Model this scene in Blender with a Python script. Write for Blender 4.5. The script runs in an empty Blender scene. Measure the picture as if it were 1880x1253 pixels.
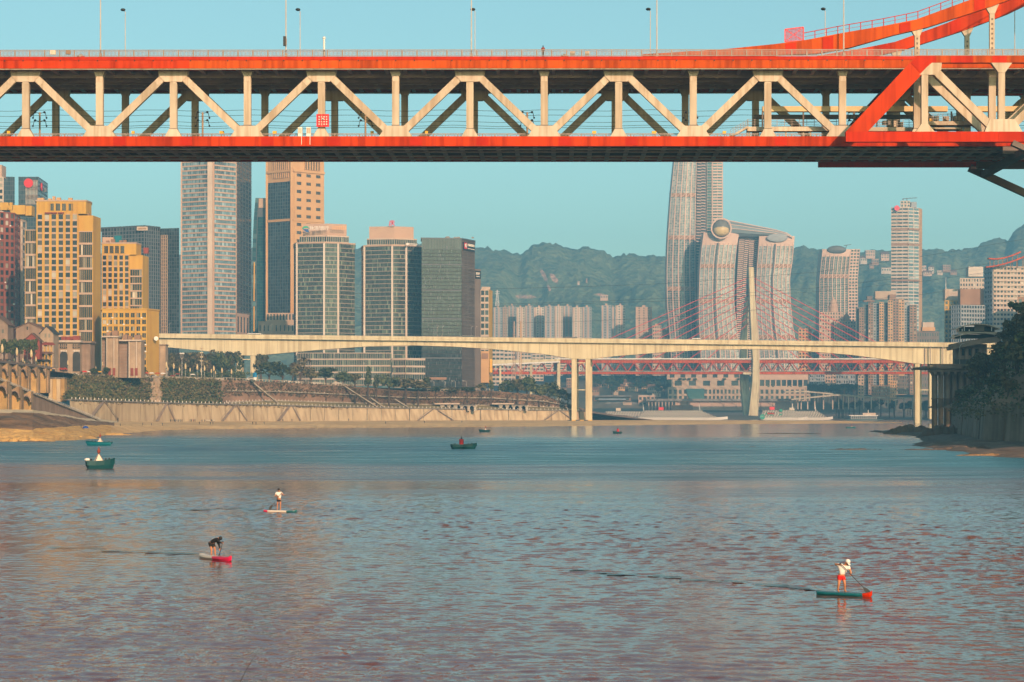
import bpy, bmesh, math, random
from mathutils import Vector, Matrix
R = math.radians
rnd = random.Random(7)
SC = bpy.context.scene
COL = SC.collection

# ------------------------------------------------------------------ camera, sky, sun, exposure
F, CX, HY, H = 4110.0, 940.0, 756.0, 8.7      # focal length in photo pixels, principal column, horizon row, eye height
cam_d = bpy.data.cameras.new("camera")
cam_d.sensor_width = 36.0
cam_d.lens = 36.0 * F / 1880.0
cam_d.shift_y = (HY - 626.5) / 1880.0
cam_d.clip_start = 0.5
cam_d.clip_end = 20000.0
cam = bpy.data.objects.new("camera", cam_d)
cam.location = (0, 0, H)
cam.rotation_euler = (R(90), 0, 0)
COL.objects.link(cam)
SC.camera = cam

HAZE_D, HAZE_C = 1.6e-4, (0.22, 0.60, 0.96, 1)
SUN_AZ, SUN_EL = 20.0, 18.0      # sun behind the camera, 20 degrees to its right
world = bpy.data.worlds.new("World")
SC.world = world
world.use_nodes = True
wn, wl = world.node_tree.nodes, world.node_tree.links
wn.clear()
sky = wn.new("ShaderNodeTexSky")
sky.sky_type = 'NISHITA'
sky.sun_disc = False
sky.sun_elevation = R(SUN_EL)
sky.sun_rotation = R(180 - SUN_AZ)
sky.altitude = 250
sky.air_density = 0.8
sky.dust_density = 2.2
sky.ozone_density = 2.0
tint = wn.new("ShaderNodeMix")
tint.data_type = 'RGBA'
tint.blend_type = 'MULTIPLY'
tint.inputs[0].default_value = 1.0
tint.inputs[7].default_value = (1.17, 1.37, 1.01, 1)     # the photograph's teal grading
bg = wn.new("ShaderNodeBackground")
bg.inputs[1].default_value = 0.112
wo = wn.new("ShaderNodeOutputWorld")
wl.new(sky.outputs[0], tint.inputs[6])
wl.new(tint.outputs[2], bg.inputs[0])
wl.new(bg.outputs[0], wo.inputs[0])

sun_d = bpy.data.lights.new("sun", 'SUN')
sun_d.energy = 5.0
sun_d.angle = R(0.55)
sun_d.color = (1.0, 0.625, 0.42)
sun = bpy.data.objects.new("sun", sun_d)
sdir = Vector((math.sin(R(SUN_AZ)) * math.cos(R(SUN_EL)), -math.cos(R(SUN_AZ)) * math.cos(R(SUN_EL)), math.sin(R(SUN_EL))))
sun.rotation_euler = sdir.to_track_quat('Z', 'Y').to_euler()
sun.location = (300, -400, 400)
COL.objects.link(sun)

vs = SC.view_settings
SC.display_settings.display_device = 'sRGB'
vs.view_transform = 'Standard'
vs.look = 'None'
vs.exposure = 0.42
vs.gamma = 1.0
vs.use_curve_mapping = False
cy = SC.cycles
cy.max_bounces = 6
cy.diffuse_bounces = 2
cy.glossy_bounces = 3
cy.transmission_bounces = 2
cy.volume_bounces = 0
cy.use_denoising = True
cy.caustics_reflective = False
cy.caustics_refractive = False
cy.sample_clamp_indirect = 3.0

# ------------------------------------------------------------------ helpers
def P(px, py, D):
    return Vector(((px - CX) * D / F, D, H - (py - HY) * D / F))
def PX(px, D): return (px - CX) * D / F
def PZ(py, D): return H - (py - HY) * D / F
CAMP = Vector((0, 0, H))

def wm(o):
    m = o.matrix_basis.copy()
    if o.parent:
        m = wm(o.parent) @ o.matrix_parent_inverse @ m
    return m
def attach(o, p):
    if p is not None:
        o.parent = p
        o.matrix_parent_inverse = wm(p).inverted()
def thing(name, label, cat, loc=(0, 0, 0), group=None, rz=0.0):
    o = bpy.data.objects.new(name, None)
    o.empty_display_size = 0.5
    o.location = loc
    o.rotation_euler = (0, 0, rz)
    COL.objects.link(o)
    o["label"] = label
    o["category"] = cat
    if group: o["group"] = group
    return o
def tag(o, label, cat, group=None):
    o["label"] = label
    o["category"] = cat
    if group: o["group"] = group
    return o
def structure(o):
    o["kind"] = "structure"
    return o
def stuff(o):
    o["kind"] = "stuff"
    return o
def dup(root, loc, rz=None, scale=None, label=None, group=None):
    r = root.copy()
    COL.objects.link(r)
    r.location = loc
    if rz is not None: r.rotation_euler = (0, 0, rz)
    if scale is not None: r.scale = scale if hasattr(scale, "__len__") else (scale,) * 3
    if label: r["label"] = label
    if group: r["group"] = group
    for ch in root.children:
        c = ch.copy()
        COL.objects.link(c)
        c.parent = r
        for g in ch.children:
            d = g.copy()
            COL.objects.link(d)
            d.parent = c
    return r

class MB:
    def __init__(s):
        s.v, s.f, s.m = [], [], []
    def face(s, pts, m=0):
        i = len(s.v)
        s.v.extend([tuple(p) for p in pts])
        s.f.append(tuple(range(i, i + len(pts))))
        s.m.append(m)
    def hexa(s, p, m=0):            # p: 8 points, bottom ring 0-3, top ring 4-7
        i = len(s.v)
        s.v.extend([tuple(q) for q in p])
        for a in ((0, 3, 2, 1), (4, 5, 6, 7), (0, 1, 5, 4), (1, 2, 6, 5), (2, 3, 7, 6), (3, 0, 4, 7)):
            s.f.append(tuple(i + k for k in a))
            s.m.append(m)
    def box(s, c, size, rz=0.0, m=0):
        c = Vector(c)
        hx, hy, hz = size[0] / 2, size[1] / 2, size[2] / 2
        cs, sn = math.cos(rz), math.sin(rz)
        pts = []
        for z in (-hz, hz):
            for x, y in ((-hx, -hy), (hx, -hy), (hx, hy), (-hx, hy)):
                pts.append((c.x + x * cs - y * sn, c.y + x * sn + y * cs, c.z + z))
        s.hexa(pts, m)
    def bar(s, a, b, w, h, up=(0, 0, 1), m=0):      # rectangular bar from a to b; h along up, w across
        a, b, up = Vector(a), Vector(b), Vector(up)
        d = (b - a).normalized()
        side = d.cross(up)
        if side.length < 1e-5: side = d.cross(Vector((1, 0, 0)))
        side.normalize()
        u2 = side.cross(d).normalized()
        sw, uh = side * w / 2, u2 * h / 2
        s.hexa([a - sw - uh, a + sw - uh, b + sw - uh, b - sw - uh, a - sw + uh, a + sw + uh, b + sw + uh, b - sw + uh], m)
    def tube(s, pts, r, n=6, m=0, cap=True):
        pts = [Vector(p) for p in pts]
        rs = r if hasattr(r, "__len__") else [r] * len(pts)
        base = len(s.v)
        for k, p in enumerate(pts):
            d = (pts[min(k + 1, len(pts) - 1)] - pts[max(k - 1, 0)]).normalized()
            a = d.cross(Vector((0, 0, 1)))
            if a.length < 1e-3: a = d.cross(Vector((1, 0, 0)))
            a.normalize()
            b = d.cross(a)
            for j in range(n):
                t = 2 * math.pi * j / n
                s.v.append(tuple(p + a * (rs[k] * math.cos(t)) + b * (rs[k] * math.sin(t))))
        for k in range(len(pts) - 1):
            for j in range(n):
                s.f.append((base + k * n + j, base + k * n + (j + 1) % n, base + (k + 1) * n + (j + 1) % n, base + (k + 1) * n + j))
                s.m.append(m)
        if cap:
            s.f.append(tuple(base + j for j in range(n))[::-1]); s.m.append(m)
            s.f.append(tuple(base + (len(pts) - 1) * n + j for j in range(n))); s.m.append(m)
    def lathe(s, c, prof, n=12, m=0):              # prof: list of (r, z)
        c = Vector(c)
        s.tube([c + Vector((0, 0, z)) for r, z in prof], [max(r, 1e-3) for r, z in prof], n, m)
    def prism(s, poly, ext, m=0):                   # poly: 3-D points of one face, ext: extrusion vector
        poly = [Vector(p) for p in poly]
        ext = Vector(ext)
        n = len(poly)
        i = len(s.v)
        s.v.extend([tuple(p) for p in poly] + [tuple(p + ext) for p in poly])
        s.f.append(tuple(range(i, i + n))); s.m.append(m)
        s.f.append(tuple(range(i + 2 * n - 1, i + n - 1, -1))); s.m.append(m)
        for k in range(n):
            s.f.append((i + k, i + (k + 1) % n, i + n + (k + 1) % n, i + n + k)[::-1]); s.m.append(m)
    def strip(s, L, Rr, n, d, m=0):                 # slab standing d proud of a surface between polylines L and Rr
        k = len(L)
        Lf = [p + n * d for p in L]; Rf = [p + n * d for p in Rr]
        for i in range(k - 1):
            s.face((Lf[i], Rf[i], Rf[i + 1], Lf[i + 1]), m)
            s.face((L[i], Lf[i], Lf[i + 1], L[i + 1]), m)
            s.face((Rf[i], Rr[i], Rr[i + 1], Rf[i + 1]), m)
        s.face((L[0], Rr[0], Rf[0], Lf[0]), m)
        s.face((Lf[-1], Rf[-1], Rr[-1], L[-1]), m)
    def ball(s, c, r, n=8, rings=5, sc=(1, 1, 1), m=0):
        c = Vector(c)
        pr = []
        base = len(s.v)
        for i in range(rings + 1):
            t = math.pi * i / rings
            for j in range(n):
                a = 2 * math.pi * j / n
                s.v.append((c.x + r * sc[0] * math.sin(t) * math.cos(a), c.y + r * sc[1] * math.sin(t) * math.sin(a), c.z - r * sc[2] * math.cos(t)))
        for i in range(rings):
            for j in range(n):
                s.f.append((base + i * n + j, base + i * n + (j + 1) % n, base + (i + 1) * n + (j + 1) % n, base + (i + 1) * n + j)); s.m.append(m)
    def mesh(s, name, mats):
        me = bpy.data.meshes.new(name)
        me.from_pydata(s.v, [], s.f)
        for mt in (mats if isinstance(mats, (list, tuple)) else [mats]):
            me.materials.append(mt)
        if any(s.m):
            me.polygons.foreach_set("material_index", s.m)
        me.update()
        return me
    def build(s, name, mats, parent=None, fix=False):
        me = s.mesh(name, mats)
        if fix:
            bm = bmesh.new(); bm.from_mesh(me)
            bmesh.ops.recalc_face_normals(bm, faces=bm.faces)
            bm.to_mesh(me); bm.free()
        return link(name, me, parent)
def link(name, me, parent=None, loc=None):
    o = bpy.data.objects.new(name, me)
    COL.objects.link(o)
    if loc is not None: o.location = loc
    attach(o, parent)
    return o
def smooth(o):
    for p in o.data.polygons: p.use_smooth = True
    return o

# ------------------------------------------------------------------ materials
def nodes_of(name):
    m = bpy.data.materials.new(name)
    m.use_nodes = True
    nt = m.node_tree
    b = nt.nodes["Principled BSDF"]
    return m, nt, b
def lerpc(c, k): return (min(c[0] * k, 1), min(c[1] * k, 1), min(c[2] * k, 1), 1)
ALB = 0.80        # overall reflectance level that goes with the exposure
def mat(name, col, rough=0.7, var=0.18, scale=0.5, streak=0.0, sf=3.0, metal=0.0, bump=0.0, spec=None, col2=None, fine=None, island=0.0):
    """plain surface: base colour with patchy noise, optional vertical dirt streaks and fine grain"""
    col = tuple(c * ALB for c in col)
    if col2: col2 = tuple(c * ALB for c in col2)
    m, nt, b = nodes_of(name)
    N, L = nt.nodes, nt.links
    b.inputs["Roughness"].default_value = rough
    b.inputs["Metallic"].default_value = metal
    b.inputs["Specular IOR Level"].default_value = 0.3
    if spec is not None: b.inputs["Specular IOR Level"].default_value = spec
    geo = N.new("ShaderNodeNewGeometry")
    no = N.new("ShaderNodeTexNoise")
    no.inputs["Scale"].default_value = scale
    no.inputs["Detail"].default_value = 6
    no.inputs["Roughness"].default_value = 0.62
    L.new(geo.outputs["Position"], no.inputs["Vector"])
    rp = N.new("ShaderNodeValToRGB")
    rp.color_ramp.elements[0].position = 0.3
    rp.color_ramp.elements[1].position = 0.72
    c2 = col2 if col2 else tuple(x * (1 - 2 * var) for x in col)
    rp.color_ramp.elements[0].color = (c2[0], c2[1], c2[2], 1)
    rp.color_ramp.elements[1].color = lerpc(col, 1 + var * 0.6)
    L.new(no.outputs["Fac"], rp.inputs["Fac"])
    out = rp.outputs["Color"]
    if streak > 0:
        mp = N.new("ShaderNodeMapping")
        mp.inputs["Scale"].default_value = (1.0, 1.0, 0.06)
        n2 = N.new("ShaderNodeTexNoise")
        n2.inputs["Scale"].default_value = scale * sf
        n2.inputs["Detail"].default_value = 5
        L.new(geo.outputs["Position"], mp.inputs["Vector"])
        L.new(mp.outputs["Vector"], n2.inputs["Vector"])
        r2 = N.new("ShaderNodeValToRGB")
        r2.color_ramp.elements[0].position = 0.36
        r2.color_ramp.elements[1].position = 0.56
        k = 1 - streak
        r2.color_ramp.elements[0].color = (k, k * 0.93, k * 0.86, 1)
        r2.color_ramp.elements[1].color = (1, 1, 1, 1)
        mx = N.new("ShaderNodeMix"); mx.data_type = 'RGBA'; mx.blend_type = 'MULTIPLY'
        mx.inputs[0].default_value = 1.0
        L.new(n2.outputs["Fac"], r2.inputs["Fac"])
        L.new(out, mx.inputs[6]); L.new(r2.outputs["Color"], mx.inputs[7])
        out = mx.outputs[2]
    if island > 0:
        oi = N.new("ShaderNodeObjectInfo")
        ad = N.new("ShaderNodeMath"); ad.operation = 'ADD'
        L.new(geo.outputs["Random Per Island"], ad.inputs[0]); L.new(oi.outputs["Random"], ad.inputs[1])
        fr = N.new("ShaderNodeMath"); fr.operation = 'FRACT'
        L.new(ad.outputs[0], fr.inputs[0])
        mr = N.new("ShaderNodeMapRange")
        mr.inputs[3].default_value = 1 - island; mr.inputs[4].default_value = 1 + island * 0.6
        L.new(fr.outputs[0], mr.inputs[0])
        mx = N.new("ShaderNodeMix"); mx.data_type = 'RGBA'; mx.blend_type = 'MULTIPLY'
        mx.inputs[0].default_value = 1.0
        L.new(out, mx.inputs[6]); L.new(mr.outputs[0], mx.inputs[7])
        out = mx.outputs[2]
    L.new(out, b.inputs["Base Color"])
    if bump > 0:
        bp = N.new("ShaderNodeBump")
        bp.inputs["Strength"].default_value = 0.7
        bp.inputs["Distance"].default_value = bump
        n3 = N.new("ShaderNodeTexNoise")
        n3.inputs["Scale"].default_value = fine or scale * 6
        n3.inputs["Detail"].default_value = 6
        L.new(geo.outputs["Position"], n3.inputs["Vector"])
        L.new(n3.outputs["Fac"], bp.inputs["Height"])
        L.new(bp.outputs["Normal"], b.inputs["Normal"])
    return m
def glass(name, stops, rough=0.12, scale=0.02, spec=0.5):
    """window panes: each pane (mesh island or object) takes its own colour from the stops [(position, colour)]"""
    m, nt, b = nodes_of(name)
    N, L = nt.nodes, nt.links
    geo = N.new("ShaderNodeNewGeometry"); oi = N.new("ShaderNodeObjectInfo")
    ad = N.new("ShaderNodeMath"); ad.operation = 'ADD'
    fr = N.new("ShaderNodeMath"); fr.operation = 'FRACT'
    L.new(geo.outputs["Random Per Island"], ad.inputs[0]); L.new(oi.outputs["Random"], ad.inputs[1]); L.new(ad.outputs[0], fr.inputs[0])
    rp = N.new("ShaderNodeValToRGB")
    cr = rp.color_ramp
    cr.interpolation = 'LINEAR'
    while len(cr.elements) < len(stops): cr.elements.new(0.5)
    for e, (p, c) in zip(cr.elements, stops):
        e.position = p; e.color = (c[0] * .85, c[1] * .85, c[2] * .85, 1)
    L.new(fr.outputs[0], rp.inputs["Fac"])
    no = N.new("ShaderNodeTexNoise"); no.inputs["Scale"].default_value = scale; no.inputs["Detail"].default_value = 5
    L.new(geo.outputs["Position"], no.inputs["Vector"])
    mr = N.new("ShaderNodeMapRange"); mr.inputs[1].default_value = 0.3; mr.inputs[2].default_value = 0.7
    mr.inputs[3].default_value = 0.6; mr.inputs[4].default_value = 1.25
    L.new(no.outputs["Fac"], mr.inputs[0])
    mx = N.new("ShaderNodeMix"); mx.data_type = 'RGBA'; mx.blend_type = 'MULTIPLY'; mx.inputs[0].default_value = 1.0
    L.new(rp.outputs["Color"], mx.inputs[6]); L.new(mr.outputs[0], mx.inputs[7])
    L.new(mx.outputs[2], b.inputs["Base Color"])
    b.inputs["Roughness"].default_value = rough
    b.inputs["Specular IOR Level"].default_value = spec
    return m
def leafmat(name, c1, c2, c3=None):
    m, nt, b = nodes_of(name)
    N, L = nt.nodes, nt.links
    geo = N.new("ShaderNodeNewGeometry"); oi = N.new("ShaderNodeObjectInfo")
    rp = N.new("ShaderNodeValToRGB")
    rp.color_ramp.elements[0].color = (*c1, 1); rp.color_ramp.elements[1].color = (*c2, 1)
    if c3:
        e = rp.color_ramp.elements.new(0.85); e.color = (*c3, 1)
    L.new(geo.outputs["Random Per Island"], rp.inputs["Fac"])
    mr = N.new("ShaderNodeMapRange"); mr.inputs[3].default_value = 0.7; mr.inputs[4].default_value = 1.3
    L.new(oi.outputs["Random"], mr.inputs[0])
    mx = N.new("ShaderNodeMix"); mx.data_type = 'RGBA'; mx.blend_type = 'MULTIPLY'; mx.inputs[0].default_value = 1.0
    L.new(rp.outputs["Color"], mx.inputs[6]); L.new(mr.outputs[0], mx.inputs[7])
    L.new(mx.outputs[2], b.inputs["Base Color"])
    b.inputs["Roughness"].default_value = 0.8
    b.inputs["Specular IOR Level"].default_value = 0.2
    return m

M = {}
M['orange'] = mat('orange_paint', (0.60, 0.050, 0.003), 0.5, 0.14, 0.12, streak=0.36, island=.10, sf=9, spec=0.02)
M['amber'] = mat('amber_paint', (0.62, 0.092, 0.005), 0.5, 0.14, 0.12, streak=0.36, island=.10, sf=9, spec=0.02)
M['red'] = mat('red_paint', (0.57, 0.032, 0.003), 0.5, 0.12, 0.15, streak=0.2, island=.12, sf=9, spec=0.02)
M['plate'] = mat('splice_paint', (0.50, 0.026, 0.004), 0.55, 0.1, 0.3, streak=0.1, spec=0.02)
M['cream'] = mat('cream_paint', (0.57, 0.475, 0.36), 0.55, 0.10, 0.15, streak=0.24, island=.07, sf=9, spec=0.02)
M['cream2'] = mat('gusset_paint', (0.63, 0.535, 0.42), 0.55, 0.08, 0.2, streak=0.22, island=.05, sf=9, spec=0.02)
M['dark'] = mat('underside_steel', (0.19, 0.145, 0.125), 0.75, 0.22, 0.15)
M['beam'] = mat('floor_beam_steel', (0.56, 0.46, 0.40), 0.7, 0.2, 0.3)
M['rail'] = mat('railing_steel', (0.30, 0.24, 0.21), 0.5, 0.1, 1.0)
M['pole'] = mat('pole_metal', (0.50, 0.46, 0.42), 0.45, 0.08, 1.0)
M['black'] = mat('black_metal', (0.018, 0.018, 0.02), 0.5, 0.1, 1.0)
M['wire'] = mat('wire_metal', (0.05, 0.05, 0.055), 0.6, 0.1, 1.0)
M['white'] = mat('white_paint', (0.78, 0.74, 0.68), 0.5, 0.06, 0.6)
M['redsign'] = mat('red_sign_paint', (0.72, 0.012, 0.012), 0.45, 0.05, 0.6)
M['yellow'] = mat('yellow_paint', (0.80, 0.42, 0.02), 0.5, 0.08, 0.6)
M['girder'] = mat('girder_concrete', (0.70, 0.60, 0.38), 0.8, 0.07, 0.05, streak=0.26, sf=8)
M['conc'] = mat('pale_concrete', (0.50, 0.43, 0.34), 0.85, 0.14, 0.08, streak=0.18)
M['conc2'] = mat('grey_concrete', (0.30, 0.265, 0.235), 0.85, 0.16, 0.1, streak=0.3)
M['wallc'] = mat('river_wall_concrete', (0.62, 0.47, 0.29), 0.9, 0.10, 0.09, streak=0.28, bump=0.15, fine=0.6)
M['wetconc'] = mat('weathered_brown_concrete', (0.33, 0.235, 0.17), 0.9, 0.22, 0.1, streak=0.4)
M['beamyellow'] = mat('ochre_cream_paint', (0.70, 0.50, 0.25), 0.6, 0.1, 0.3)
M['asphalt'] = mat('asphalt', (0.055, 0.053, 0.052), 0.9, 0.15, 0.3)
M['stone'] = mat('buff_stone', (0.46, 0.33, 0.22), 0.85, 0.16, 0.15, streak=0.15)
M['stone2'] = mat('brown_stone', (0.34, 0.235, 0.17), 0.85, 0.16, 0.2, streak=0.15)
M['arch'] = mat('viaduct_stone', (0.46, 0.30, 0.16), 0.9, 0.18, 0.12, streak=0.3, bump=0.1, fine=0.8)
M['archback'] = mat('viaduct_back_wall', (0.60, 0.37, 0.13), 0.9, 0.2, 0.12, streak=0.3)
M['sand'] = mat('pale_sand', (0.74, 0.50, 0.24), 0.95, 0.2, 0.035, bump=0.5, fine=0.25, col2=(0.50, 0.31, 0.14))
M['mudd'] = mat('dry_mud', (0.30, 0.17, 0.09), 0.95, 0.25, 0.05, bump=0.6, fine=0.3, col2=(0.09, 0.055, 0.03))
M['pathd'] = mat('trodden_path', (0.66, 0.52, 0.33), 0.95, 0.12, 0.06)
M['grassd'] = mat('winter_grass', (0.40, 0.29, 0.12), 0.95, 0.25, 0.03, bump=0.5, fine=0.3, col2=(0.20, 0.17, 0.07))
M['soil'] = mat('bare_soil', (0.38, 0.225, 0.145), 0.95, 0.25, 0.05, bump=0.4, fine=0.3, col2=(0.18, 0.11, 0.07))
M['ground'] = mat('city_ground', (0.22, 0.18, 0.14), 0.95, 0.2, 0.02)
M['rock'] = mat('river_rock', (0.21, 0.14, 0.095), 0.9, 0.3, 0.15, bump=0.6, fine=0.5)
M['rock2'] = mat('ochre_rock', (0.70, 0.43, 0.14), 0.9, 0.25, 0.1, bump=0.6, fine=0.5, col2=(0.46, 0.26, 0.09))
M['roofdark'] = mat('dark_roof', (0.06, 0.055, 0.05), 0.8, 0.2, 0.3)
M['roofbrown'] = mat('brown_roof_tile', (0.20, 0.105, 0.065), 0.85, 0.2, 0.3)
M['rustred'] = mat('red_timber', (0.30, 0.055, 0.03), 0.7, 0.15, 0.5)
M['teal'] = mat('teal_boat_paint', (0.005, 0.17, 0.22), 0.4, 0.15, 0.6)
M['tealdark'] = mat('dark_teal_boat_paint', (0.004, 0.065, 0.075), 0.45, 0.2, 0.6)
M['boatin'] = mat('boat_inside', (0.04, 0.05, 0.05), 0.7, 0.2, 0.8)
M['sail'] = mat('white_marker_sheet', (0.74, 0.62, 0.50), 0.7, 0.06, 0.8)
M['skin'] = mat('skin', (0.46, 0.19, 0.09), 0.55, 0.06, 3.0)
M['hair'] = mat('black_hair', (0.012, 0.01, 0.01), 0.6, 0.1, 5.0)
M['shirtw'] = mat('white_cotton', (0.80, 0.74, 0.68), 0.85, 0.06, 2.0)
M['shirtk'] = mat('black_cloth', (0.012, 0.012, 0.014), 0.8, 0.1, 2.0)
M['shortsr'] = mat('red_cloth', (0.72, 0.016, 0.012), 0.75, 0.08, 2.0)
M['boardw'] = mat('board_white', (0.74, 0.66, 0.56), 0.35, 0.06, 1.0)
M['boardpink'] = mat('board_crimson', (0.68, 0.012, 0.075), 0.35, 0.06, 1.0)
M['boardteal'] = mat('board_teal', (0.004, 0.11, 0.13), 0.35, 0.1, 1.0)
M['cyansign'] = mat('cyan_sign', (0.02, 0.50, 0.62), 0.5, 0.06, 0.6)
M['trunk'] = mat('tree_bark', (0.10, 0.065, 0.045), 0.9, 0.2, 1.5)
M['leaf'] = leafmat('dark_leaf', (0.020, 0.034, 0.012), (0.050, 0.066, 0.022), (0.085, 0.090, 0.030))
M['leaf2'] = leafmat('olive_leaf', (0.045, 0.045, 0.018), (0.095, 0.082, 0.030), (0.13, 0.10, 0.04))
M['leaf3'] = leafmat('dry_leaf', (0.075, 0.050, 0.028), (0.14, 0.088, 0.045), (0.11, 0.09, 0.04))
M['leaf4'] = leafmat('shade_leaf', (0.030, 0.050, 0.022), (0.062, 0.082, 0.034), (0.11, 0.105, 0.045))
M['leaf5'] = leafmat('far_leaf', (0.015, 0.035, 0.022), (0.035, 0.062, 0.036), (0.06, 0.08, 0.045))
# ------------------------------------------------------------------ facade and tower builders
class Surf:
    """a wall surface: u runs left to right, v runs up"""
    def __init__(s, fn):
        s.fn = fn
        c = fn(0.5, 0.5)
        n = (fn(0.9, 0.5) - fn(0.1, 0.5)).cross(fn(0.5, 0.9) - fn(0.5, 0.1)).normalized()
        if n.dot(CAMP - c) < 0: n = -n
        s.n = n
    def __call__(s, u, v): return s.fn(u, v)
def flat(A, B, C, D):
    A, B, C, D = map(Vector, (A, B, C, D))
    return Surf(lambda u, v: (A * (1 - u) + B * u) * (1 - v) + (D * (1 - u) + C * u) * v)
def sub(S, u0, u1, v0, v1):
    return Surf(lambda u, v: S.fn(u0 + (u1 - u0) * u, v0 + (v1 - v0) * v))

def facade(root, S, rows, cols, wall, gl, pier=0.3, span=0.3, d=0.5, ds=None, nsub=1, vseg=1, useg=1, split=False,
           pname='pier', sname='spandrel', wname='window_pane', indiv=False, every=1, swall=None, skip=0.0, off=0.06, v0=0.0, rs=None):
    """panes set back between proud piers and spandrels"""
    n = S.n
    ds = d * 0.8 if ds is None else ds
    r_ = rs or rnd
    mb = MB()
    for r in range(rows):
        for c in range(cols):
            if skip and r_.random() < skip: continue
            for k in range(nsub):
                ua = (c + pier / 2 + (1 - pier) * k / nsub) / cols
                ub = (c + pier / 2 + (1 - pier) * (k + 1 - (0.12 if nsub > 1 else 0)) / nsub) / cols
                va, vb = (r + span / 2) / rows, (r + 1 - span / 2) / rows
                q = [S(ua, va) + n * off, S(ub, va) + n * off, S(ub, vb) + n * off, S(ua, vb) + n * off]
                if indiv:
                    m1 = MB(); m1.face(q); m1.build(wname, gl, root)
                else:
                    mb.face(q)
    if mb.f:
        o = mb.build(wname, gl, root)
        stuff(o)
    if pier > 0:
        mb = MB()
        for c in range(cols + 1):
            if c % every: continue
            ua, ub = max(0, (c - pier / 2) / cols), min(1, (c + pier / 2) / cols)
            Ls = [S(ua, i / vseg) for i in range(vseg + 1)]
            Rs = [S(ub, i / vseg) for i in range(vseg + 1)]
            if split:
                m1 = MB(); m1.strip(Ls, Rs, n, d); m1.build(pname, wall, root)
            else:
                mb.strip(Ls, Rs, n, d)
        if not split: stuff(mb.build(pname, wall, root))
    if span > 0:
        mb = MB()
        for r in range(rows + 1):
            va, vb = max(0, (r - span / 2) / rows), min(1, (r + span / 2) / rows)
            Ls = [S(i / useg, va) for i in range(useg + 1)]
            Us = [S(i / useg, vb) for i in range(useg + 1)]
            if split:
                m1 = MB(); m1.strip(Us, Ls, n, ds); m1.build(sname, swall or wall, root)
            else:
                mb.strip(Us, Ls, n, ds)
        if not split: stuff(mb.build(sname, swall or wall, root))

def tower(name, label, cat, corners, ytop, ybot, wall, depth=30, part='wall', root=None, cap=None, group=None, Dref=None):
    """corners: visible corners left to right as (photo column, distance); closed behind by depth"""
    D0 = Dref or min(c[1] for c in corners)
    z0, z1 = PZ(ybot, D0), PZ(ytop, D0)
    pts = [Vector((PX(p, D), D, 0)) for p, D in corners]
    ring = pts + [pts[-1] + Vector((PX(corners[-1][0], depth), depth, 0)), pts[0] + Vector((PX(corners[0][0], depth), depth, 0))]
    if root is None:
        c = sum(pts, Vector()) / len(pts)
        root = thing(name, label, cat, (c.x, c.y, z0), group)
    mb = MB()
    mb.prism([Vector((p.x, p.y, z0)) for p in ring], (0, 0, z1 - z0))
    mb.build(part, wall, root, fix=True)
    if cap:
        mb = MB()
        n = len(ring)
        cen = sum(ring, Vector()) / n
        big = [cen + (p - cen) * 1.03 for p in ring]
        mb.prism([Vector((p.x, p.y, z1 + 0.02)) for p in big], (0, 0, cap[0]))
        mb.build('parapet', cap[1], root, fix=True)
    fs = []
    for a, b in zip(pts[:-1], pts[1:]):
        fs.append(flat((a.x, a.y, z0), (b.x, b.y, z0), (b.x, b.y, z1), (a.x, a.y, z1)))
    return root, fs
def fbox(root, name, m, px0, px1, py0, py1, D, depth=2.0, tilt=None):
    """a box whose front face fills the given photo columns and rows at distance D"""
    a, b = P(px0, py1, D), P(px1, py0, D)
    mb = MB()
    mb.box(((a.x + b.x) / 2, D + depth / 2, (a.z + b.z) / 2), (abs(b.x - a.x), depth, abs(b.z - a.z)))
    return mb.build(name, m, root)

# ------------------------------------------------------------------ trees
def crown_mesh(name, seed, n, shape, leaf, m, lumps=9):
    r = random.Random(seed)
    mb = MB()
    cs = []
    for i in range(lumps):
        a = r.uniform(0, 2 * math.pi); t = r.random() ** 0.5
        zz = r.uniform(-0.75, 0.85)
        k = math.sqrt(max(0.05, 1 - zz * zz * 0.8))
        cs.append((Vector((math.cos(a) * t * 0.68 * k * shape[0], math.sin(a) * t * 0.68 * k * shape[1], zz * 0.68 * shape[2])), r.uniform(0.26, 0.46)))
    for i in range(n):
        c, rr = cs[i % lumps]
        v = Vector((r.gauss(0, 1), r.gauss(0, 1), r.gauss(0, 1))).normalized() * rr * (0.55 + 0.5 * r.random())
        p = c + Vector((v.x * shape[0], v.y * shape[1], v.z * shape[2] * 0.8))
        nn = (v.normalized() + Vector((r.uniform(-.7, .7), r.uniform(-.7, .7), r.uniform(-.3, .9)))).normalized()
        t1 = nn.cross(Vector((0, 0, 1)))
        if t1.length < 0.01: t1 = Vector((1, 0, 0))
        t1.normalize(); t2 = nn.cross(t1)
        s1 = leaf * r.uniform(0.6, 1.3); s2 = leaf * r.uniform(0.5, 1.0)
        a = r.uniform(0, 3.14)
        e1 = (t1 * math.cos(a) + t2 * math.sin(a)) * s1; e2 = (t2 * math.cos(a) - t1 * math.sin(a)) * s2
        mb.face((p - e1 * .9, p - e2 * .8 + nn * leaf * .2, p + e1, p + e2 * .9 - nn * leaf * .15))
    return mb.mesh(name, m)
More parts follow.
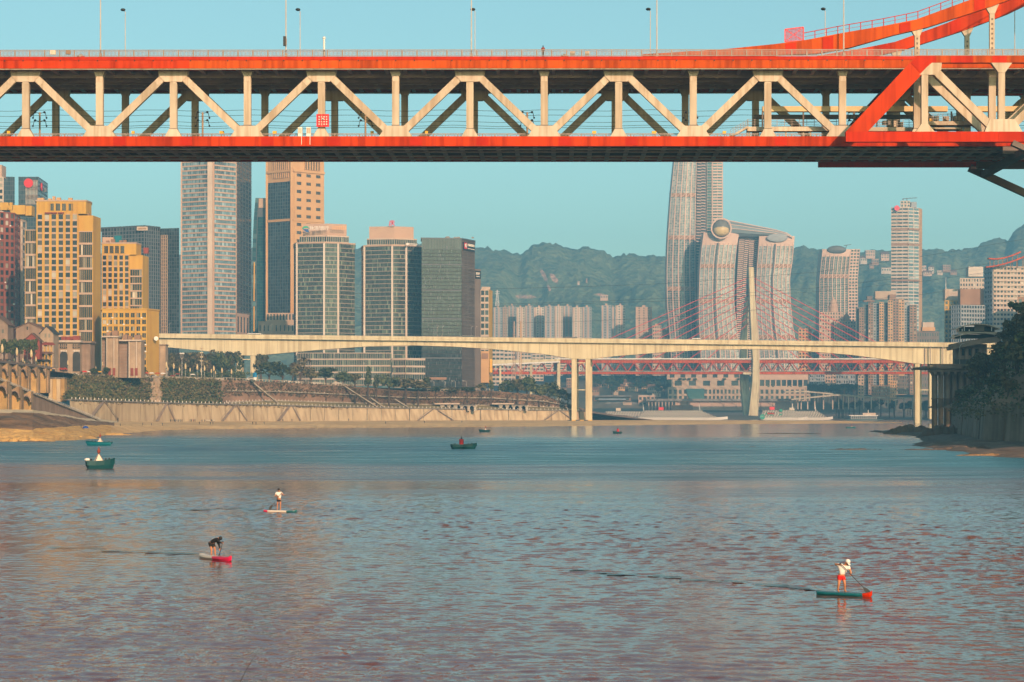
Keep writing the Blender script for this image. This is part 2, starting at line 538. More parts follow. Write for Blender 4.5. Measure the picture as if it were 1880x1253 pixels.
def trunk_mesh(name, seed, hgt, rad, top):
    r = random.Random(seed)
    mb = MB()
    x, y = r.uniform(-.1, .1), r.uniform(-.1, .1)
    mb.tube([(0, 0, -1.5), (x * .4, y * .4, hgt * .4), (x, y, hgt)], [rad * 1.25, rad, rad * .7], 7)
    for i in range(5):
        a = i * 1.26 + r.uniform(-.4, .4)
        L = top * r.uniform(.5, .85)
        b = Vector((x * .8, y * .8, hgt * r.uniform(.6, 1)))
        e = b + Vector((math.cos(a) * L * .55, math.sin(a) * L * .55, L * .75))
        mb.tube([b, (b + e) / 2 + Vector((0, 0, L * .08)), e], [rad * .55, rad * .36, rad * .14], 5)
    return mb.mesh(name, M['trunk'])
CROWNS = {}
for key, (shape, n, leaf, lumps) in {'round': ((1, 1, .85), 420, .15, 11), 'wide': ((1.15, 1.1, .65), 460, .15, 12), 'tall': ((.72, .72, 1.1), 380, .15, 9), 'ragged': ((1, 1, .9), 280, .14, 7)}.items():
    for lm in ('leaf', 'leaf2', 'leaf3', 'leaf4', 'leaf5'):
        for sd in (1, 2):
            CROWNS[(key, lm, sd)] = crown_mesh('crown', len(key) * 31 + int(lm[4:] or 1) * 7 + sd * 101, n, shape, leaf, M[lm], lumps)
TRUNKS = [trunk_mesh('trunk', 5, 1.0, .085, .9), trunk_mesh('trunk', 9, 1.0, .10, .8)]
def tree(label, base, hgt, wid, kind='round', lm='leaf', group=None, name='tree'):
    """base: foot of the trunk; hgt: whole height; wid: crown width"""
    t = thing(name, label, 'tree', base, group, rz=rnd.uniform(0, 6.28))
    ch = hgt * 0.74
    tr = bpy.data.objects.new('trunk', rnd.choice(TRUNKS)); COL.objects.link(tr); tr.parent = t
    s = hgt * 0.42
    tr.scale = (s, s, s)
    cr = bpy.data.objects.new('crown', CROWNS[(kind, lm, rnd.choice((1, 2)))]); COL.objects.link(cr); cr.parent = t
    cr.location = (0, 0, hgt - ch * 0.5)
    cr.scale = (wid / 2, wid / 2, ch / 2 / .85)
    return t

# ------------------------------------------------------------------ lofted ground
def loft(name, stations, lines, mats, fn_m=None, parent=None, jitter=0.0, sub_s=1):
    """lines: list of functions px -> (D, z); quads between consecutive lines; fn_m gives the material per band"""
    mb = MB()
    grid = []
    for ln in lines:
        row = []
        for px in stations:
            D, z = ln(px)
            row.append(Vector((PX(px, D), D, z + (rnd.uniform(-jitter, jitter)))))
        grid.append(row)
    k = len(stations)
    idx = []
    for row in grid: mb.v.extend([tuple(p) for p in row])
    for j in range(len(lines) - 1):
        for i in range(k - 1):
            a = j * k + i
            mb.f.append((a, a + 1, a + k + 1, a + k)); mb.m.append(fn_m(j, stations[i]) if fn_m else 0)
    return mb.build(name, mats, parent)
def interp(tab):
    xs = [t[0] for t in tab]
    def f(x):
        if x <= xs[0]: return tab[0][1:]
        if x >= xs[-1]: return tab[-1][1:]
        for a, b in zip(tab[:-1], tab[1:]):
            if a[0] <= x <= b[0]:
                t = (x - a[0]) / (b[0] - a[0])
                return tuple(p + (q - p) * t for p, q in zip(a[1:], b[1:]))
    return f
# ================================================================== the setting
from mathutils import noise as mnoise
# ---- water
def water_mat():
    m, nt, b = nodes_of('river_water')
    N, L = nt.nodes, nt.links
    geo = N.new("ShaderNodeNewGeometry")
    def noise(scale_vec, detail, rough=0.55):
        mp = N.new("ShaderNodeMapping"); mp.inputs["Scale"].default_value = scale_vec
        no = N.new("ShaderNodeTexNoise"); no.inputs["Scale"].default_value = 1.0
        no.inputs["Detail"].default_value = detail; no.inputs["Roughness"].default_value = rough
        L.new(geo.outputs["Position"], mp.inputs["Vector"]); L.new(mp.outputs["Vector"], no.inputs["Vector"])
        return no.outputs["Fac"]
    def mathn(op, a, bb):
        n = N.new("ShaderNodeMath"); n.operation = op
        for i, x in enumerate((a, bb)):
            if isinstance(x, (int, float)): n.inputs[i].default_value = x
            else: L.new(x, n.inputs[i])
        return n.outputs[0]
    rip = noise((1.35, 0.60, 1), 3, 0.6)
    chop = noise((0.28, 0.17, 1), 2, 0.5)
    fine = noise((3.6, 1.7, 1), 2, 0.5)
    gust = noise((0.006, 0.022, 1), 3, 0.55)
    h = mathn('ADD', mathn('MULTIPLY', rip, WAVE[0]), mathn('ADD', mathn('MULTIPLY', chop, WAVE[1]), mathn('MULTIPLY', fine, WAVE[2])))
    mr = N.new("ShaderNodeMapRange")
    mr.inputs[1].default_value = 0.36; mr.inputs[2].default_value = 0.66
    mr.inputs[3].default_value = WAVE[3]; mr.inputs[4].default_value = 1.0
    L.new(gust, mr.inputs[0])
    # wind-ruffled reach in mid river, sheltered smooth water along the far sand bar
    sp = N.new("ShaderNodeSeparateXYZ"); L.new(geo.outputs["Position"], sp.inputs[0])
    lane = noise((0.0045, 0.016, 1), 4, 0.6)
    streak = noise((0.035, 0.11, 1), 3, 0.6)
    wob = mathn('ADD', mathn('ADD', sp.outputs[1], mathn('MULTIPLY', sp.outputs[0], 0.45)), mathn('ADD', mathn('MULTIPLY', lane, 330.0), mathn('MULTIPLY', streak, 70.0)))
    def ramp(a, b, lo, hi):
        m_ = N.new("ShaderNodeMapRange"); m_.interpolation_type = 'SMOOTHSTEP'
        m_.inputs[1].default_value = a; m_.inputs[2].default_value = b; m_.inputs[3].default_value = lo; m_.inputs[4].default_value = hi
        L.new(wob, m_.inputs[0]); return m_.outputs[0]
    amp = mathn('MULTIPLY', mr.outputs[0], mathn('MULTIPLY', ramp(480, 560, .5, 1.0), ramp(820, 1100, 1.0, WAVE[5])))
    hh = mathn('MULTIPLY', h, amp)
    bp = N.new("ShaderNodeBump")
    bp.inputs["Strength"].default_value = 1.0
    bp.inputs["Distance"].default_value = 1.0
    L.new(hh, bp.inputs["Height"])
    L.new(bp.outputs["Normal"], b.inputs["Normal"])
    # reflected tints put into the body colour: red-brown near, teal mid river, brown beyond
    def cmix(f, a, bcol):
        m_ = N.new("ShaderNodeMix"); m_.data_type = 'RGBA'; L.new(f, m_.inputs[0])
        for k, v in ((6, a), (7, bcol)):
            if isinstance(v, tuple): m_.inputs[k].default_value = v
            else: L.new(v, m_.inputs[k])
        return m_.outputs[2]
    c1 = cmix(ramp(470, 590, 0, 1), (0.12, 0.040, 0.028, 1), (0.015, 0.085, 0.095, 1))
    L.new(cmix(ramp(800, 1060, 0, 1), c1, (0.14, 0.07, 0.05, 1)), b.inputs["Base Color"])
    # unresolved wavelets of the far reaches act as gloss spread
    rs = N.new("ShaderNodeMapRange"); rs.inputs[1].default_value = .3; rs.inputs[2].default_value = .7; rs.inputs[3].default_value = .62; rs.inputs[4].default_value = 1.3; L.new(streak, rs.inputs[0])
    L.new(mathn('MULTIPLY', mathn('MULTIPLY', ramp(400, 560, 0.10, WAVE[6]), ramp(780, 1080, 1.0, WAVE[4])), rs.outputs[0]), b.inputs["Roughness"])
    b.inputs["IOR"].default_value = 1.33
    b.inputs["Specular IOR Level"].default_value = 0.5
    return m
WAVE = (0.10, 0.16, 0.03, 0.6, 0.42, 0.3, 0.33)
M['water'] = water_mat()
import numpy as np
def water_surface():
    """open water: real wavelets on the near reach, flat beyond (its ripples come from the bump)"""
    rg = np.random.RandomState(11)
    D1, D2, NX = 58.0, 345.0, 860
    ys = [D1]
    while ys[-1] < D2: ys.append(ys[-1] + 0.18 + (ys[-1] - D1) * 0.0010)
    ys = np.array(ys); ys[-1] = D2
    w = np.linspace(-1, 1, NX)
    Y = np.repeat(ys[:, None], NX, 1); X = w[None, :] * (ys[:, None] * 0.28 + 12)
    Z = np.zeros_like(X)
    for k in range(70):
        lam = 0.48 * (1.7 / 0.48) ** rg.rand(); th = rg.normal(0, 0.5); ph = rg.rand() * 6.283
        kk = 2 * np.pi / lam
        sl = SLOPE * rg.uniform(.6, 1.4) / np.sqrt(70) * 1.414
        Z += sl / kk * np.sin(kk * (X * np.sin(th) + Y * np.cos(th)) + ph)
    # patches of livelier and calmer water
    G = np.zeros_like(X)
    for k in range(14):
        a, b, ph = rg.normal(0, .035), rg.normal(0, .06), rg.rand() * 6.283
        G += np.sin(a * X + b * Y + ph)
    Z *= np.clip(0.95 + 0.13 * G, 0.45, 1.5)
    fade = np.clip((D2 - Y) / 150, 0, 1) * np.clip((1 - np.abs(w))[None, :] * 25, 0, 1) * np.clip((Y - D1) / 3, 0, 1)
    Z *= fade * fade * (3 - 2 * fade)
    nr = len(ys)
    V = np.stack([X, Y, Z], -1).reshape(-1, 3)
    idx = (np.arange(nr - 1)[:, None] * NX + np.arange(NX - 1)[None, :]).reshape(-1)
    Q = np.stack([idx, idx + 1, idx + NX + 1, idx + NX], -1)
    xa, xb = D1 * .28 + 12, D2 * .28 + 12
    ext = np.array([(-2500, -90, 0), (2500, -90, 0), (2500, D1, 0), (-2500, D1, 0), (-2500, D2, 0), (2500, D2, 0), (2500, 5600, 0), (-2500, 5600, 0), (-xa, D1, 0), (xa, D1, 0), (-xb, D2, 0), (xb, D2, 0)], float)
    n0 = len(V)
    faces = Q.tolist() + [[n0, n0 + 1, n0 + 2, n0 + 9, n0 + 8, n0 + 3], [n0 + 3, n0 + 8, n0 + 10, n0 + 4], [n0 + 9, n0 + 2, n0 + 5, n0 + 11], [n0 + 4, n0 + 10, n0 + 11, n0 + 5, n0 + 6, n0 + 7]]
    me = bpy.data.meshes.new('water')
    me.from_pydata(np.concatenate([V, ext]).tolist(), [], faces)
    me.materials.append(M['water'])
    me.polygons.foreach_set('use_smooth', [True] * len(Q) + [False] * 4)
    me.update()
    return link('water', me)
SLOPE = 0.08
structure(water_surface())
mb = MB()
mb.face([(-2500, -90, -1.6), (2500, -90, -1.6), (2500, 5600, -1.6), (-2500, 5600, -1.6)])
structure(mb.build('ground', M['soil']))

# ---- left bank: shore, mound, river wall foot, terraces, promenade, city ground behind
D0 = interp([(-300, 560), (0, 640), (60, 650), (120, 662), (160, 700), (185, 790), (215, 872), (300, 1050), (400, 1110), (500, 1150), (650, 1195), (800, 1230), (950, 1290), (1060, 1345), (1180, 1430), (1300, 1520), (1450, 1590), (1560, 1640), (1650, 1690)])
LW = interp([(-300, 800, 12), (0, 830, 9.5), (60, 860, 9.4), (120, 1110, 7.6), (160, 1140, 5.7), (215, 1190, 3.7), (300, 1260, 3.0), (500, 1390, 2.8), (700, 1500, 2.6), (900, 1590, 2.5), (1060, 1660, 2.2), (1180, 1700, 2.2), (1300, 1720, 1.9), (1450, 1730, 1.7), (1560, 1740, 1.5), (1650, 1760, 0.2)])
L1 = interp([(-300, 620, 4.0), (0, 705, 3.2), (60, 712, 3.3), (120, 775, 3.6), (160, 860, 3.6), (215, 960, 3.0), (300, 1130, 1.9), (500, 1230, 1.7), (800, 1330, 1.6), (1060, 1450, 1.4), (1300, 1610, 1.1), (1560, 1690, 0.8), (1650, 1715, -0.2)])
L2 = interp([(-300, 740, 11), (0, 785, 8.5), (60, 808, 8.5), (120, 885, 6.9), (160, 985, 5.0), (215, 1120, 3.3), (300, 1205, 2.5), (500, 1330, 2.3), (800, 1440, 2.1), (1060, 1560, 1.8), (1300, 1670, 1.5), (1560, 1715, 1.2), (1650, 1735, 0.0)])
ST = [-300, -150] + list(range(0, 1660, 12))
def shore_mid(t, px):
    a, b = L1(px), L2(px)
    return (a[0] + (b[0] - a[0]) * t, a[1] + (b[1] - a[1]) * t + 0.35 * math.sin(px * 0.11 + t * 9) * (1 if px < 200 else 0.25))
lines = [lambda p: (D0(p)[0] - 6 + 5 * math.sin(p * .07) + 3 * math.sin(p * .31), -0.9), lambda p: (D0(p)[0] + 4 + 5 * math.sin(p * .07) + 3 * math.sin(p * .31), 0.25),
         lambda p: ((D0(p)[0] + L1(p)[0]) / 2, L1(p)[1] * 0.55 + 0.25 * math.sin(p * .23)), L1,
         lambda p: shore_mid(0.33, p), lambda p: shore_mid(0.66, p), L2, LW, lambda p: (LW(p)[0] + 30, LW(p)[1]), lambda p: (LW(p)[0] + 75, -1.2)]
def shore_m(j, px):
    if px < 205 and j in (3, 4, 5): return 1
    if px < 215 and j == 6: return 2
    return 3 if (px < 200 and j <= 2) else 0
def shore_pt(g, px):
    k = min(int(g), len(lines) - 2); t = g - k
    a, b = lines[k](px), lines[k + 1](px)
    D, z = a[0] + (b[0] - a[0]) * t, a[1] + (b[1] - a[1]) * t
    if z > .12 and g < 7:
        n = mnoise.noise(Vector((PX(px, D) * .035, D * .022, 2.0))); n2 = mnoise.noise(Vector((PX(px, D) * .13, D * .09, 7.0)))
        stp = .5 if px < 215 else .28
        q = (z + n * (1.3 if px < 215 else .5)) / stp; fr = q - math.floor(q)
        z2 = (math.floor(q) + max(0, (fr - .88) / .12)) * stp - n * (1.3 if px < 215 else .5)
        z = max(.12, z2 + n2 * (.35 if px < 215 else .16))
    return (D, z)
structure(loft('shore', [-300, -150] + list(range(0, 1660, 6)), [(lambda p, g=g: shore_pt(g, p)) for g in [i * .03 for i in range(int((len(lines) - 1) / .03) + 1)]], [M['sand'], M['mudd'], M['pathd'], M['rock2']], lambda j, px: shore_m(int(j * .03), px), jitter=0.0))

WT = interp([(-300, 1000, 20), (118, 1116, 14.3), (160, 1146, 14.2), (200, 1175, 13.9), (300, 1264, 13.3), (500, 1394, 12.4), (700, 1504, 10.9), (900, 1594, 9.9), (1040, 1655, 9.2), (1075, 1672, 8.5), (1110, 1684, 6.2), (1160, 1702, 3.5), (1200, 1710, 2.2)])
TA = interp([(118, 1128, 15.0), (200, 1195, 14.8), (300, 1285, 14.3), (400, 1350, 14.0), (500, 1420, 15.5), (700, 1535, 14.0), (900, 1625, 13.2), (1040, 1680, 11.5), (1090, 1700, 8.5), (1200, 1730, 2.2)])
TB = interp([(118, 1180, 27.5), (190, 1240, 28.2), (280, 1290, 28.4), (420, 1370, 28.2), (560, 1450, 26.7), (640, 1490, 25.6), (760, 1545, 22.5), (830, 1580, 23.4), (900, 1612, 23.8), (1000, 1660, 20.5), (1040, 1684, 14.5), (1090, 1715, 8.5), (1200, 1745, 2.0)])
ST2 = list(range(118, 1201, 9))
def slope_mid(p):
    a, b = TA(p), TB(p)
    return ((a[0] + b[0]) / 2, (a[1] + b[1]) / 2 + 0.6 * math.sin(p * .1))
def bank_m(j, px):
    if j == 0: return 1 if 420 < px < 1060 else 0
    if j in (1, 2): return 0 if px < 410 else 2
    return 3
structure(loft('terrace', ST2, [WT, TA, slope_mid, TB, lambda p: (TB(p)[0] + 14, TB(p)[1] + .15), lambda p: (TB(p)[0] + 60, TB(p)[1] + (0 if p < 1000 else -3))],
               [M['soil'], M['grassd'], M['soil'], M['conc']], bank_m, jitter=0.05))
CB = interp([(-400, 1180, 27.5), (118, 1206, 27.4), (420, 1430, 27.8), (900, 1670, 23.6), (1000, 1718, 17.4), (1100, 1775, 5), (1200, 1805, -1)])
structure(loft('city_ground', list(range(-400, 1201, 40)), [CB, lambda p: (2700, 24 if p < 1000 else (10 if p < 1100 else -1.2))], [M['ground']]))

# ---- river wall of concrete panels with open joints, and its stairs
wall = thing('river_wall', 'long pale concrete river wall in panels above the sandy shore', 'wall', P(600, 778, 1440)); wall['kind'] = 'thing'
PANEL_M = [M['wallc'], M['conc']]
edges = []
px = 128.0
while px < 1072:
    edges.append(px); px += 26.0
edges.append(1078.0)
for a, b in zip(edges[:-1], edges[1:]):
    b2 = b - 0.7
    mbp = MB()
    (da, za), (db, zb) = LW(a), LW(b2)
    (ta, wa), (tb, wb) = WT(a), WT(b2)
    if b < 200: za, zb = za - 4, zb - 4
    A, B = Vector((PX(a, da), da, za - 1.5)), Vector((PX(b2, db), db, zb - 1.5))
    C, Dd = Vector((PX(b2, tb), tb, wb)), Vector((PX(a, ta), ta, wa))
    prd = rnd.choice((0, 0, 0.25, 0.5)) if a > 660 else rnd.choice((0, 0.12))
    off = Vector((0.35, -0.93, 0)) * prd
    mbp.hexa([A + off, B + off, B + Vector((0, 3, 0)), A + Vector((0, 3, 0)), Dd + off, C + off, C + Vector((0, 3, 0)), Dd + Vector((0, 3, 0))])
    mbp.build('wall_panel', PANEL_M[0], wall)
mbp = MB()
cop = [Vector((PX(p, WT(p)[0]), WT(p)[0] - 0.6, WT(p)[1] + 0.35)) for p in range(128, 1080, 14)]
for a, b in zip(cop[:-1], cop[1:]): mbp.bar(a, b, 1.6, 0.55)
mbp.build('coping', M['conc2'], wall)
mbp = MB()
for p in range(132, 1076, 7):
    mbp.box((PX(p, WT(p)[0]), WT(p)[0] + .2, WT(p)[1] + 1.1), (.34, .34, 1.1))
stuff(mbp.build('bollard_row', M['white'], wall))
for nm_, f_, h_, lab_ in (('post_row', .33, .9, 'row of small white posts along the lower terrace above the river wall'), ('post_row', .66, .8, 'row of small white posts half way up the brown terraced slope')):
    t_ = thing(nm_, lab_, 'posts', P(700, 742, 1530)); mb = MB(); mc = MB(); pr = None
    for p in range(416, 1044, 6):
        w_, ta, tb = WT(p), TA(p), TB(p); D = ta[0] + (tb[0] - ta[0]) * (f_ - .33) * 1.5; z = ta[1] + (tb[1] - ta[1]) * (f_ - .33) * 1.5
        q_ = Vector((PX(p, D), D - .5, z)); mb.box(q_ + Vector((0, 0, h_ * .6)), (.32, .3, h_ * 1.4))
        if pr is not None: mc.bar(pr + Vector((0, 0, .12)), q_ + Vector((0, 0, .12)), 2.2, .5)
        pr = q_
    stuff(mb.build('post', M['white'], t_)); mc.build('path_edge', M['conc'], t_)
pw = thing('road_parapet', 'pale parapet along the promenade road edge above the shrubby slope', 'parapet', P(260, 690, 1262))
for a in range(92, 412, 16):
    (da, za), (db, zb) = TB(a), TB(a + 15.6)
    p_, q_ = Vector((PX(a, da), da - .3, za)), Vector((PX(a + 15.6, db), db - .3, zb))
    mb = MB(); mb.hexa([p_ + Vector((0, 0, -2.6)), q_ + Vector((0, 0, -2.6)), q_ + Vector((0, .8, -2.6)), p_ + Vector((0, .8, -2.6)), p_ + Vector((0, 0, 1.0)), q_ + Vector((0, 0, 1.0)), q_ + Vector((0, .8, 1.0)), p_ + Vector((0, .8, 1.0))]); mb.build('parapet_panel', M['conc'], pw)

def wall_pt(px, t):      # t = 0 foot, 1 top of the river wall
    (a, za), (b, zb) = LW(px), WT(px)
    D = a + (b - a) * t
    return Vector((PX(px, D), D - 0.9, za + (zb - za) * t))
STAIRS = [(189, 166, 1.8, 'broad stone stair down the river wall nearest the arched ramp'), (191, 216, .7, 'narrow stair running right down the wall beside the arched ramp'),
          (304, 287, 2.0, 'broad stone stair down the wall below the shrubby slope end'), (307, 322, .7, 'narrow flight below the shrubby slope, to the right of the broad stair'),
          (431, 408, 1.6, 'broad stair down the river wall below the white bridge first piers'), (434, 454, .7, 'narrow flight below the white bridge first piers, falling to the right'),
          (531, 511, 1.8, 'broad stair down the wall below the grass terrace corner'), (537, 552, .7, 'narrow flight below the grass terrace, falling to the right'),
          (795, 768, 1.1, 'stair down the pale wall just left of the open ferry pavilion'), (800, 832, 1.1, 'wide grey stair down the wall under the ferry pavilion'),
          (1024, 1000, 1.0, 'stair falling left of the peak nearest the striped bridge pier'), (1027, 1052, 1.0, 'stair falling right onto the striped pier base')]
for a, b, w, lab in STAIRS:
    top, bot = wall_pt(a, 1.0), wall_pt(b, 0.02)
    st = thing('stone_stair', lab, 'stair', bot, 'stairs down the river wall')
    n = Vector((0.35, -0.93, 0)).normalized()
    mbp = MB()
    L, Rr = [], []
    side = Vector((1.4 * w, 0.5 * w, 0))
    mbp.hexa([bot - side * .5, bot + side * .5, bot + side * .5 - n * 2, bot - side * .5 - n * 2, top - side * .5, top + side * .5, top + side * .5 - n * 2, top - side * .5 - n * 2])
    mbp.build('ramp', M['stone2'], st)
    mbp = MB()
    for k in range(14):
        p = bot.lerp(top, (k + .5) / 14)
        mbp.box(p + n * .25, (1.15 * w, .6, .25), rz=0.36)
    stuff(mbp.build('step', M['conc2'], st))
    mbp = MB()
    mbp.bar(bot + n * .5 - side * .5 + Vector((0, 0, .9)), top + n * .5 - side * .5 + Vector((0, 0, .9)), .14, .14)
    mbp.bar(bot + n * .5 + side * .5 + Vector((0, 0, .9)), top + n * .5 + side * .5 + Vector((0, 0, .9)), .14, .14)
    mbp.build('handrail', M['rail'], st)

# ---- far bank ground under the harbour district
fs = list(range(860, 2300, 40))
structure(loft('far_shore', fs, [lambda p: (2330, -1.2), lambda p: (2380, 1.2), lambda p: (2700, 4 + 1.2 * math.sin(p * .02)), lambda p: (2800, 8), lambda p: (2832, 20), lambda p: (2900, 30), lambda p: (3200, 62 + 4 * math.sin(p * .03)), lambda p: (3600, 92 + 8 * math.sin(p * .021)), lambda p: (4150, 60)],
               [mat('far_bank_soil', (0.20, 0.15, 0.11), 0.95, 0.25, 0.01, col2=(0.06, 0.075, 0.05)), M['conc2']], lambda j, p: 1 if j == 2 else 0, jitter=0.4))

# ---- wooded hills
RIDGE = interp([(-900, 452), (-300, 470), (300, 466), (600, 452), (655, 457), (700, 448), (800, 444), (860, 455), (880, 457), (905, 461), (925, 459), (945, 466), (955, 468), (965, 459), (985, 450), (1005, 447), (1030, 451), (1050, 457), (1070, 454), (1085, 456), (1105, 461), (1125, 474), (1145, 468), (1170, 467), (1195, 469), (1225, 472), (1300, 468), (1400, 458), (1460, 454), (1480, 452), (1505, 457), (1540, 462), (1585, 462), (1600, 456), (1625, 459), (1650, 462), (1700, 458), (1740, 463), (1770, 459), (1790, 454), (1800, 447), (1815, 441), (1830, 438), (1850, 441), (1858, 427), (1870, 417), (1885, 412), (1950, 398), (2100, 410), (2700, 440)])
def forest_mat():
    m, nt, b = nodes_of('forest_cover')
    N, L = nt.nodes, nt.links
    geo = N.new("ShaderNodeNewGeometry")
    vo = N.new("ShaderNodeTexVoronoi"); vo.inputs["Scale"].default_value = 0.075
    no = N.new("ShaderNodeTexNoise"); no.inputs["Scale"].default_value = 0.012; no.inputs["Detail"].default_value = 8; no.inputs["Roughness"].default_value = .7
    L.new(geo.outputs["Position"], vo.inputs["Vector"]); L.new(geo.outputs["Position"], no.inputs["Vector"])
    ad = N.new("ShaderNodeMath"); ad.operation = 'MULTIPLY_ADD'; ad.inputs[1].default_value = .35
    sx = N.new("ShaderNodeSeparateColor"); L.new(vo.outputs["Color"], sx.inputs[0])
    L.new(sx.outputs[0], ad.inputs[0]); L.new(no.outputs["Fac"], ad.inputs[2])
    rp = N.new("ShaderNodeValToRGB")
    rp.color_ramp.elements[0].position = .35; rp.color_ramp.elements[0].color = (.036, .068, .042, 1)
    rp.color_ramp.elements[1].position = .85; rp.color_ramp.elements[1].color = (.15, .17, .09, 1)
    L.new(ad.outputs[0], rp.inputs["Fac"])
    # bare rock slips on the slope
    sp = N.new("ShaderNodeSeparateXYZ"); L.new(geo.outputs["Position"], sp.inputs[0])
    n2 = N.new("ShaderNodeTexNoise"); n2.inputs["Scale"].default_value = .035; n2.inputs["Detail"].default_value = 7; n2.inputs["Roughness"].default_value = .75
    L.new(geo.outputs["Position"], n2.inputs["Vector"])
    def mth(op, *a):
        n = N.new("ShaderNodeMath"); n.operation = op
        for i, x in enumerate(a):
            if isinstance(x, (int, float)): n.inputs[i].default_value = x
            else: L.new(x, n.inputs[i])
        return n.outputs[0]
    tot = None
    for (px, py, rx, rz, sh) in ((1000, 500, 5, 17, .35), (1018, 508, 7, 13, .5), (1008, 528, 4, 10, .2), (965, 545, 34, 9, 0), (1100, 545, 22, 6, 0)):
        cx_, cz_ = PX(px, 4600), PZ(py, 4600)
        dz = mth('SUBTRACT', sp.outputs[2], cz_)
        dx = mth('ADD', mth('SUBTRACT', sp.outputs[0], cx_), mth('MULTIPLY', dz, sh))
        q = mth('ADD', mth('POWER', mth('ABSOLUTE', mth('DIVIDE', dx, rx * 1.12)), 2.0), mth('POWER', mth('ABSOLUTE', mth('DIVIDE', dz, rz * 1.12)), 2.0))
        v = mth('SUBTRACT', mth('MULTIPLY', n2.outputs["Fac"], 2.6 if sh else 1.75), mth('ADD', q, .55))
        tot = v if tot is None else mth('MAXIMUM', tot, v)
    ms = N.new("ShaderNodeMapRange"); ms.inputs[1].default_value = 0; ms.inputs[2].default_value = .35; L.new(tot, ms.inputs[0])
    mx = N.new("ShaderNodeMix"); mx.data_type = 'RGBA'; L.new(ms.outputs[0], mx.inputs[0]); L.new(rp.outputs["Color"], mx.inputs[6]); mx.inputs[7].default_value = (.42, .24, .16, 1)
    L.new(mx.outputs[2], b.inputs["Base Color"])
    bp = N.new("ShaderNodeBump"); bp.inputs["Distance"].default_value = 4; bp.inputs["Strength"].default_value = .9
    L.new(vo.outputs["Distance"], bp.inputs["Height"]); L.new(bp.outputs["Normal"], b.inputs["Normal"])
    b.inputs["Roughness"].default_value = .95
    b.inputs["Specular IOR Level"].default_value = .1
    return m
M['forest'] = forest_mat()
def hill(name, x0, x1, step, Dr, Df, zf, lift, seed, scar=None):
    mb = MB()
    cols = []
    n = int((x1 - x0) / step) + 1
    rows = 26
    for j in range(rows + 6):
        for i in range(n):
            px = x0 + i * step
            if j <= rows:
                t = j / rows
                D = Df + (Dr - Df) * t
                zr = PZ(RIDGE(px)[0] + lift, Dr)
                e = t ** 0.85
                z = zf + (zr - zf) * (e * (1.12 - .12 * e)) 
                amp = math.sin(math.pi * min(t, .93)) * 42
                z += mnoise.noise(Vector((px * .012 + seed, t * 3.1, 0))) * amp
                z += mnoise.noise(Vector((px * .05, t * 11 + seed, 0))) * amp * .3
                z += (mnoise.noise(Vector((px * .31, t * 47, seed))) * 6 + rnd.uniform(-2.2, 2.2)) * (1 if t > .1 else 0)
            else:
                k = j - rows
                D = Dr + 60 * k
                z = PZ(RIDGE(px)[0] + lift, Dr) - 18 * k * k
            mb.v.append((PX(px, D), D, z))
    for j in range(rows + 5):
        for i in range(n - 1):
            a = j * n + i
            mb.f.append((a, a + 1, a + n + 1, a + n))
            px = x0 + (i + .5) * step
            t = j / rows
            w = mnoise.noise(Vector((px * .06, t * 16, 3.3)))
            sc = 0
            if scar:
                for (cx, ct, rx, rt) in scar:
                    if ((px - cx - (ct - t) * 60) / rx) ** 2 + ((t - ct) / rt) ** 2 < 1 + w * .9: sc = 1
            mb.m.append(sc)
    return structure(smooth(mb.build(name, [M['forest']])))
hill('hills', -560, 2420, 5, 5000, 4000, 40, 0, 1.7)

# ---- right bank: ledge, wall, steep wooded slope
BANK = [(176, 960), (168, 858), (151, 760), (133, 650), (119, 566), (125, 546), (124, 480), (122, 420)]
EDGE = [(150, 968), (147, 885), (140, 790), (119, 660), (99, 575), (95, 520), (88, 440), (96, 395)]
def on(poly, t):
    k = t * (len(poly) - 1); i = min(int(k), len(poly) - 2); f = k - i
    return (poly[i][0] + (poly[i + 1][0] - poly[i][0]) * f, poly[i][1] + (poly[i + 1][1] - poly[i][1]) * f)
mb = MB()
nS, nT = 70, 8
for i in range(nS + 1):
    e, bk = on(EDGE, i / nS), on(BANK, i / nS)
    for j in range(nT + 1):
        f = j / nT
        wob = mnoise.noise(Vector((i * .45, j * .7, 5.1)))
        z = -0.5 + 1.9 * f ** .8 + (wob * 1.1 if 0 < j < nT else 0) + (0.35 if j == 2 else 0)
        mb.v.append((e[0] + (bk[0] - e[0]) * f + wob * 2.5 * (1 - f) + (4 if j == nT else 0), e[1] + (bk[1] - e[1]) * f, z))
for i in range(nS):
    for j in range(nT):
        a = i * (nT + 1) + j
        mb.f.append((a, a + 1, a + nT + 2, a + nT + 1)); mb.m.append(0)
structure(mb.build('rock_shore', [M['rock']]))
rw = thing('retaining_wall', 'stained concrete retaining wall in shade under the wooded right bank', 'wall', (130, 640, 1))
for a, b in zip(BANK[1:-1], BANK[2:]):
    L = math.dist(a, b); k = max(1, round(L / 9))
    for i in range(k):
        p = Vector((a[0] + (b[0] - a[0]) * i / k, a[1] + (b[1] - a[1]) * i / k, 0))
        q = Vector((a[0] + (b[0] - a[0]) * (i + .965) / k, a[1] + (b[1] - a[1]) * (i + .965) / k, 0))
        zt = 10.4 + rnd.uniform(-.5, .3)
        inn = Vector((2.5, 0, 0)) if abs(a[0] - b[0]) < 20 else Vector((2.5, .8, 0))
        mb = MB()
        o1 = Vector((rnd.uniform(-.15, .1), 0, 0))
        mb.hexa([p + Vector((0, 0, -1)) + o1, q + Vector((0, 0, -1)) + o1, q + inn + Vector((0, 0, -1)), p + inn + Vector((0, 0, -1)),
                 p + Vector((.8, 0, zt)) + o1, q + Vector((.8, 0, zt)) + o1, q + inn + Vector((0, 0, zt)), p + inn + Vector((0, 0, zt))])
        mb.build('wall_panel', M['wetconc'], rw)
mb = MB()
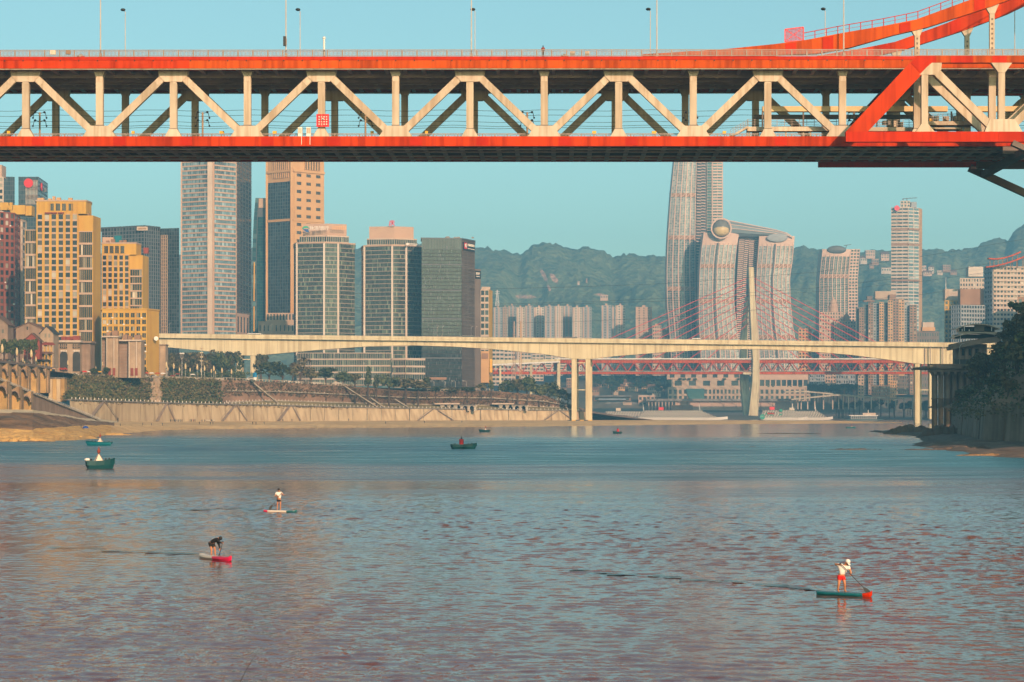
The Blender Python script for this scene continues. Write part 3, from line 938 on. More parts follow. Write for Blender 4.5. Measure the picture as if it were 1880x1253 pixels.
nS, nT = 60, 22
def slope_f(D): return 1.0 if D < 800 else max(.3, 1 - (D - 800) / 90)
def slope_z(e, D=600): return (slope_z0(e) - 10.2) * slope_f(D) + 10.2
def slope_z0(e): return 10.2 + (1.25 * e if e < 62 else 77.5 + 0.15 * (e - 62))
for i in range(nS + 1):
    bk = on(BANK, i / nS)
    for j in range(nT + 1):
        e = 110 * (j / nT) ** 1.3
        w = mnoise.noise(Vector((i * .4, j * .5, 9.1))) * min(4, e * .2)
        fade = 1.0
        mb.v.append((bk[0] + 1.5 + e, bk[1] + .15 * e, (slope_z(e, bk[1] + .15 * e) + w) * fade))
for i in range(nS):
    for j in range(nT):
        a = i * (nT + 1) + j
        mb.f.append((a, a + 1, a + nT + 2, a + nT + 1)); mb.m.append(0)
structure(mb.build('wooded_slope', [M['soil']]))
def slope_pt(t, e):
    bk = on(BANK, t)
    return Vector((bk[0] + 1.5 + e, bk[1] + .15 * e, slope_z(e, bk[1] + .15 * e)))

# ---- air
hz, nt, _b = nodes_of('hazy_air')
nt.nodes.clear()
pv = nt.nodes.new("ShaderNodeVolumePrincipled")
pv.inputs["Color"].default_value = HAZE_C
pv.inputs["Density"].default_value = HAZE_D
pv.inputs["Anisotropy"].default_value = 0.0
oo = nt.nodes.new("ShaderNodeOutputMaterial")
nt.links.new(pv.outputs[0], oo.inputs["Volume"])
mb = MB()
mb.box((0, 2750, 228), (5400, 5900, 462))
hzo = stuff(mb.build('haze', hz))
# ================================================================== orange double-deck truss bridge
TH = math.atan(76 / F)
BU, BN = Vector((math.cos(TH), -math.sin(TH), 0)), Vector((math.sin(TH), math.cos(TH), 0))
def BP(s, t, z): 
    p = Vector((0, 350, 0)) + BU * s + BN * t
    p.z = z - 0.0022 * s
    return p
def S_at(px, t=0.0):             # position along the bridge of a photo column, on the plane t
    k = (px - CX) / F
    return (k * (350 + t * math.cos(TH)) - t * math.sin(TH)) / (math.cos(TH) + k * math.sin(TH))
def BZ(py, t=0.0): return H + (HY - py) * (350 + t) / F
W = 21.0
S0 = S_at(48); LP = (S_at(1821) - S_at(48)) / 13
obr = thing('truss_bridge', 'orange and cream double-deck steel truss bridge crossing the whole top of the picture', 'bridge', (0, 350, 50))
zc0, zc1 = 50.13, 51.66          # lower chord
zt0, zt1 = 62.05, 63.7           # upper chord behind the fascia
n_lo, n_hi = -2, 16
sA, sB = S0 + (n_lo - .5) * LP, S0 + (n_hi - .2) * LP
def sbox(mb, s0, s1, t0, t1, z0, z1, m=0):
    mb.hexa([BP(s0, t0, z0), BP(s1, t0, z0), BP(s1, t1, z0), BP(s0, t1, z0), BP(s0, t0, z1), BP(s1, t0, z1), BP(s1, t1, z1), BP(s0, t1, z1)], m)
def member(name, a, b, w, dt, m, root=obr):
    """a, b = (s, t, z); w in the truss plane, dt across it"""
    mb = MB()
    mb.bar(BP(*a), BP(*b), dt, w, up=BN.cross((BP(*b) - BP(*a)).normalized()))
    return mb.build(name, m, root)
def plate(name, poly, t, dt, m, root=obr):
    mb = MB()
    mb.prism([BP(s, t - dt / 2, z) for s, z in poly], BN * dt)
    return mb.build(name, m, root, fix=True)
px2m = 350 / F
def truss_plane(t, sgn, nodes, gus=True):
    tg = t + sgn * 0.02
    for k in nodes:
        s = S0 + k * LP
        peak = (k % 2 == 0)
        member('vertical_post', (s, t, zc1 - .2), (s, t, zt0 + .2), 1.10, 0.9, M['cream'])
        zb = zc1
        if peak:
            plate('gusset_plate', [(s - 2.45, zt0 + .1), (s + 2.45, zt0 + .1), (s + 2.2, zt0 - .95), (s + 1.35, zt0 - 1.85), (s - 1.35, zt0 - 1.85), (s - 2.2, zt0 - .95)], t, 1.3, M['cream2'])
            plate('gusset_plate', [(s - 1.3, zb - .02), (s + 1.3, zb - .02), (s + .62, zb + 1.15), (s - .62, zb + 1.15)], t, 1.25, M['cream2'])
            for d in (-1, 1):
                member('diagonal_brace', (s + d * 1.35, t, zt0 - .9), (s + d * (LP - 1.15), t, zc1 + .75), 1.12, .85, M['cream'])
        else:
            plate('gusset_plate', [(s - 2.6, zb - .02), (s + 2.6, zb - .02), (s + 1.45, zb + 1.65), (s - 1.45, zb + 1.65)], t, 1.3, M['cream2'])
            plate('gusset_plate', [(s - 1.05, zt0 + .1), (s + 1.05, zt0 + .1), (s + .58, zt0 - .95), (s - .58, zt0 - .95)], t, 1.25, M['cream2'])
        if gus and t == 0:
            for (ds, z, r) in ([(0, zb + 1.1, 0)] if peak else [(0, zb + 1.65, 0)]):
                mb = MB(); sbox(mb, s - .62, s + .62, t - .56, t + .56, z - .28, z + .16)
                mb.build('joint_collar', M['dark'], obr)
def sleeve(a, b, f0, f1, w):      # bolted splice sleeve round a member
    A, B = Vector(a), Vector(b)
    p_, q_ = A.lerp(B, f0), A.lerp(B, f1)
    member('splice_plate', tuple(p_), tuple(q_), w, 1.0, M['cream2'])
for k in range(n_lo, n_hi):
    s = S0 + k * LP
    L_ = zt0 - zc1
    sleeve((s, 0, zc1), (s, 0, zt0), .80 if k % 2 == 0 else .83, .90 if k % 2 == 0 else .91, .92)
    if k % 2 == 0:
        for d in (-1, 1):
            a_, b_ = (s + d * 1.35, 0, zt0 - .9), (s + d * (LP - 1.15), 0, zc1 + .75)
            sleeve(a_, b_, .03, .14, .98); sleeve(a_, b_, .88, .965, .98)
for t in (0.0, W):
    for seg in range(n_lo, n_hi):
        a, b = S0 + (seg - .5) * LP + .01, S0 + (seg + .5) * LP - .01
        mb = MB(); sbox(mb, a, b, t - .6, t + .6, zc0, zc1)
        mb.build('bottom_chord', M['orange'], obr)
        mb = MB(); sbox(mb, a, b, t - .6, t + .6, zt0, zt1)
        mb.build('top_chord', M['orange'], obr)
    truss_plane(t, -1, range(n_lo, n_hi))
for k in range(n_lo, n_hi):                  # darker splice plates on the lower chord, bolt strips, seams
    for ds in ((3.2, ) if k % 2 else (2.0,)):
        s = S0 + k * LP + ds
        mb = MB(); sbox(mb, s - .95, s + .95, -.66, -.6, zc0 + .12, zc1 - .14)
        mb.build('splice_plate', M['plate'], obr)
# fascia girder on the edge of the road deck
FA0, FA1 = BZ(125.8, -2.6), BZ(104.5, -2.6)
q = LP / 4
for tt, sg in ((-2.6, -1), (W + 2.6, 1)):
    for i in range(int((sB - sA) / q)):
        a = sA + i * q
        mb = MB(); sbox(mb, a + .012, a + q - .012, tt - .2, tt + .2, FA0, FA1 - .55); mb.build('fascia_panel', M['amber'] if i > 18 else M['orange'], obr)
        if sg < 0:
            mb = MB(); mb.tube([BP(a + .2, tt - .28, FA1 - .62), BP(a + .2, tt - .16, FA1 - .62)], .11, 8); mb.build('scupper', M['black'], obr)
    mb = MB(); sbox(mb, sA, sB, tt - .28, tt + .2, FA1 - .53, FA1); mb.build('deck_edge', M['red'], obr)
    mb = MB(); sbox(mb, sA, sB, tt - .05, tt + .5, FA0 - .16, FA0 - .01); mb.build('edge_flange', M['cream'], obr)
# decks
mb = MB(); sbox(mb, sA, sB, -2.38, W + 2.38, FA1 - .5, FA1 - .08); mb.build('road_deck', M['asphalt'], obr)
mb = MB(); sbox(mb, sA, sB, -2.35, W + 2.35, FA1 - .75, FA1 - .52); mb.build('deck_plate', M['dark'], obr)
mb = MB(); sbox(mb, sA, sB, .62, W - .62, zc1 - .75, zc1 - .35); mb.build('rail_deck', M['dark'], obr)
for i in range(int((sB - sA) / q)):
    s = sA + (i + .5) * q
    mb = MB(); sbox(mb, s - .12, s + .12, -2.2, W + 2.2, FA0 + .1, FA1 - .76); sbox(mb, s - .3, s + .3, -2.2, W + 2.2, FA0 - .02, FA0 + .1)
    mb.build('floor_beam', M['beam'], obr)
    mb = MB(); sbox(mb, s - .1, s + .1, .6, W - .6, zc0 + .14, zc1 - .76); sbox(mb, s - .36, s + .36, .6, W - .6, zc0 + .02, zc0 + .14)
    mb.build('floor_beam', M['beam'], obr)
for t in (4.4, 9.2, W - 9.2, W - 4.4):
    mb = MB(); sbox(mb, sA, sB, t - .14, t + .14, FA0 - .45, FA1 - .78); mb.build('stringer', M['beam'], obr)
for t in (3.6, 7.4, 13.6, 17.4):
    mb = MB(); sbox(mb, sA, sB, t - .25, t + .25, zc0 - .12, zc0 + .13); mb.build('stringer', M['beam'], obr)
# railings
def rail_panel_mesh(L, h, nb, post=True):
    mb = MB()
    mb.box((L / 2, 0, h - .05), (L, .12, .12)); mb.box((L / 2, 0, .16), (L, .08, .09)); mb.box((L / 2, 0, h * .78), (L, .06, .07))
    if post: mb.box((0, 0, h / 2), (.16, .16, h))
    for i in range(nb):
        mb.box(((i + .5) * L / nb, 0, h * .47), (.085, .05, h * .62))
    return mb.mesh('railing_panel', M['rail'])
LR = LP / 5
RP = rail_panel_mesh(LR, 1.12, 11)
for tt, s_a, s_b in ((-2.5, sA, sB), (W + 2.5, sA, sB)):
    for i in range(int((s_b - s_a) / LR)):
        o = bpy.data.objects.new('railing_panel', RP); COL.objects.link(o)
        o.location = BP(s_a + i * LR, tt, FA1 + .0); o.rotation_euler = (0, 0, -TH)
        attach(o, obr)
GP = rail_panel_mesh(LP / 6, 1.0, 2)
for i in range(int((sB - sA) / (LP / 6))):
    for tt in (1.2, W - 1.2):
        o = bpy.data.objects.new('guard_rail', GP); COL.objects.link(o)
        o.location = BP(sA + i * LP / 6, tt, zc1 - .35); o.rotation_euler = (0, 0, -TH)
        attach(o, obr)

# outer truss on the right and the rising suspension chords
for t, o_s in ((-7.0, 1552), (W + 7.0, None)):
    s_ = S_at(1552, -7.0)
    z0, z1 = BZ(261.5, -7), BZ(243, -7)
    Zt0, Zt1 = BZ(117, -7), BZ(104.5, -7)
    a = s_
    while a < sB:
        b = min(a + 5.8, sB)
        mb = MB(); sbox(mb, a + .01, b - .01, t - .6, t + .6, z0, z1); mb.build('bottom_chord', M['red'], obr); a = b
    s_top = S_at(1690, -7.0)
    a = s_top - .6; i = 0
    while a < sB:
        b = min(a + (2.9, 2.2, 3.4)[i % 3], sB)
        mb = MB(); sbox(mb, a + .01, b - .01, t - .6, t + .6, Zt0, Zt1); mb.build('top_chord', M['amber'] if i % 2 else M['red'], obr); a = b; i += 1
    plate('diagonal_brace', [(S_at(1552, -7) - .01, z1 - .02), (S_at(1592, -7), z1 - .02), (S_at(1712, -7), Zt0 + .02), (S_at(1690, -7), Zt1 - .02), (S_at(1681, -7), Zt1 - .02)], t, 1.1, M['orange'])
    plate('splice_plate', [(S_at(1672, -7), BZ(118, -7)), (S_at(1681, -7), BZ(106, -7)), (S_at(1712, -7), BZ(115, -7)), (S_at(1688, -7), BZ(136, -7))], t, 1.22, M['red'])
    plate('gusset_plate', [(S_at(1687, -7), BZ(139, -7)), (S_at(1708, -7), BZ(117.2, -7)), (S_at(1728, -7), BZ(117.2, -7)), (S_at(1727, -7), BZ(130, -7)), (S_at(1717, -7), BZ(139, -7))], t, 1.15, M['cream'])
    for px in (1697, 1838, 1979):
        s = S_at(px, -7)
        if s > sB: continue
        member('vertical_post', (s, t, z1 - .02), (s, t, Zt0 - .4), 1.0, 1.0, M['cream'])
        if px != 1697:
            plate('gusset_plate', [(s - 1.6, Zt0 + .01), (s + 1.6, Zt0 + .01), (s + .5, Zt0 - 1.5), (s - .5, Zt0 - 1.5)], t, 1.12, M['cream'])
    s = S_at(1697, -7); plate('gusset_plate', [(s - 1.4, z1 - .01), (s + 1.5, z1 - .01), (s + .5, z1 + 1.2), (s - .5, z1 + 1.2)], t, 1.12, M['cream'])
    s = S_at(1838, -7); plate('gusset_plate', [(s - 2.6, z1 - .01), (s + 3.1, z1 - .01), (s + 2.0, z1 + 1.9), (s - 1.8, z1 + 1.9)], t, 1.2, M['cream2'])
    member('diagonal_brace', (S_at(1716, -7), t, BZ(131, -7)), (S_at(1818, -7), t, BZ(232, -7)), 1.15, .95, M['cream'])
    member('diagonal_brace', (S_at(1962, -7), t, BZ(131, -7)), (S_at(1856, -7), t, BZ(234, -7)), 1.15, .95, M['cream'])
    # raking strut of the pier below
    member('pier_strut', (S_at(1858, -7), t, z0 - .1), (S_at(2040, -7), t, z0 - 7.0), .8 if t < 0 else 1.15, 1.3, M['dark'])
for t, m in ((0, 'orange'), (W, 'orange')):
    mb = MB(); sbox(mb, S_at(1840, 0), sB, t - .5, t + .5, zc0 - 1.2, zc0 - .05); mb.build('bearing_girder', M['dark'], obr)
s = S_at(1868, -7)
mb = MB(); sbox(mb, s + 1, s + 2.2, -6.4, W + 6.4, zc0 - 1.9, zc0 - .9); mb.build('cross_girder', M['dark'], obr)
ct_top = [(1180, 101), (1250, 97), (1330, 92), (1420, 83), (1475, 76), (1548, 62), (1620, 50), (1681, 38), (1783, 1), (1880, -42), (1990, -100), (2060, -140)]
ct_bot = [(1180, 106), (1250, 106), (1330, 105), (1420, 103), (1500, 100), (1561, 89), (1645, 65), (1696, 54), (1819, 14.5), (1900, -16), (2000, -64), (2060, -98)]
def poly_at(tab, x):
    for (x0, y0), (x1, y1) in zip(tab[:-1], tab[1:]):
        if x0 <= x <= x1: return y0 + (y1 - y0) * (x - x0) / (x1 - x0)
    return tab[-1][1]
xs = list(range(1180, 2061, 20))
for t in (0.0, W):
    dmat = M['amber'] if t == 0 else M['orange']
    for g in range(0, len(xs) - 1, 3):
        seg = xs[g:g + 4]
        mb = MB()
        for x0, x1 in zip(seg[:-1], seg[1:]):
            a0, a1 = S_at(x0), S_at(x1)
            mb.hexa([BP(a0, t - .6, BZ(poly_at(ct_bot, x0))), BP(a1, t - .6, BZ(poly_at(ct_bot, x1))), BP(a1, t + .6, BZ(poly_at(ct_bot, x1))), BP(a0, t + .6, BZ(poly_at(ct_bot, x0))),
                     BP(a0, t - .6, BZ(poly_at(ct_top, x0))), BP(a1, t - .6, BZ(poly_at(ct_top, x1))), BP(a1, t + .6, BZ(poly_at(ct_top, x1))), BP(a0, t + .6, BZ(poly_at(ct_top, x0)))])
        mb.build('suspension_chord', dmat, obr)
    for px in (1451, 1519, 1660, 1797):          # bolted splices on the rising chord
        x0, x1 = px - 10, px + 10
        poly = [(S_at(x0), BZ(poly_at(ct_bot, x0) - 1)), (S_at(x1), BZ(poly_at(ct_bot, x1) - 1)), (S_at(x1), BZ(poly_at(ct_top, x1) + 2)), (S_at(x0), BZ(poly_at(ct_top, x0) + 2))]
        plate('splice_plate', poly, t - .62, .12, M['red'])
    for k in (12, 13, 14):                        # hangers with perforated webs
        s = S0 + k * LP
        x = {12: 1684.5, 13: 1821, 14: 1958}[k]
        zt = BZ(poly_at(ct_bot, x) + (0 if k > 12 else -2))
        member('hanger', (s, t, FA1 - .1), (s, t, zt), .78, .6, M['cream'])
        plate('gusset_plate', [(s - .42, zt - 1.1), (s + .42, zt - 1.1), (s + 1.05, zt + .35), (s - 1.0, zt - .15)], t, .7, M['cream2'])
        n = max(1, int((zt - FA1 - 1.5) / .75))
        for i in range(n):
            mb = MB(); mb.box(BP(s, t - .31, FA1 + .9 + i * .75), (.26, .06, .3), -TH); mb.build('web_hole', M['dark'], obr)
# access walkway rail along the near rising chord and its gate
wx = list(range(1475, 1990, 21))
top_off = 16
for x0, x1 in zip(wx[:-1], wx[1:]):
    mb = MB()
    p0, p1 = BP(S_at(x0), -.1, BZ(poly_at(ct_top, x0))), BP(S_at(x1), -.1, BZ(poly_at(ct_top, x1)))
    up = Vector((0, 0, 1.2))
    mb.bar(p0, p0 + up, .12, .12); mb.bar(p0 + up, p1 + up, .11, .11); mb.bar(p0 + up * .5, p1 + up * .5, .05, .05)
    mb.build('chord_handrail', M['plate'], obr)
gate = thing('access_gate', 'red framed mesh gate at the foot of the rising orange chord', 'gate', BP(S_at(1441), 0, BZ(80)))
p = [BP(S_at(1441), -.1, BZ(78)), BP(S_at(1475), -.1, BZ(76)), BP(S_at(1475), -.1, BZ(51)), BP(S_at(1441), -.1, BZ(55))]
mb = MB()
for a, b in zip(p, p[1:] + p[:1]): mb.bar(a, b, .16, .16)
mb.bar(p[0], p[2], .09, .09); mb.bar(p[1], p[3], .09, .09)
mb.build('gate_frame', M['redsign'], gate)
mb = MB()
for i in range(1, 14):
    a, b = p[0].lerp(p[1], i / 14), p[3].lerp(p[2], i / 14); mb.bar(a, b, .07, .05)
for i in range(1, 10):
    a, b = p[0].lerp(p[3], i / 10), p[1].lerp(p[2], i / 10); mb.bar(a, b, .05, .07)
stuff(mb.build('wire_mesh', M['plate'], gate))

# walkways, platforms and stairs inside the right part of the truss
plat = thing('station_platform', 'cream steel platform with railings inside the lower deck at the right', 'platform', BP(S_at(1430), 4, zc1))
def zin(py, t): return BZ(py, t)
def beamp(name, px0, px1, py0, py1, t, dt, m):
    mb = MB(); sbox(mb, S_at(px0, t), S_at(px1, t), t, t + dt, zin(py1, t), zin(py0, t)); return mb.build(name, m, plat)
beamp('canopy_beam', 1400, 1740, 195.5, 205, 5, 1.2, M['beamyellow'])
beamp('canopy_beam', 1760, 1990, 195.5, 205, 5, 1.2, M['beamyellow'])
beamp('back_beam', 1385, 1700, 211, 218, 15, .8, M['dark'])
beamp('floor_edge', 1372, 1536, 233, 241, 2.2, 1.8, M['cream2'])
beamp('floor_edge', 1592, 1680, 234, 241, 2.2, 1.8, M['conc'])
beamp('floor_edge', 1704, 1785, 223, 230, 1.8, 2.5, M['cream'])
beamp('floor_edge', 1708, 1765, 234, 237.5, 2.6, 2.5, M['cream'])
for px in (1372, 1376, 1443, 1475, 1488, 1510): beamp('prop', px - 1.4, px + 1.4, 241, 252, 2.8, .3, M['cream'])
for px in (1400, 1475, 1610, 1747): beamp('canopy_post', px - 1.3, px + 1.3, 205, 233, 5.3, .3, M['dark'])
def prail(px0, px1, py, h, t, n):
    mb = MB()
    a, b = BP(S_at(px0, t), t, zin(py, t)), BP(S_at(px1, t), t, zin(py, t))
    for i in range(n + 1):
        q_ = a.lerp(b, i / n); mb.bar(q_, q_ + Vector((0, 0, h)), .07, .07)
    for k in (1, .66, .33): mb.bar(a + Vector((0, 0, h * k)), b + Vector((0, 0, h * k)), .05, .05)
    mb.build('platform_rail', M['rail'], plat)
prail(1372, 1536, 233, 1.15, 2.3, 12); prail(1592, 1680, 234, 1.15, 2.3, 8); prail(1704, 1785, 223, 1.15, 1.9, 9); prail(1704, 1785, 223, 1.15, 4.2, 9)
mb = MB()
a, b = BP(S_at(1341, 2.5), 2.5, zin(252, 2.5)), BP(S_at(1373, 2.5), 2.5, zin(234, 2.5))
mb.bar(a, b, 1.2, .32); mb.build('stair_stringer', M['cream'], plat)
mb = MB()
for i in range(8):
    q_ = a.lerp(b, i / 7); mb.bar(q_ + BN * -.5, q_ + BN * -.5 + Vector((0, 0, 1.1)), .06, .06)
for k in (.4, .75, 1.1): mb.bar(a + BN * -.5 + Vector((0, 0, k)), b + BN * -.5 + Vector((0, 0, k)), .05, .05)
mb.build('stair_rail', M['rail'], plat)
a, b = BP(S_at(1783, 1.9), 1.9, zin(227, 1.9)), BP(S_at(1806, 1.9), 1.9, zin(240, 1.9))
mb = MB(); mb.bar(a, b, 1.2, .55); mb.build('stair_stringer', M['cream'], plat)
mb = MB()
a, b = BP(S_at(1762, 1.9), 1.9, zin(212, 1.9)), BP(S_at(1806, 1.9), 1.9, zin(240, 1.9))
for i in range(10):
    q_ = a.lerp(b, i / 9); mb.bar(q_, q_ + Vector((0, 0, 1.1)), .06, .06)
for k in (.2, .5, .8, 1.1): mb.bar(a + Vector((0, 0, k)), b + Vector((0, 0, k)), .05, .05)
mb.build('stair_rail', M['rail'], plat)
for px, w, y0, y1, m in ((1720, 8, 213, 222, 'white'), (1738, 9, 214, 222, 'cream2'), (1757, 11, 213, 222, 'cream'), (1709, 5, 217, 223, 'yellow'), (1645, 8, 222, 233, 'cream'), (1656, 5, 224, 236, 'cream2'), (1628, 14, 222, 229, 'conc2')):
    c = fbox(None, 'equipment_cabinet', M[m], px - w / 2, px + w / 2, y0, y1, 353.5, .9)
    tag(c, {1720: 'white cabinet behind the platform rail, right part of the truss', 1738: 'pale cabinet in the middle of three behind the platform rail', 1757: 'wide cream cabinet nearest the diagonal on the right platform', 1709: 'small yellow box beside the cream vertical post on the platform', 1645: 'cream cabinet left of the tall posts under the orange diagonal', 1656: 'narrow upright pale cabinet under the orange diagonal', 1628: 'low grey cabinet at the middle of the platform under the orange diagonal'}[px], 'cabinet', 'equipment cabinets on the bridge platforms')

# furniture of the bridge
ORD = ['first', 'second', 'third', 'fourth', 'fifth', 'sixth', 'seventh', 'eighth', 'ninth', 'tenth', 'eleventh', 'twelfth', 'thirteenth', 'fourteenth', 'fifteenth', 'sixteenth', 'seventeenth', 'eighteenth', 'nineteenth', 'twentieth']
tall = [184.5, 525, 865.5, 1206, 1549]
for i, px in enumerate(tall):
    b = BP(S_at(px, -2.3), -2.3, FA1)
    lp = thing('lamp_mast', f'tall thin mast running out of the top edge, {ORD[i]} from the left', 'mast', b, 'tall masts along the near bridge railing')
    mb = MB(); mb.tube([b, b + Vector((0, 0, 7)), b + Vector((0, 0, 15))], [.12, .10, .07], 6); mb.build('pole', M['pole'], lp)
    mb = MB(); mb.box(b + Vector((0, 0, .3)), (.4, .4, .6)); mb.build('base_plate', M['rail'], lp)
    mb = MB(); mb.box(b + Vector((0, .5, 15)), (.3, 1.4, .15)); mb.build('lamp_head', M['black'], lp)
for i, px in enumerate([230, 551, 872, 1194, 1515, 1863]):
    t = W + 2.2
    b = BP(S_at(px, t), t, FA1)
    ht = BZ(18, t) - FA1
    lp = thing('street_lamp', f'slim far-side bridge lamp with a small black head, {ORD[i]} from the left', 'street lamp', b, 'lamps along the far bridge railing')
    mb = MB(); mb.tube([b, b + Vector((0, 0, ht * .5)), b + Vector((0, 0, ht - .3)), b + Vector((-.35, -.2, ht))], [.10, .08, .06, .05], 6); mb.build('pole', M['pole'], lp)
    mb = MB(); mb.ball(b + Vector((-.35, -.2, ht)), .36, 8, 5, (1.2, 1.2, .7)); mb.build('lamp_head', M['black'], lp)
b = BP(S_at(595, -2.2), -2.2, FA1)
o = thing('vent_post', 'short white post with a round cap on the bridge railing', 'post', b)
mb = MB(); mb.tube([b, b + Vector((0, 0, BZ(72, -2.2) - FA1))], .16, 8); mb.build('pole', M['white'], o)
mb = MB(); mb.ball(b + Vector((0, 0, BZ(70, -2.2) - FA1)), .26); mb.build('cap', M['white'], o)
b = BP(S_at(524, -2.6), -2.6, BZ(85, -2.6))
o = thing('speaker_box', 'black loudspeaker column strapped to the second tall mast', 'loudspeaker', b)
mb = MB(); mb.box(b + Vector((-.1, -.25, .75)), (.42, .36, 1.5)); mb.build('housing', M['black'], o)
mb = MB(); mb.box(b + Vector((.16, -.28, .65)), (.14, .3, 1.0)); mb.build('bracket', M['stone2'], o)
sg = thing('channel_sign', 'square red board with rows of white studs on the lower truss post', 'sign', BP(S_at(593.5, -.7), -.7, BZ(234)))
mb = MB(); mb.box(BP(S_at(593.5), -.78, BZ(222.8)), (23 * px2m, .16, 23.5 * px2m), -TH); mb.build('board', M['redsign'], sg)
for r in range(4):
    for c in range(4):
        mb = MB(); mb.tube([BP(S_at(587 + c * 4.55), -.92, BZ(216.2 + r * 4.5)), BP(S_at(587 + c * 4.55), -.84, BZ(216.2 + r * 4.5))], .105, 8); mb.build('stud', M['white'], sg)
mb = MB(); mb.bar(BP(S_at(592), -.9, BZ(234)), BP(S_at(592), -.9, BZ(211)), .1, .06); mb.build('seam_strip', M['cream'], sg)
mb = MB(); mb.ball(BP(S_at(594), -1.0, BZ(220.5)), .2, 8, 5); mb.build('navigation_light', M['pole'], sg)
for px, lab in ((551.5, 'left one of two tall white cabinets beside the red studded board'), (567, 'right one of two tall white cabinets beside the red studded board')):
    o = thing('equipment_cabinet', lab, 'cabinet', BP(S_at(px), -.2, zc1), 'white cabinets on the lower chord')
    mb = MB(); mb.box(BP(S_at(px), -.2, BZ(243)), (8 * px2m, .7, 17 * px2m), -TH); mb.build('housing', M['white'], o)
    mb = MB(); mb.box(BP(S_at(px), -.58, BZ(241)), (6 * px2m, .05, 10 * px2m), -TH); mb.build('door', M['cream2'], o)
    mb = MB(); mb.bar(BP(S_at(px + 3), -.66, BZ(251)), BP(S_at(px + 3), -.66, BZ(267)), .09, .07); mb.build('conduit', M['white'], o)
for i, (px, w) in enumerate(((15.5, 5), (244, 5), (407, 8), (504, 7), (582, 6), (683, 6), (783, 5), (1091, 7), (1201, 8), (1330, 6))):
    o = fbox(None, 'signal_box', M['yellow'], px - w / 2, px + w / 2, 241, 246.5, 353, .5)
    tag(o, f'small yellow trackside box on the lower deck, {ORD[i]} from the left', 'box', 'yellow boxes along the track')
    mb = MB(); mb.box((PX(px, 353.2), 353.2, PZ(248, 353.2)), (.12, .12, .5)); mb.build('stand', M['rail'], o)
for i, (px, y0, y1, w, m, lab) in enumerate(((97, 92.5, 100.5, 10, 'cream2', 'pale yellow board behind the railing near the left end'), (125, 92.5, 100, 8, 'stone2', 'brown board behind the railing, right of the pale board'), (1051, 94, 103, 9, 'cream', 'left one of two pale boards behind the railing right of the walker'), (1078, 94, 103, 9, 'cream2', 'right one of two pale boards behind the railing right of the walker'))):
    o = fbox(None, 'notice_board', M[m], px - w / 2, px + w / 2, y0, y1, 348.6, .25)
    tag(o, lab, 'board', 'boards behind the upper railing')
for px, lab in ((152, 'striped red white and blue cargo tricycle load by the left railing'), (1037, 'blue and pink bundle lying on the deck beside two pale boards')):
    o = thing('cargo_bundle', lab, 'bundle', BP(S_at(px), -1.2, FA1))
    for dx, m, h in ((-4, 'boardteal', .45), (0, 'white', .6), (3, 'redsign', .4)):
        mb = MB(); mb.box(BP(S_at(px + dx), -1.2, FA1 + h / 2), (.5, .6, h)); mb.build('bale', M[m], o)

# overhead line on the rail deck
for i, px in enumerate([73, 372, 671, 968, 1268, 1568]):
    t = 10.5
    b = BP(S_at(px, t), t, zc1 - .35)
    cm = thing('catenary_mast', f'overhead line mast with dark insulator arms between the tracks, {ORD[i]} from the left', 'mast', b, 'catenary masts on the rail deck')
    mb = MB(); mb.tube([b, b + Vector((0, 0, 5.6))], .15, 8); mb.build('pole', M['stone'], cm)
    for z in (5.4, 4.1):
        for d in (-1, 1):
            mb = MB()
            q_ = b + Vector((0, 0, z)); mb.tube([q_, q_ + Vector((d * .9, 0, .25)), q_ + Vector((d * 1.1, 0, -.9))], .06, 5)
            mb.ball(q_ + Vector((d * .75, 0, .2)), .2, 6, 4); mb.ball(q_ + Vector((d * 1.1, 0, -.7)), .16, 6, 4)
            mb.build('insulator_arm', M['black'], cm)
for i, (z, t) in enumerate(((56.85, 8), (56.15, 9), (55.35, 10.5), (54.9, 12), (54.1, 8.5))):
    mb = MB()
    pts = [BP(sA + (sB - sA) * k / 60, t, z + .12 * math.cos(k * 1.4)) for k in range(61)]
    mb.tube(pts, .032, 4)
    o = mb.build('overhead_wire', M['wire'])
    tag(o, f'thin overhead contact wire strung through the truss, {ORD[i]} from the top', 'wire', 'overhead wires through the truss')

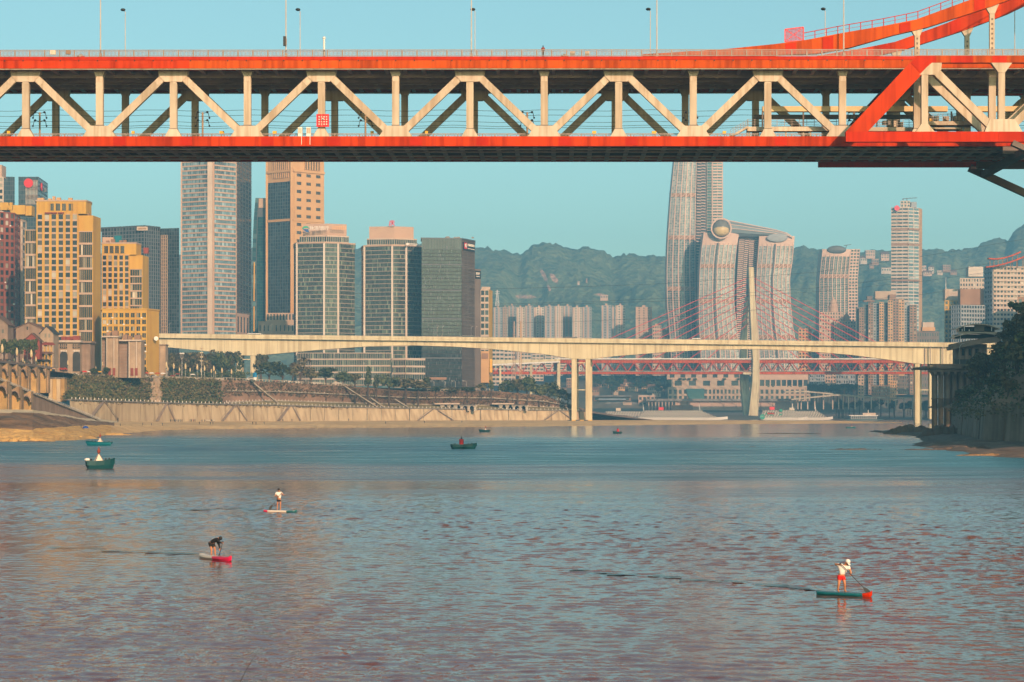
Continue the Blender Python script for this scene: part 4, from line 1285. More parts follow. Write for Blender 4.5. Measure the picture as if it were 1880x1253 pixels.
# ================================================================== white haunched girder bridge
DB = 1650.0
wbr = thing('girder_bridge', 'cream white concrete girder bridge on slim twin piers below the orange one', 'bridge', P(1066, 775, DB))
def yt(px): return 612.4 + (px - 300) * 0.01155      # top of the parapet
low = [(240, 633), (305, 637.5), (380, 645), (440, 652.5), (465, 653.6), (520, 648.5), (600, 641.5), (680, 636), (760, 634.5), (840, 637), (920, 642.5), (1000, 650.5), (1050, 659), (1085, 659.5), (1130, 654), (1220, 647), (1300, 642.5), (1380, 641), (1460, 643.5), (1560, 651.5), (1640, 662), (1684, 668.5), (1706, 669), (1752, 669.5), (1830, 669.5)]
def girder(D, root, w, nm):
    cuts = [240, 452, 760, 1067, 1380, 1695, 1830]
    for a, b in zip(cuts[:-1], cuts[1:]):
        x = [a + (b - a) * i / 16 for i in range(17)]
        mb = MB()
        for x0, x1 in zip(x[:-1], x[1:]):
            zb0, zb1 = PZ(poly_at(low, x0), D), PZ(poly_at(low, x1), D)
            za0, za1 = PZ(yt(x0) + 8.8, D), PZ(yt(x1) + 8.8, D)
            mb.hexa([(PX(x0, D), D, zb0), (PX(x1, D), D, zb1), (PX(x1, D), D + w, zb1), (PX(x0, D), D + w, zb0), (PX(x0, D), D, za0), (PX(x1, D), D, za1), (PX(x1, D), D + w, za1), (PX(x0, D), D + w, za0)])
        mb.build('box_girder', M['girder'], root)
        mb = MB()
        for k in range(1, 16):
            xx = a + (b - a) * k / 16; z0_, z1_ = PZ(poly_at(low, xx), D) + .3, PZ(yt(xx) + 9, D)
            mb.box((PX(xx, D), D - .01, (z0_ + z1_) / 2), (.16, .06, z1_ - z0_))
        stuff(mb.build('segment_joint', M['conc2'], root))
    for (n_, y0, y1, off, m) in (('deck_slab', 5.2, 8.6, -3.2, 'girder'), ('parapet', 0.8, 5.0, -2.9, 'girder'), ('parapet_rail', 0.0, .5, -2.8, 'conc')):
        for a, b in zip(cuts[:-1], cuts[1:]):
            mb = MB()
            x0, x1 = a, b - .3
            q0 = lambda x, dy, dd: Vector((PX(x, D), D + dd, PZ(yt(x) + dy, D)))
            ww = w + 3 if n_ == 'deck_slab' else -off * .2
            dd = off
            if n_ == 'deck_slab': ww = w + 6.4
            mb.hexa([q0(x0, y1, dd), q0(x1, y1, dd), q0(x1, y1, dd + ww), q0(x0, y1, dd + ww), q0(x0, y0, dd), q0(x1, y0, dd), q0(x1, y0, dd + ww), q0(x0, y0, dd + ww)])
            mb.build(n_, M[m], root)
girder(DB, wbr, 8.0, 'near')
girder(DB + 17, wbr, 8.0, 'far')
for cx_, yb in ((452, 699), (1067.5, 772), (1695, 779)):
    legs = ((-13.2, 9.5), (12.2, 8.8)) if cx_ < 1500 else ((-10.5, 9), (15, 6.5))
    ytop = poly_at(low, cx_)
    for dx, w in legs:
        for dd, sh in ((0.4, 0), (17.4, 3.2)):
            D = DB + dd
            yb2 = 790 if cx_ > 1500 and dx > 0 else yb
            if cx_ > 1500: yb2 = 782 if dx < 0 else 770
            a, b = P(cx_ + dx - w / 2 + sh, yb2, D), P(cx_ + dx + w / 2 + sh, ytop - 2, D)
            mb = MB()
            mb.box(((a.x + b.x) / 2, D + 3.4, (a.z + b.z) / 2), (b.x - a.x, 6.4, b.z - a.z))
            mb.build('pier_leg', M['girder'], wbr)
    for ys in ((ytop + 8,) if cx_ < 1000 else (ytop + 8, 717)):
        mb = MB()
        a, b = P(cx_ + legs[0][0], ys, DB + 1), P(cx_ + legs[1][0], ys - 1.6, DB + 1)
        mb.box(((a.x + b.x) / 2, DB + 3.4, (a.z + b.z) / 2), (b.x - a.x, 3.0, b.z - a.z)); mb.build('tie_beam', M['girder'], wbr)
for i in range(6):                                # striped collar round the mid pier
    a, b = P(1042 + i * 7.5, 778, DB - 3), P(1042 + (i + 1) * 7.5, 771.4, DB - 3)
    mb = MB(); mb.box(((a.x + b.x) / 2, DB + 6, (a.z + b.z) / 2 - .3), (b.x - a.x, 18, b.z - a.z + .6)); mb.build('pier_collar', M['black'] if i % 2 == 0 else M['yellow'], wbr)
mb = MB(); mb.bar(P(1708, 671, DB - 3), P(1708, 636, DB - 3), .8, .6); mb.bar(P(1731, 669, DB - 3), P(1731, 637, DB - 3), .8, .6); mb.bar(P(1698, 668, DB - .3), P(1698, 640, DB - .3), 1.0, .6)
mb.build('drain_pipe', M['rail'], wbr)
def bus(px, w, h, m, lab, name='bus', D=DB + 4, kind='bus'):
    b = P(px, yt(px) + 4, D)
    o = thing(name, lab, kind, b, 'traffic on the white bridge')
    L, hh = w * D / F, h * D / F
    mb = MB(); mb.box(b + Vector((0, 0, .5 + hh / 2)), (L, 2.5, hh)); mb.build('body', M[m], o)
    mb = MB(); mb.box(b + Vector((0, -1.26, .5 + hh * .62)), (L * .92, .06, hh * .34)); mb.build('window_band', M['black'], o)
    mb = MB(); mb.box(b + Vector((0, 0, .55 + hh)), (L * .9, 2.2, .12)); mb.build('roof', M['white'], o)
    for dx in (-.32, .32):
        mb = MB(); mb.tube([b + Vector((dx * L, -1.3, .5)), b + Vector((dx * L, 1.3, .5))], .5, 10); mb.build('wheel', M['black'], o)
bus(467, 25, 4.5, 'white', 'white-roofed bus on the white bridge in front of the slim glass tower')
bus(859, 23, 4.6, 'tealdark', 'dark green bus on the white bridge in front of the dark office block')
bus(1047, 25, 4.2, 'black', 'black long bus on the white bridge above the striped pier')
bus(1278, 15, 5.0, 'white', 'white truck on the white bridge under the tall banded tower', 'truck', kind='truck')
for i, px in enumerate((311, 482, 497, 803, 812, 865, 873, 1660)):
    b = P(px, yt(px) + 4, DB + 9)
    lp = thing('street_lamp', f'thin lamp pole on the white bridge deck, {ORD[i]} from the left', 'street lamp', b, 'lamp poles on the white bridge')
    mb = MB(); mb.tube([b, b + Vector((0, 0, 8.5)), b + Vector((.8, 0, 9.4))], [.14, .11, .08], 5); mb.build('pole', M['pole'], lp)
    mb = MB(); mb.box(b + Vector((1.0, 0, 9.4)), (.9, .3, .15)); mb.build('lamp_head', M['pole'], lp)

# ================================================================== far cable-stayed truss bridge
DQ = 2620.0
M['cablered'] = mat('red_cable_sheath', (0.72, 0.035, 0.02), 0.5, 0.05, 0.2)
qbr = thing('cable_stayed_bridge', 'distant orange truss bridge hung on red cables from one pale pylon', 'bridge', P(1383, 775, DQ))
QW = 24.0
def qz(y): return PZ(y, DQ)
xl, xr = 1018, 1790
def qbar(name, x0, y0, x1, y1, D, w, h, m, root=qbr):
    mb = MB(); mb.bar(P(x0, y0, D), P(x1, y1, D), h, w, up=(0, 0, 1)); return mb.build(name, m, root)
for dd in (0, QW):
    D = DQ + dd
    z = lambda y: PZ(y, DQ)
    for (y0, y1, nm, m) in ((661.3, 666.8, 'top_chord', 'amber'), (682.8, 687.2, 'bottom_chord', 'amber')):
        a0 = 895 if nm == 'bottom_chord' else xl
        for k in range(8):
            x0 = a0 + (xr - a0) * k / 8; x1 = a0 + (xr - a0) * (k + 1) / 8 - .2
            mb = MB(); mb.hexa([(PX(x0, DQ), D, z(y1)), (PX(x1, DQ), D, z(y1)), (PX(x1, DQ), D + 1.4, z(y1)), (PX(x0, DQ), D + 1.4, z(y1)), (PX(x0, DQ), D, z(y0)), (PX(x1, DQ), D, z(y0)), (PX(x1, DQ), D + 1.4, z(y0)), (PX(x0, DQ), D + 1.4, z(y0))])
            mb.build(nm, M[m], qbr)
    x = 898.0
    while x < xr:
        for a, b in ((0, 12.1), (24.2, 12.1)):
            mb = MB()
            mb.bar((PX(x + a, DQ), D + .7, z(666)), (PX(x + b, DQ), D + .7, z(683.5)), 1.0, 1.5, up=(0, 1, 0))
            mb.build('web_diagonal', M['orange'], qbr)
        x += 24.2
mb = MB()
for (y0, y1) in ((659.6, 661.0), (681.5, 682.6)):
    mb.hexa([(PX(xl, DQ), DQ - 1.5, qz(y1)), (PX(xr, DQ), DQ - 1.5, qz(y1)), (PX(xr, DQ), DQ + QW + 3, qz(y1)), (PX(xl, DQ), DQ + QW + 3, qz(y1)), (PX(xl, DQ), DQ - 1.5, qz(y0)), (PX(xr, DQ), DQ - 1.5, qz(y0)), (PX(xr, DQ), DQ + QW + 3, qz(y0)), (PX(xl, DQ), DQ + QW + 3, qz(y0))])
mb.build('deck', M['conc'], qbr)
mb = MB(); mb.bar(P(xl, 658.8, DQ - 1.2), P(xr, 658.8, DQ - 1.2), .4, .9); mb.build('parapet', M['white'], qbr)
# pylon: two bowed legs meeting at the top and the foot
nearL = [(776, 1371, 1391.5), (745, 1374.5, 1392.5), (700, 1379, 1394.2), (660, 1380, 1394), (625, 1377.5, 1392.3), (580, 1375.6, 1388.5), (540, 1374.4, 1386), (491, 1373, 1384.5)]
farL = [(776, 1369, 1384), (745, 1365.5, 1382), (700, 1363, 1379), (660, 1363, 1378), (625, 1363.5, 1378), (580, 1367.5, 1378.5), (545, 1371.5, 1380)]
for nm, tab, dd in (('pylon_leg', nearL, -6), ('pylon_leg', farL, QW + 4)):
    for (y0, a0, b0), (y1, a1, b1) in zip(tab[:-1], tab[1:]):
        tw = lambda y: DQ + dd * (1 - abs((y - 650) / 150) ** 1.4 * .8)
        da, db = tw(y0), tw(y1)
        sc = 1.0
        mb = MB()
        q8 = []
        for (yy, aa, bb, dd_) in ((y0, a0, b0, da), (y1, a1, b1, db)):
            X0, X1, Z = PX(aa, DQ), PX(bb, DQ), PZ(yy, DQ)
            q8 += [(X0 + 1, dd_, Z), (X1 - 2.2, dd_, Z), (X1, dd_ + 3, Z), (X1 - 1, dd_ + 8, Z), (X0, dd_ + 8, Z)]
        n = 5
        for i in range(n): mb.face([q8[i], q8[(i + 1) % n], q8[n + (i + 1) % n], q8[n + i]])
        mb.face(q8[5:]); mb.face(q8[:5][::-1])
        mb.build(nm, M['girder'], qbr, fix=True)
mb = MB(); mb.hexa([(PX(1364, DQ), DQ - 2, qz(688)), (PX(1392, DQ), DQ - 2, qz(688)), (PX(1392, DQ), DQ + QW + 4, qz(688)), (PX(1364, DQ), DQ + QW + 4, qz(688)), (PX(1364, DQ), DQ - 2, qz(684)), (PX(1392, DQ), DQ - 2, qz(684)), (PX(1392, DQ), DQ + QW + 4, qz(684)), (PX(1364, DQ), DQ + QW + 4, qz(684))]); mb.build('pylon_crossbeam', M['girder'], qbr)
for i in range(9):
    yA = 508 + i * 10.2
    for x1 in (1034 + i * 33, 1668 - i * 25):
        mb = MB(); mb.tube([P(1379, yA, DQ + 6), P(x1, 660, DQ + 11)], .4, 5); mb.build('stay_cable', M['cablered'], qbr)
# left approach viaduct on cream columns
mb = MB(); mb.hexa([P(880, 669.5, DQ - 6), P(1028, 663.5, DQ - 6), P(1028, 663.5, DQ + 12), P(880, 669.5, DQ + 12), P(880, 661.5, DQ - 6), P(1028, 659.8, DQ - 6), P(1028, 659.8, DQ + 12), P(880, 661.5, DQ + 12)]); mb.build('approach_deck', M['girder'], qbr)
mb = MB(); mb.bar(P(880, 671, DQ - 7), P(1028, 664.6, DQ - 7), 1, 1.4); mb.build('approach_kerb', M['white'], qbr)
for x, w, yb in ((918.5, 3.6, 716), (975, 4.2, 716), (1026, 5.4, 735)):
    a, b = P(x - w / 2, yb + 12, DQ - 4), P(x + w / 2, 664, DQ - 4)
    mb = MB(); mb.box(((a.x + b.x) / 2, DQ + 1, (a.z + b.z) / 2), (b.x - a.x, 9, b.z - a.z)); mb.build('approach_column', M['girder'], qbr)
a, b = P(1017, 760, DQ + 14), P(1023, 664, DQ + 14)
mb = MB(); mb.box(((a.x + b.x) / 2, DQ + 20, (a.z + b.z) / 2), (b.x - a.x, 9, b.z - a.z)); mb.build('approach_column', M['conc'], qbr)
# ================================================================== the city
M['yellowwall'] = mat('yellow_render', (0.62, 0.36, 0.055), 0.85, 0.08, 0.06, streak=0.10)
M['pinkband'] = mat('pink_spandrel', (0.52, 0.36, 0.26), 0.8, 0.08, 0.1)
M['redwall'] = mat('red_brown_render', (0.30, 0.085, 0.05), 0.85, 0.12, 0.08, streak=0.1)
M['brownwall'] = mat('brown_render', (0.36, 0.21, 0.13), 0.85, 0.12, 0.06, streak=0.12)
M['beige'] = mat('beige_cladding', (0.52, 0.38, 0.27), 0.75, 0.07, 0.05, streak=0.06)
M['taupe'] = mat('taupe_frame', (0.31, 0.26, 0.215), 0.7, 0.08, 0.05)
M['pinkstone'] = mat('pink_stone', (0.54, 0.36, 0.26), 0.7, 0.06, 0.05)
M['orangestone'] = mat('orange_stone', (0.62, 0.36, 0.16), 0.75, 0.07, 0.05, streak=0.06)
M['greyglassw'] = mat('grey_curtain_frame', (0.17, 0.17, 0.18), 0.5, 0.1, 0.05)
M['darkwall'] = mat('dark_brown_cladding', (0.20, 0.15, 0.125), 0.75, 0.12, 0.05, streak=0.08)
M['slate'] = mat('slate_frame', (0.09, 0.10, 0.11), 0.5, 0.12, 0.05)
M['palewall'] = mat('pale_render', (0.58, 0.47, 0.38), 0.8, 0.08, 0.05, streak=0.08)
M['whitewall'] = mat('white_render', (0.66, 0.58, 0.50), 0.8, 0.06, 0.05, streak=0.06)
M['greyblue'] = mat('grey_blue_render', (0.34, 0.36, 0.38), 0.8, 0.1, 0.05)
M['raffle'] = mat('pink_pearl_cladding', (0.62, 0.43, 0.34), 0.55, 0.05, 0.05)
G_flat = glass('flat_windows', [(0.0, (.010, .012, .014)), (0.62, (.030, .030, .030)), (0.8, (.10, .09, .075)), (0.92, (.34, .30, .23)), (1.0, (.60, .55, .47))], 0.2)
G_dark = glass('dark_glass', [(0.0, (.012, .022, .026)), (0.6, (.026, .042, .050)), (1.0, (.060, .085, .095))], 0.12)
G_teal = glass('teal_glass', [(0.0, (.018, .060, .075)), (0.6, (.045, .125, .145)), (1.0, (.16, .27, .28))], 0.1)
G_green = glass('green_glass', [(0.0, (.012, .026, .026)), (0.6, (.026, .052, .046)), (0.85, (.060, .095, .072)), (0.96, (.14, .19, .13)), (1.0, (.24, .30, .22))], 0.14)
G_band = glass('band_glass', [(0.0, (.06, .14, .18)), (0.6, (.12, .25, .31)), (1.0, (.32, .48, .54))], 0.15)
G_sky = glass('pale_glass', [(0.0, (.10, .17, .19)), (0.6, (.19, .28, .29)), (1.0, (.36, .43, .42))], 0.15)
G_deep = glass('deep_teal_glass', [(0.0, (.006, .045, .055)), (0.7, (.012, .075, .085)), (1.0, (.03, .11, .12))], 0.08)
def clutter(root, px0, px1, y, D, n, m=None, h=3):
    for i in range(n):
        p = rnd.uniform(px0, px1); w = rnd.uniform(1.5, 4)
        mb = MB(); b = P(p, y, D + rnd.uniform(4, 12)); hh = rnd.uniform(.5, 1) * h
        mb.box(b + Vector((0, 0, hh / 2)), (w, w, hh)); mb.build('roof_unit', m or M['conc2'], root)

# -- yellow apartment tower, the nearest of the left bank
D = 1352
r, fs = tower('apartment_tower', 'tall yellow apartment tower with a stepped crown and white balcony bands, left bank', 'building', [(67, D), (144, D)], 393, 700, M['yellowwall'], 22)
facade(r, fs[0], 26, 6, M['yellowwall'], G_flat, .36, .30, .55, .3, split=True, indiv=True, wname='window', swall=M['pinkband'])
_, f2 = tower('', '', '', [(46, D + 3), (67, D + 3)], 422, 700, M['yellowwall'], 18, 'side_wing', r)
facade(r, f2[0], 12, 1, M['yellowwall'], G_flat, .1, .16, .5, .9, nsub=6, swall=M['pinkband'], sname='balcony_slab'); 
_, f2 = tower('', '', '', [(144, D + 3), (171, D + 3), (185, D + 22)], 396, 700, M['yellowwall'], 12, 'side_wing', r)
S_ = sub(f2[0], 0, 1, 0, .905)
facade(r, S_, 12, 1, M['yellowwall'], G_flat, .12, .16, .5, .9, nsub=7, swall=M['pinkband'], sname='balcony_slab')
_, f3 = tower('', '', '', [(67, D + 1), (158, D + 1), (168, D + 14)], 370, 393, M['yellowwall'], 12, 'crown', r, cap=(.8, M['pinkband']))
facade(r, sub(f3[0], .24, .76, .25, .82), 1, 4, M['yellowwall'], G_dark, .3, 0, .5, nsub=3)
mb = MB()
for i in range(9):
    p = f3[0](i / 9 + .05, 0); q_ = f3[0](i / 9 + .05, 1); mb.bar(p + Vector((0, -.2, 0)), q_ + Vector((0, -.2, 0)), .4, .5)
mb.build('crown_rib', M['yellowwall'], r)
clutter(r, 75, 130, 370, D, 6, M['orangestone']); clutter(r, 146, 168, 396, D, 4, M['brownwall'], 2)
for px in (88, 99, 112):
    mb = MB(); mb.box(P(px, 391.5, D - .8), (3.4, 2.2, .8)); mb.build('balcony', M['rustred'], r)

# -- second yellow tower and its broad lower block
D = 1400
r, fs = tower('apartment_tower', 'shorter yellow apartment tower rising behind the broad yellow block', 'building', [(187, D), (238, D)], 468, 575, M['yellowwall'], 22)
facade(r, fs[0], 10, 5, M['yellowwall'], G_flat, .36, .30, .55, .3, split=True, indiv=True, wname='window', swall=M['pinkband'])
_, f2 = tower('', '', '', [(238, D + 3), (262, D + 3), (273, D + 20)], 469, 575, M['yellowwall'], 10, 'side_wing', r)
facade(r, sub(f2[0], 0, 1, 0, .76), 6, 1, M['yellowwall'], G_flat, .12, .18, .5, .9, nsub=5, swall=M['pinkband'], sname='balcony_slab')
_, f3 = tower('', '', '', [(187, D + 1), (250, D + 1), (259, D + 12)], 448, 468, M['yellowwall'], 10, 'crown', r, cap=(.8, M['pinkband']))
facade(r, sub(f3[0], .05, .68, .12, .8), 1, 4, M['yellowwall'], G_dark, .3, 0, .5, nsub=3)
clutter(r, 190, 240, 448, D, 4, M['brownwall']); clutter(r, 262, 270, 466, D, 2, M['rustred'], 4)
fbox(r, 'roof_screen', M['teal'], 210, 223, 433, 446, D + 18, 1)
fbox(r, 'roof_hut', M['pinkstone'], 188, 208, 436, 447, D + 16, 6)
D = 1335
r, fs = tower('apartment_block', 'broad yellow block of paired windows with a blank right end, left of the white bridge', 'building', [(187, D), (270, D), (292, D + 16)], 569, 700, M['yellowwall'], 25, cap=(.7, M['yellowwall']))
facade(r, sub(fs[0], 0, 1, .12, .97), 9, 8, M['yellowwall'], G_flat, .32, .34, .9, .5, nsub=2, split=True, swall=M['yellowwall'])
for px in (258, 263, 268):
    mb = MB(); a, b = P(px - 1.2, 688, D - .2), P(px + 1.2, 660, D - .2); mb.box(((a.x + b.x) / 2, D - .2, (a.z + b.z) / 2), (b.x - a.x, .5, b.z - a.z)); mb.build('slot_window', G_dark, r)
q_ = P(284, 622, D + 8)
mb = MB(); mb.tube([q_ + Vector((.8, -.7, 0)), q_ + Vector((1.2, -2.2, 0))], 1.35, 12); mb.build('round_sign', M['white'], r)
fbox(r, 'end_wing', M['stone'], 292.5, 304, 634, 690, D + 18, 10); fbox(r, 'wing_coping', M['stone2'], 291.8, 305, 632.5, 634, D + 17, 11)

def coolers(root, S, n, rows, cols):
    mb = MB()
    for i in range(n):
        u, v = (rnd.randrange(cols) + rnd.choice((.08, .92))) / cols, (rnd.randrange(rows) + .12) / rows
        mb.box(S(min(.97, u), v) + S.n * .9, (1.1, .7, .8))
    stuff(mb.build('air_conditioner', M['white'], root))
coolers(r, sub(fs[0], 0, 1, .12, .97), 22, 9, 8)
# -- red-brown and beige flats at the left edge
r, fs = tower('apartment_tower', 'red-brown apartment tower at the far left edge, half in shadow', 'building', [(-40, 1420), (26, 1440), (36, 1470)], 386, 690, M['redwall'], 25)
facade(r, fs[0], 23, 7, M['redwall'], G_flat, .34, .36, .9, .5); facade(r, fs[1], 23, 2, M['redwall'], G_flat, .3, .4, .4, .4); coolers(r, fs[0], 50, 23, 7)
clutter(r, -20, 24, 386, 1440, 4, M['yellowwall'], 5)
r, fs = tower('apartment_tower', 'narrow beige apartment tower between the red-brown and the yellow towers', 'building', [(25, 1475), (40, 1470), (48, 1482)], 405, 690, M['palewall'], 20, cap=(.8, M['pinkband']))
facade(r, fs[0], 20, 2, M['palewall'], G_flat, .4, .35, .8, .5); facade(r, fs[1], 20, 1, M['palewall'], G_flat, .3, .3, .4, .5)
fbox(r, 'roof_block', M['yellowwall'], 19, 46, 377, 394, 1490, 12); fbox(r, 'roof_block', M['yellowwall'], 46, 58, 378, 396, 1492, 10); fbox(r, 'roof_block', M['yellowwall'], 0, 15, 372, 386, 1500, 10)
r, fs = tower('apartment_tower', 'cream tower cut by the left edge of the picture above the red-brown flats', 'building', [(-60, 1700), (7, 1700)], 325, 690, M['palewall'], 25)
facade(r, fs[0], 34, 6, M['palewall'], G_flat, .4, .4, .6)
fbox(r, 'roof_tower', M['pinkstone'], -30, 3, 303, 325, 1705, 15)

# -- dark glass pair with round red signs
D = 1900
r, fs = tower('office_tower', 'dark glass office tower with a round red sign at its top', 'building', [(34, D), (70, D), (87, D + 55)], 325, 690, M['slate'], 30)
facade(r, fs[0], 44, 8, M['slate'], G_dark, .12, .14, .25, .2); facade(r, fs[1], 44, 6, M['slate'], G_dark, .16, .3, .3, .3)
facade(r, sub(fs[0], .35, .97, .86, .985), 1, 9, M['palewall'], G_sky, .35, 0, .5)
mb = MB(); q_ = P(52.5, 336.5, D - 1); mb.tube([q_ + Vector((0, -.8, 0)), q_], 3.9, 20); mb.build('round_sign', M['redsign'], r)
q_ = fs[1](.3, .958); mb = MB(); mb.tube([q_ + fs[1].n * 1.2, q_ + fs[1].n * .3], 3.6, 16); mb.build('round_sign', M['redsign'], r)
q_ = fs[1](.68, .955); mb = MB(); mb.box(q_ + fs[1].n * .8, (2.6, 5, 3.4)); mb.build('sign_board', M['greyglassw'], r)
r, fs = tower('office_tower', 'dark glass slab behind the cream tower, left of the red signed office tower', 'building', [(7, D + 20), (27, D + 20)], 325, 690, M['slate'], 30)
facade(r, fs[0], 44, 5, M['slate'], G_dark, .12, .14, .25, .2)

# -- grey glass offices behind the second yellow tower
D = 1720
r, fs = tower('office_block', 'grey glass office block with a small pale sign, behind the yellow towers', 'building', [(187, D + 20), (265, D), (293, D + 14)], 416, 690, M['greyglassw'], 30, cap=(.8, M['slate']))
facade(r, fs[0], 40, 14, M['greyglassw'], G_dark, .2, .22, .3, .2); facade(r, fs[1], 40, 7, M['greyglassw'], G_dark, .26, .16, .35, .2)
sg = fbox(r, 'sign_board', M['palewall'], 251, 271, 416.5, 423.5, D - 1.5, .8)
mb = MB()
for i in range(7): mb.box(P(255 + i * 2.1, 419.4, D - 2.4), (.5, .12, rnd.uniform(.7, 1.2))); mb.box(P(255.4 + i * 2.1, 419.2 + rnd.uniform(-.5, .5), D - 2.4), (.6, .12, .3))
stuff(mb.build('sign_lettering', M['orangestone'], sg))
r, fs = tower('office_block', 'dark grey office slab with a pale glass strip, left of the banded tower', 'building', [(293, D + 40), (329, D + 34)], 419, 690, M['slate'], 25)
facade(r, fs[0], 40, 8, M['slate'], G_dark, .14, .2, .3, .2)
facade(r, sub(fs[0], .1, .42, .0, .955), 40, 3, M['beige'], G_sky, .25, .2, 1.2, 1.0)

# -- banded tower
D = 1950
r, fs = tower('office_tower', 'tall pink-banded glass tower left of centre, its top hidden by the orange bridge', 'building', [(333, D), (388, D - 16), (434.5, D + 4), (461, D + 70)], 262, 616, M['pinkstone'], 30)
facade(r, sub(fs[0], 0.02, .9, 0, 1), 43, 1, M['pinkstone'], G_band, .03, .32, .4, .4, nsub=14, split=True)
facade(r, sub(fs[1], .10, .98, 0, 1), 43, 1, M['pinkstone'], G_band, .03, .32, .4, .4, nsub=11, split=True)
facade(r, fs[2], 43, 5, M['slate'], G_dark, .14, .22, .35, .3)
mb = MB(); a = fs[0](.955, 0); b = fs[0](.955, 1); mb.bar(a, b, 4.2, 2.4, up=(0, 1, 0)); mb.build('corner_pier', M['palewall'], r)
mb = MB(); a = fs[0](.0, 0); b = fs[0](.0, 1); mb.bar(a, b, 1.0, 1.6, up=(0, 1, 0)); mb.build('corner_pier', M['pinkstone'], r)
_, f2 = tower('', '', '', [(434, D + 2), (457, D + 40)], 575, 616, M['pinkstone'], 20, 'podium', r); facade(r, f2[0], 1, 4, M['pinkstone'], G_dark, .4, .3, .5)
# -- slim curved glass tower
D = 2110
tab = [(612, 463, 492), (560, 463, 492), (500, 462.5, 491), (440, 464, 491), (400, 466, 490.5), (364, 469, 490)]
def tabS(tab, D, y0=None, y1=None, bulge=0):
    y0 = tab[0][0] if y0 is None else y0; y1 = tab[-1][0] if y1 is None else y1
    def fn(u, v):
        y = y0 + (y1 - y0) * v
        for (ya, la, ra), (yb, lb, rb) in zip(tab[:-1], tab[1:]):
            if ya >= y >= yb:
                t = (ya - y) / (ya - yb); l = la + (lb - la) * t; r_ = ra + (rb - ra) * t; break
        else: l, r_ = (tab[-1][1], tab[-1][2]) if y < tab[-1][0] else (tab[0][1], tab[0][2])
        return P(l + (r_ - l) * u, y, D) + Vector((0, -bulge * math.sin(math.pi * u) * D / F * 10, 0))
    return Surf(fn)
def shell(S, nu, nv, depth, name, m, root):        # closed body behind a curved front
    mb = MB()
    g = [[S(i / nu, j / nv) for i in range(nu + 1)] for j in range(nv + 1)]
    dv = Vector((0, depth, 0))
    for j in range(nv):
        for i in range(nu):
            mb.face((g[j][i], g[j][i + 1], g[j + 1][i + 1], g[j + 1][i])); mb.face((g[j][i] + dv, g[j + 1][i] + dv, g[j + 1][i + 1] + dv, g[j][i + 1] + dv))
        mb.face((g[j][0], g[j + 1][0], g[j + 1][0] + dv, g[j][0] + dv)); mb.face((g[j][nu], g[j][nu] + dv, g[j + 1][nu] + dv, g[j + 1][nu]))
    for i in range(nu):
        mb.face((g[nv][i], g[nv][i + 1], g[nv][i + 1] + dv, g[nv][i] + dv))
    return mb.build(name, m, root)
r = thing('office_tower', 'slim dark teal glass tower with a curved edge and yellow strip', 'building', P(477, 612, D))
S_ = tabS(tab, D); shell(S_, 2, 8, 25, 'wall', M['slate'], r)
facade(r, sub(S_, .3, 1, 0, .86), 40, 6, M['slate'], G_deep, .06, .08, .15, .12, vseg=8)
facade(r, sub(S_, 0, .26, 0, 1), 30, 1, M['slate'], G_teal, .1, .1, .2, .15, vseg=8)
mb = MB()
for y0, y1 in ((609, 563), (553, 482)):
    mb.bar(P(466.5, y0, D - 1.2), P(466.5 + (.5 if y1 < 500 else 0), y1, D - 1.2), 1.6, 1)
mb.build('light_strip', M['yellow'], r)
fbox(r, 'top_panel', M['beige'], 475, 487, 365, 382, D - 1, 1)
# -- orange stone tower
D = 2080
r, fs = tower('office_tower', 'tall orange stone tower with a dark glass left face and columned top', 'building', [(490, D + 20), (537.5, D), (595, D + 26)], 262, 616, M['orangestone'], 35)
S_ = fs[0]
facade(r, sub(S_, .06, .9, .1, .80), 40, 9, M['slate'], G_dark, .1, .2, .5, .4)
facade(r, sub(S_, .24, .84, .82, .94), 1, 8, M['orangestone'], G_sky, .35, 0, 1.0)
mb = MB()
for i in range(12):
    t0, t1 = math.pi * i / 12, math.pi * (i + 1) / 12
    c = lambda t: S_(.54 - .3 * math.cos(t), .915 + .03 * math.sin(t)) + S_.n * .9
    mb.bar(c(t0), c(t1), 1.2, 1.4)
mb.build('arch', M['orangestone'], r)
S2 = fs[1]
facade(r, sub(S2, .04, .96, 0, .855), 20, 3, M['orangestone'], G_dark, .52, .62, .35, .3, nsub=4)
facade(r, sub(S2, .36, .86, .865, .95), 1, 6, M['orangestone'], G_dark, .45, 0, 1.2)
for v, dd in ((.855, 1.4), (.96, 1.6), (.60, .8), (.11, 1.2)):
    for SS in (S_, S2):
        mb = MB(); mb.strip([SS(0, v + .006), SS(1, v + .006)], [SS(0, v - .006), SS(1, v - .006)], SS.n, dd); mb.build('cornice', M['orangestone'], r)
mb = MB(); a, b = fs[0](.0, 0), fs[0](.0, 1); mb.bar(a, b, 2, 2); a, b = S_(.96, 0), S_(.96, 1); mb.bar(a, b, 3.4, 2); mb.build('corner_pier', M['orangestone'], r)
_, f2 = tower('', '', '', [(474, D - 30), (541, D - 30)], 590, 616, M['beige'], 28, 'podium', r); facade(r, f2[0], 1, 9, M['beige'], G_flat, .7, .6, .4)
_, f2 = tower('', '', '', [(489, D - 26), (541, D - 26)], 575, 590, M['beige'], 28, 'podium', r); facade(r, f2[0], 1, 9, M['beige'], G_dark, .5, .3, .8)

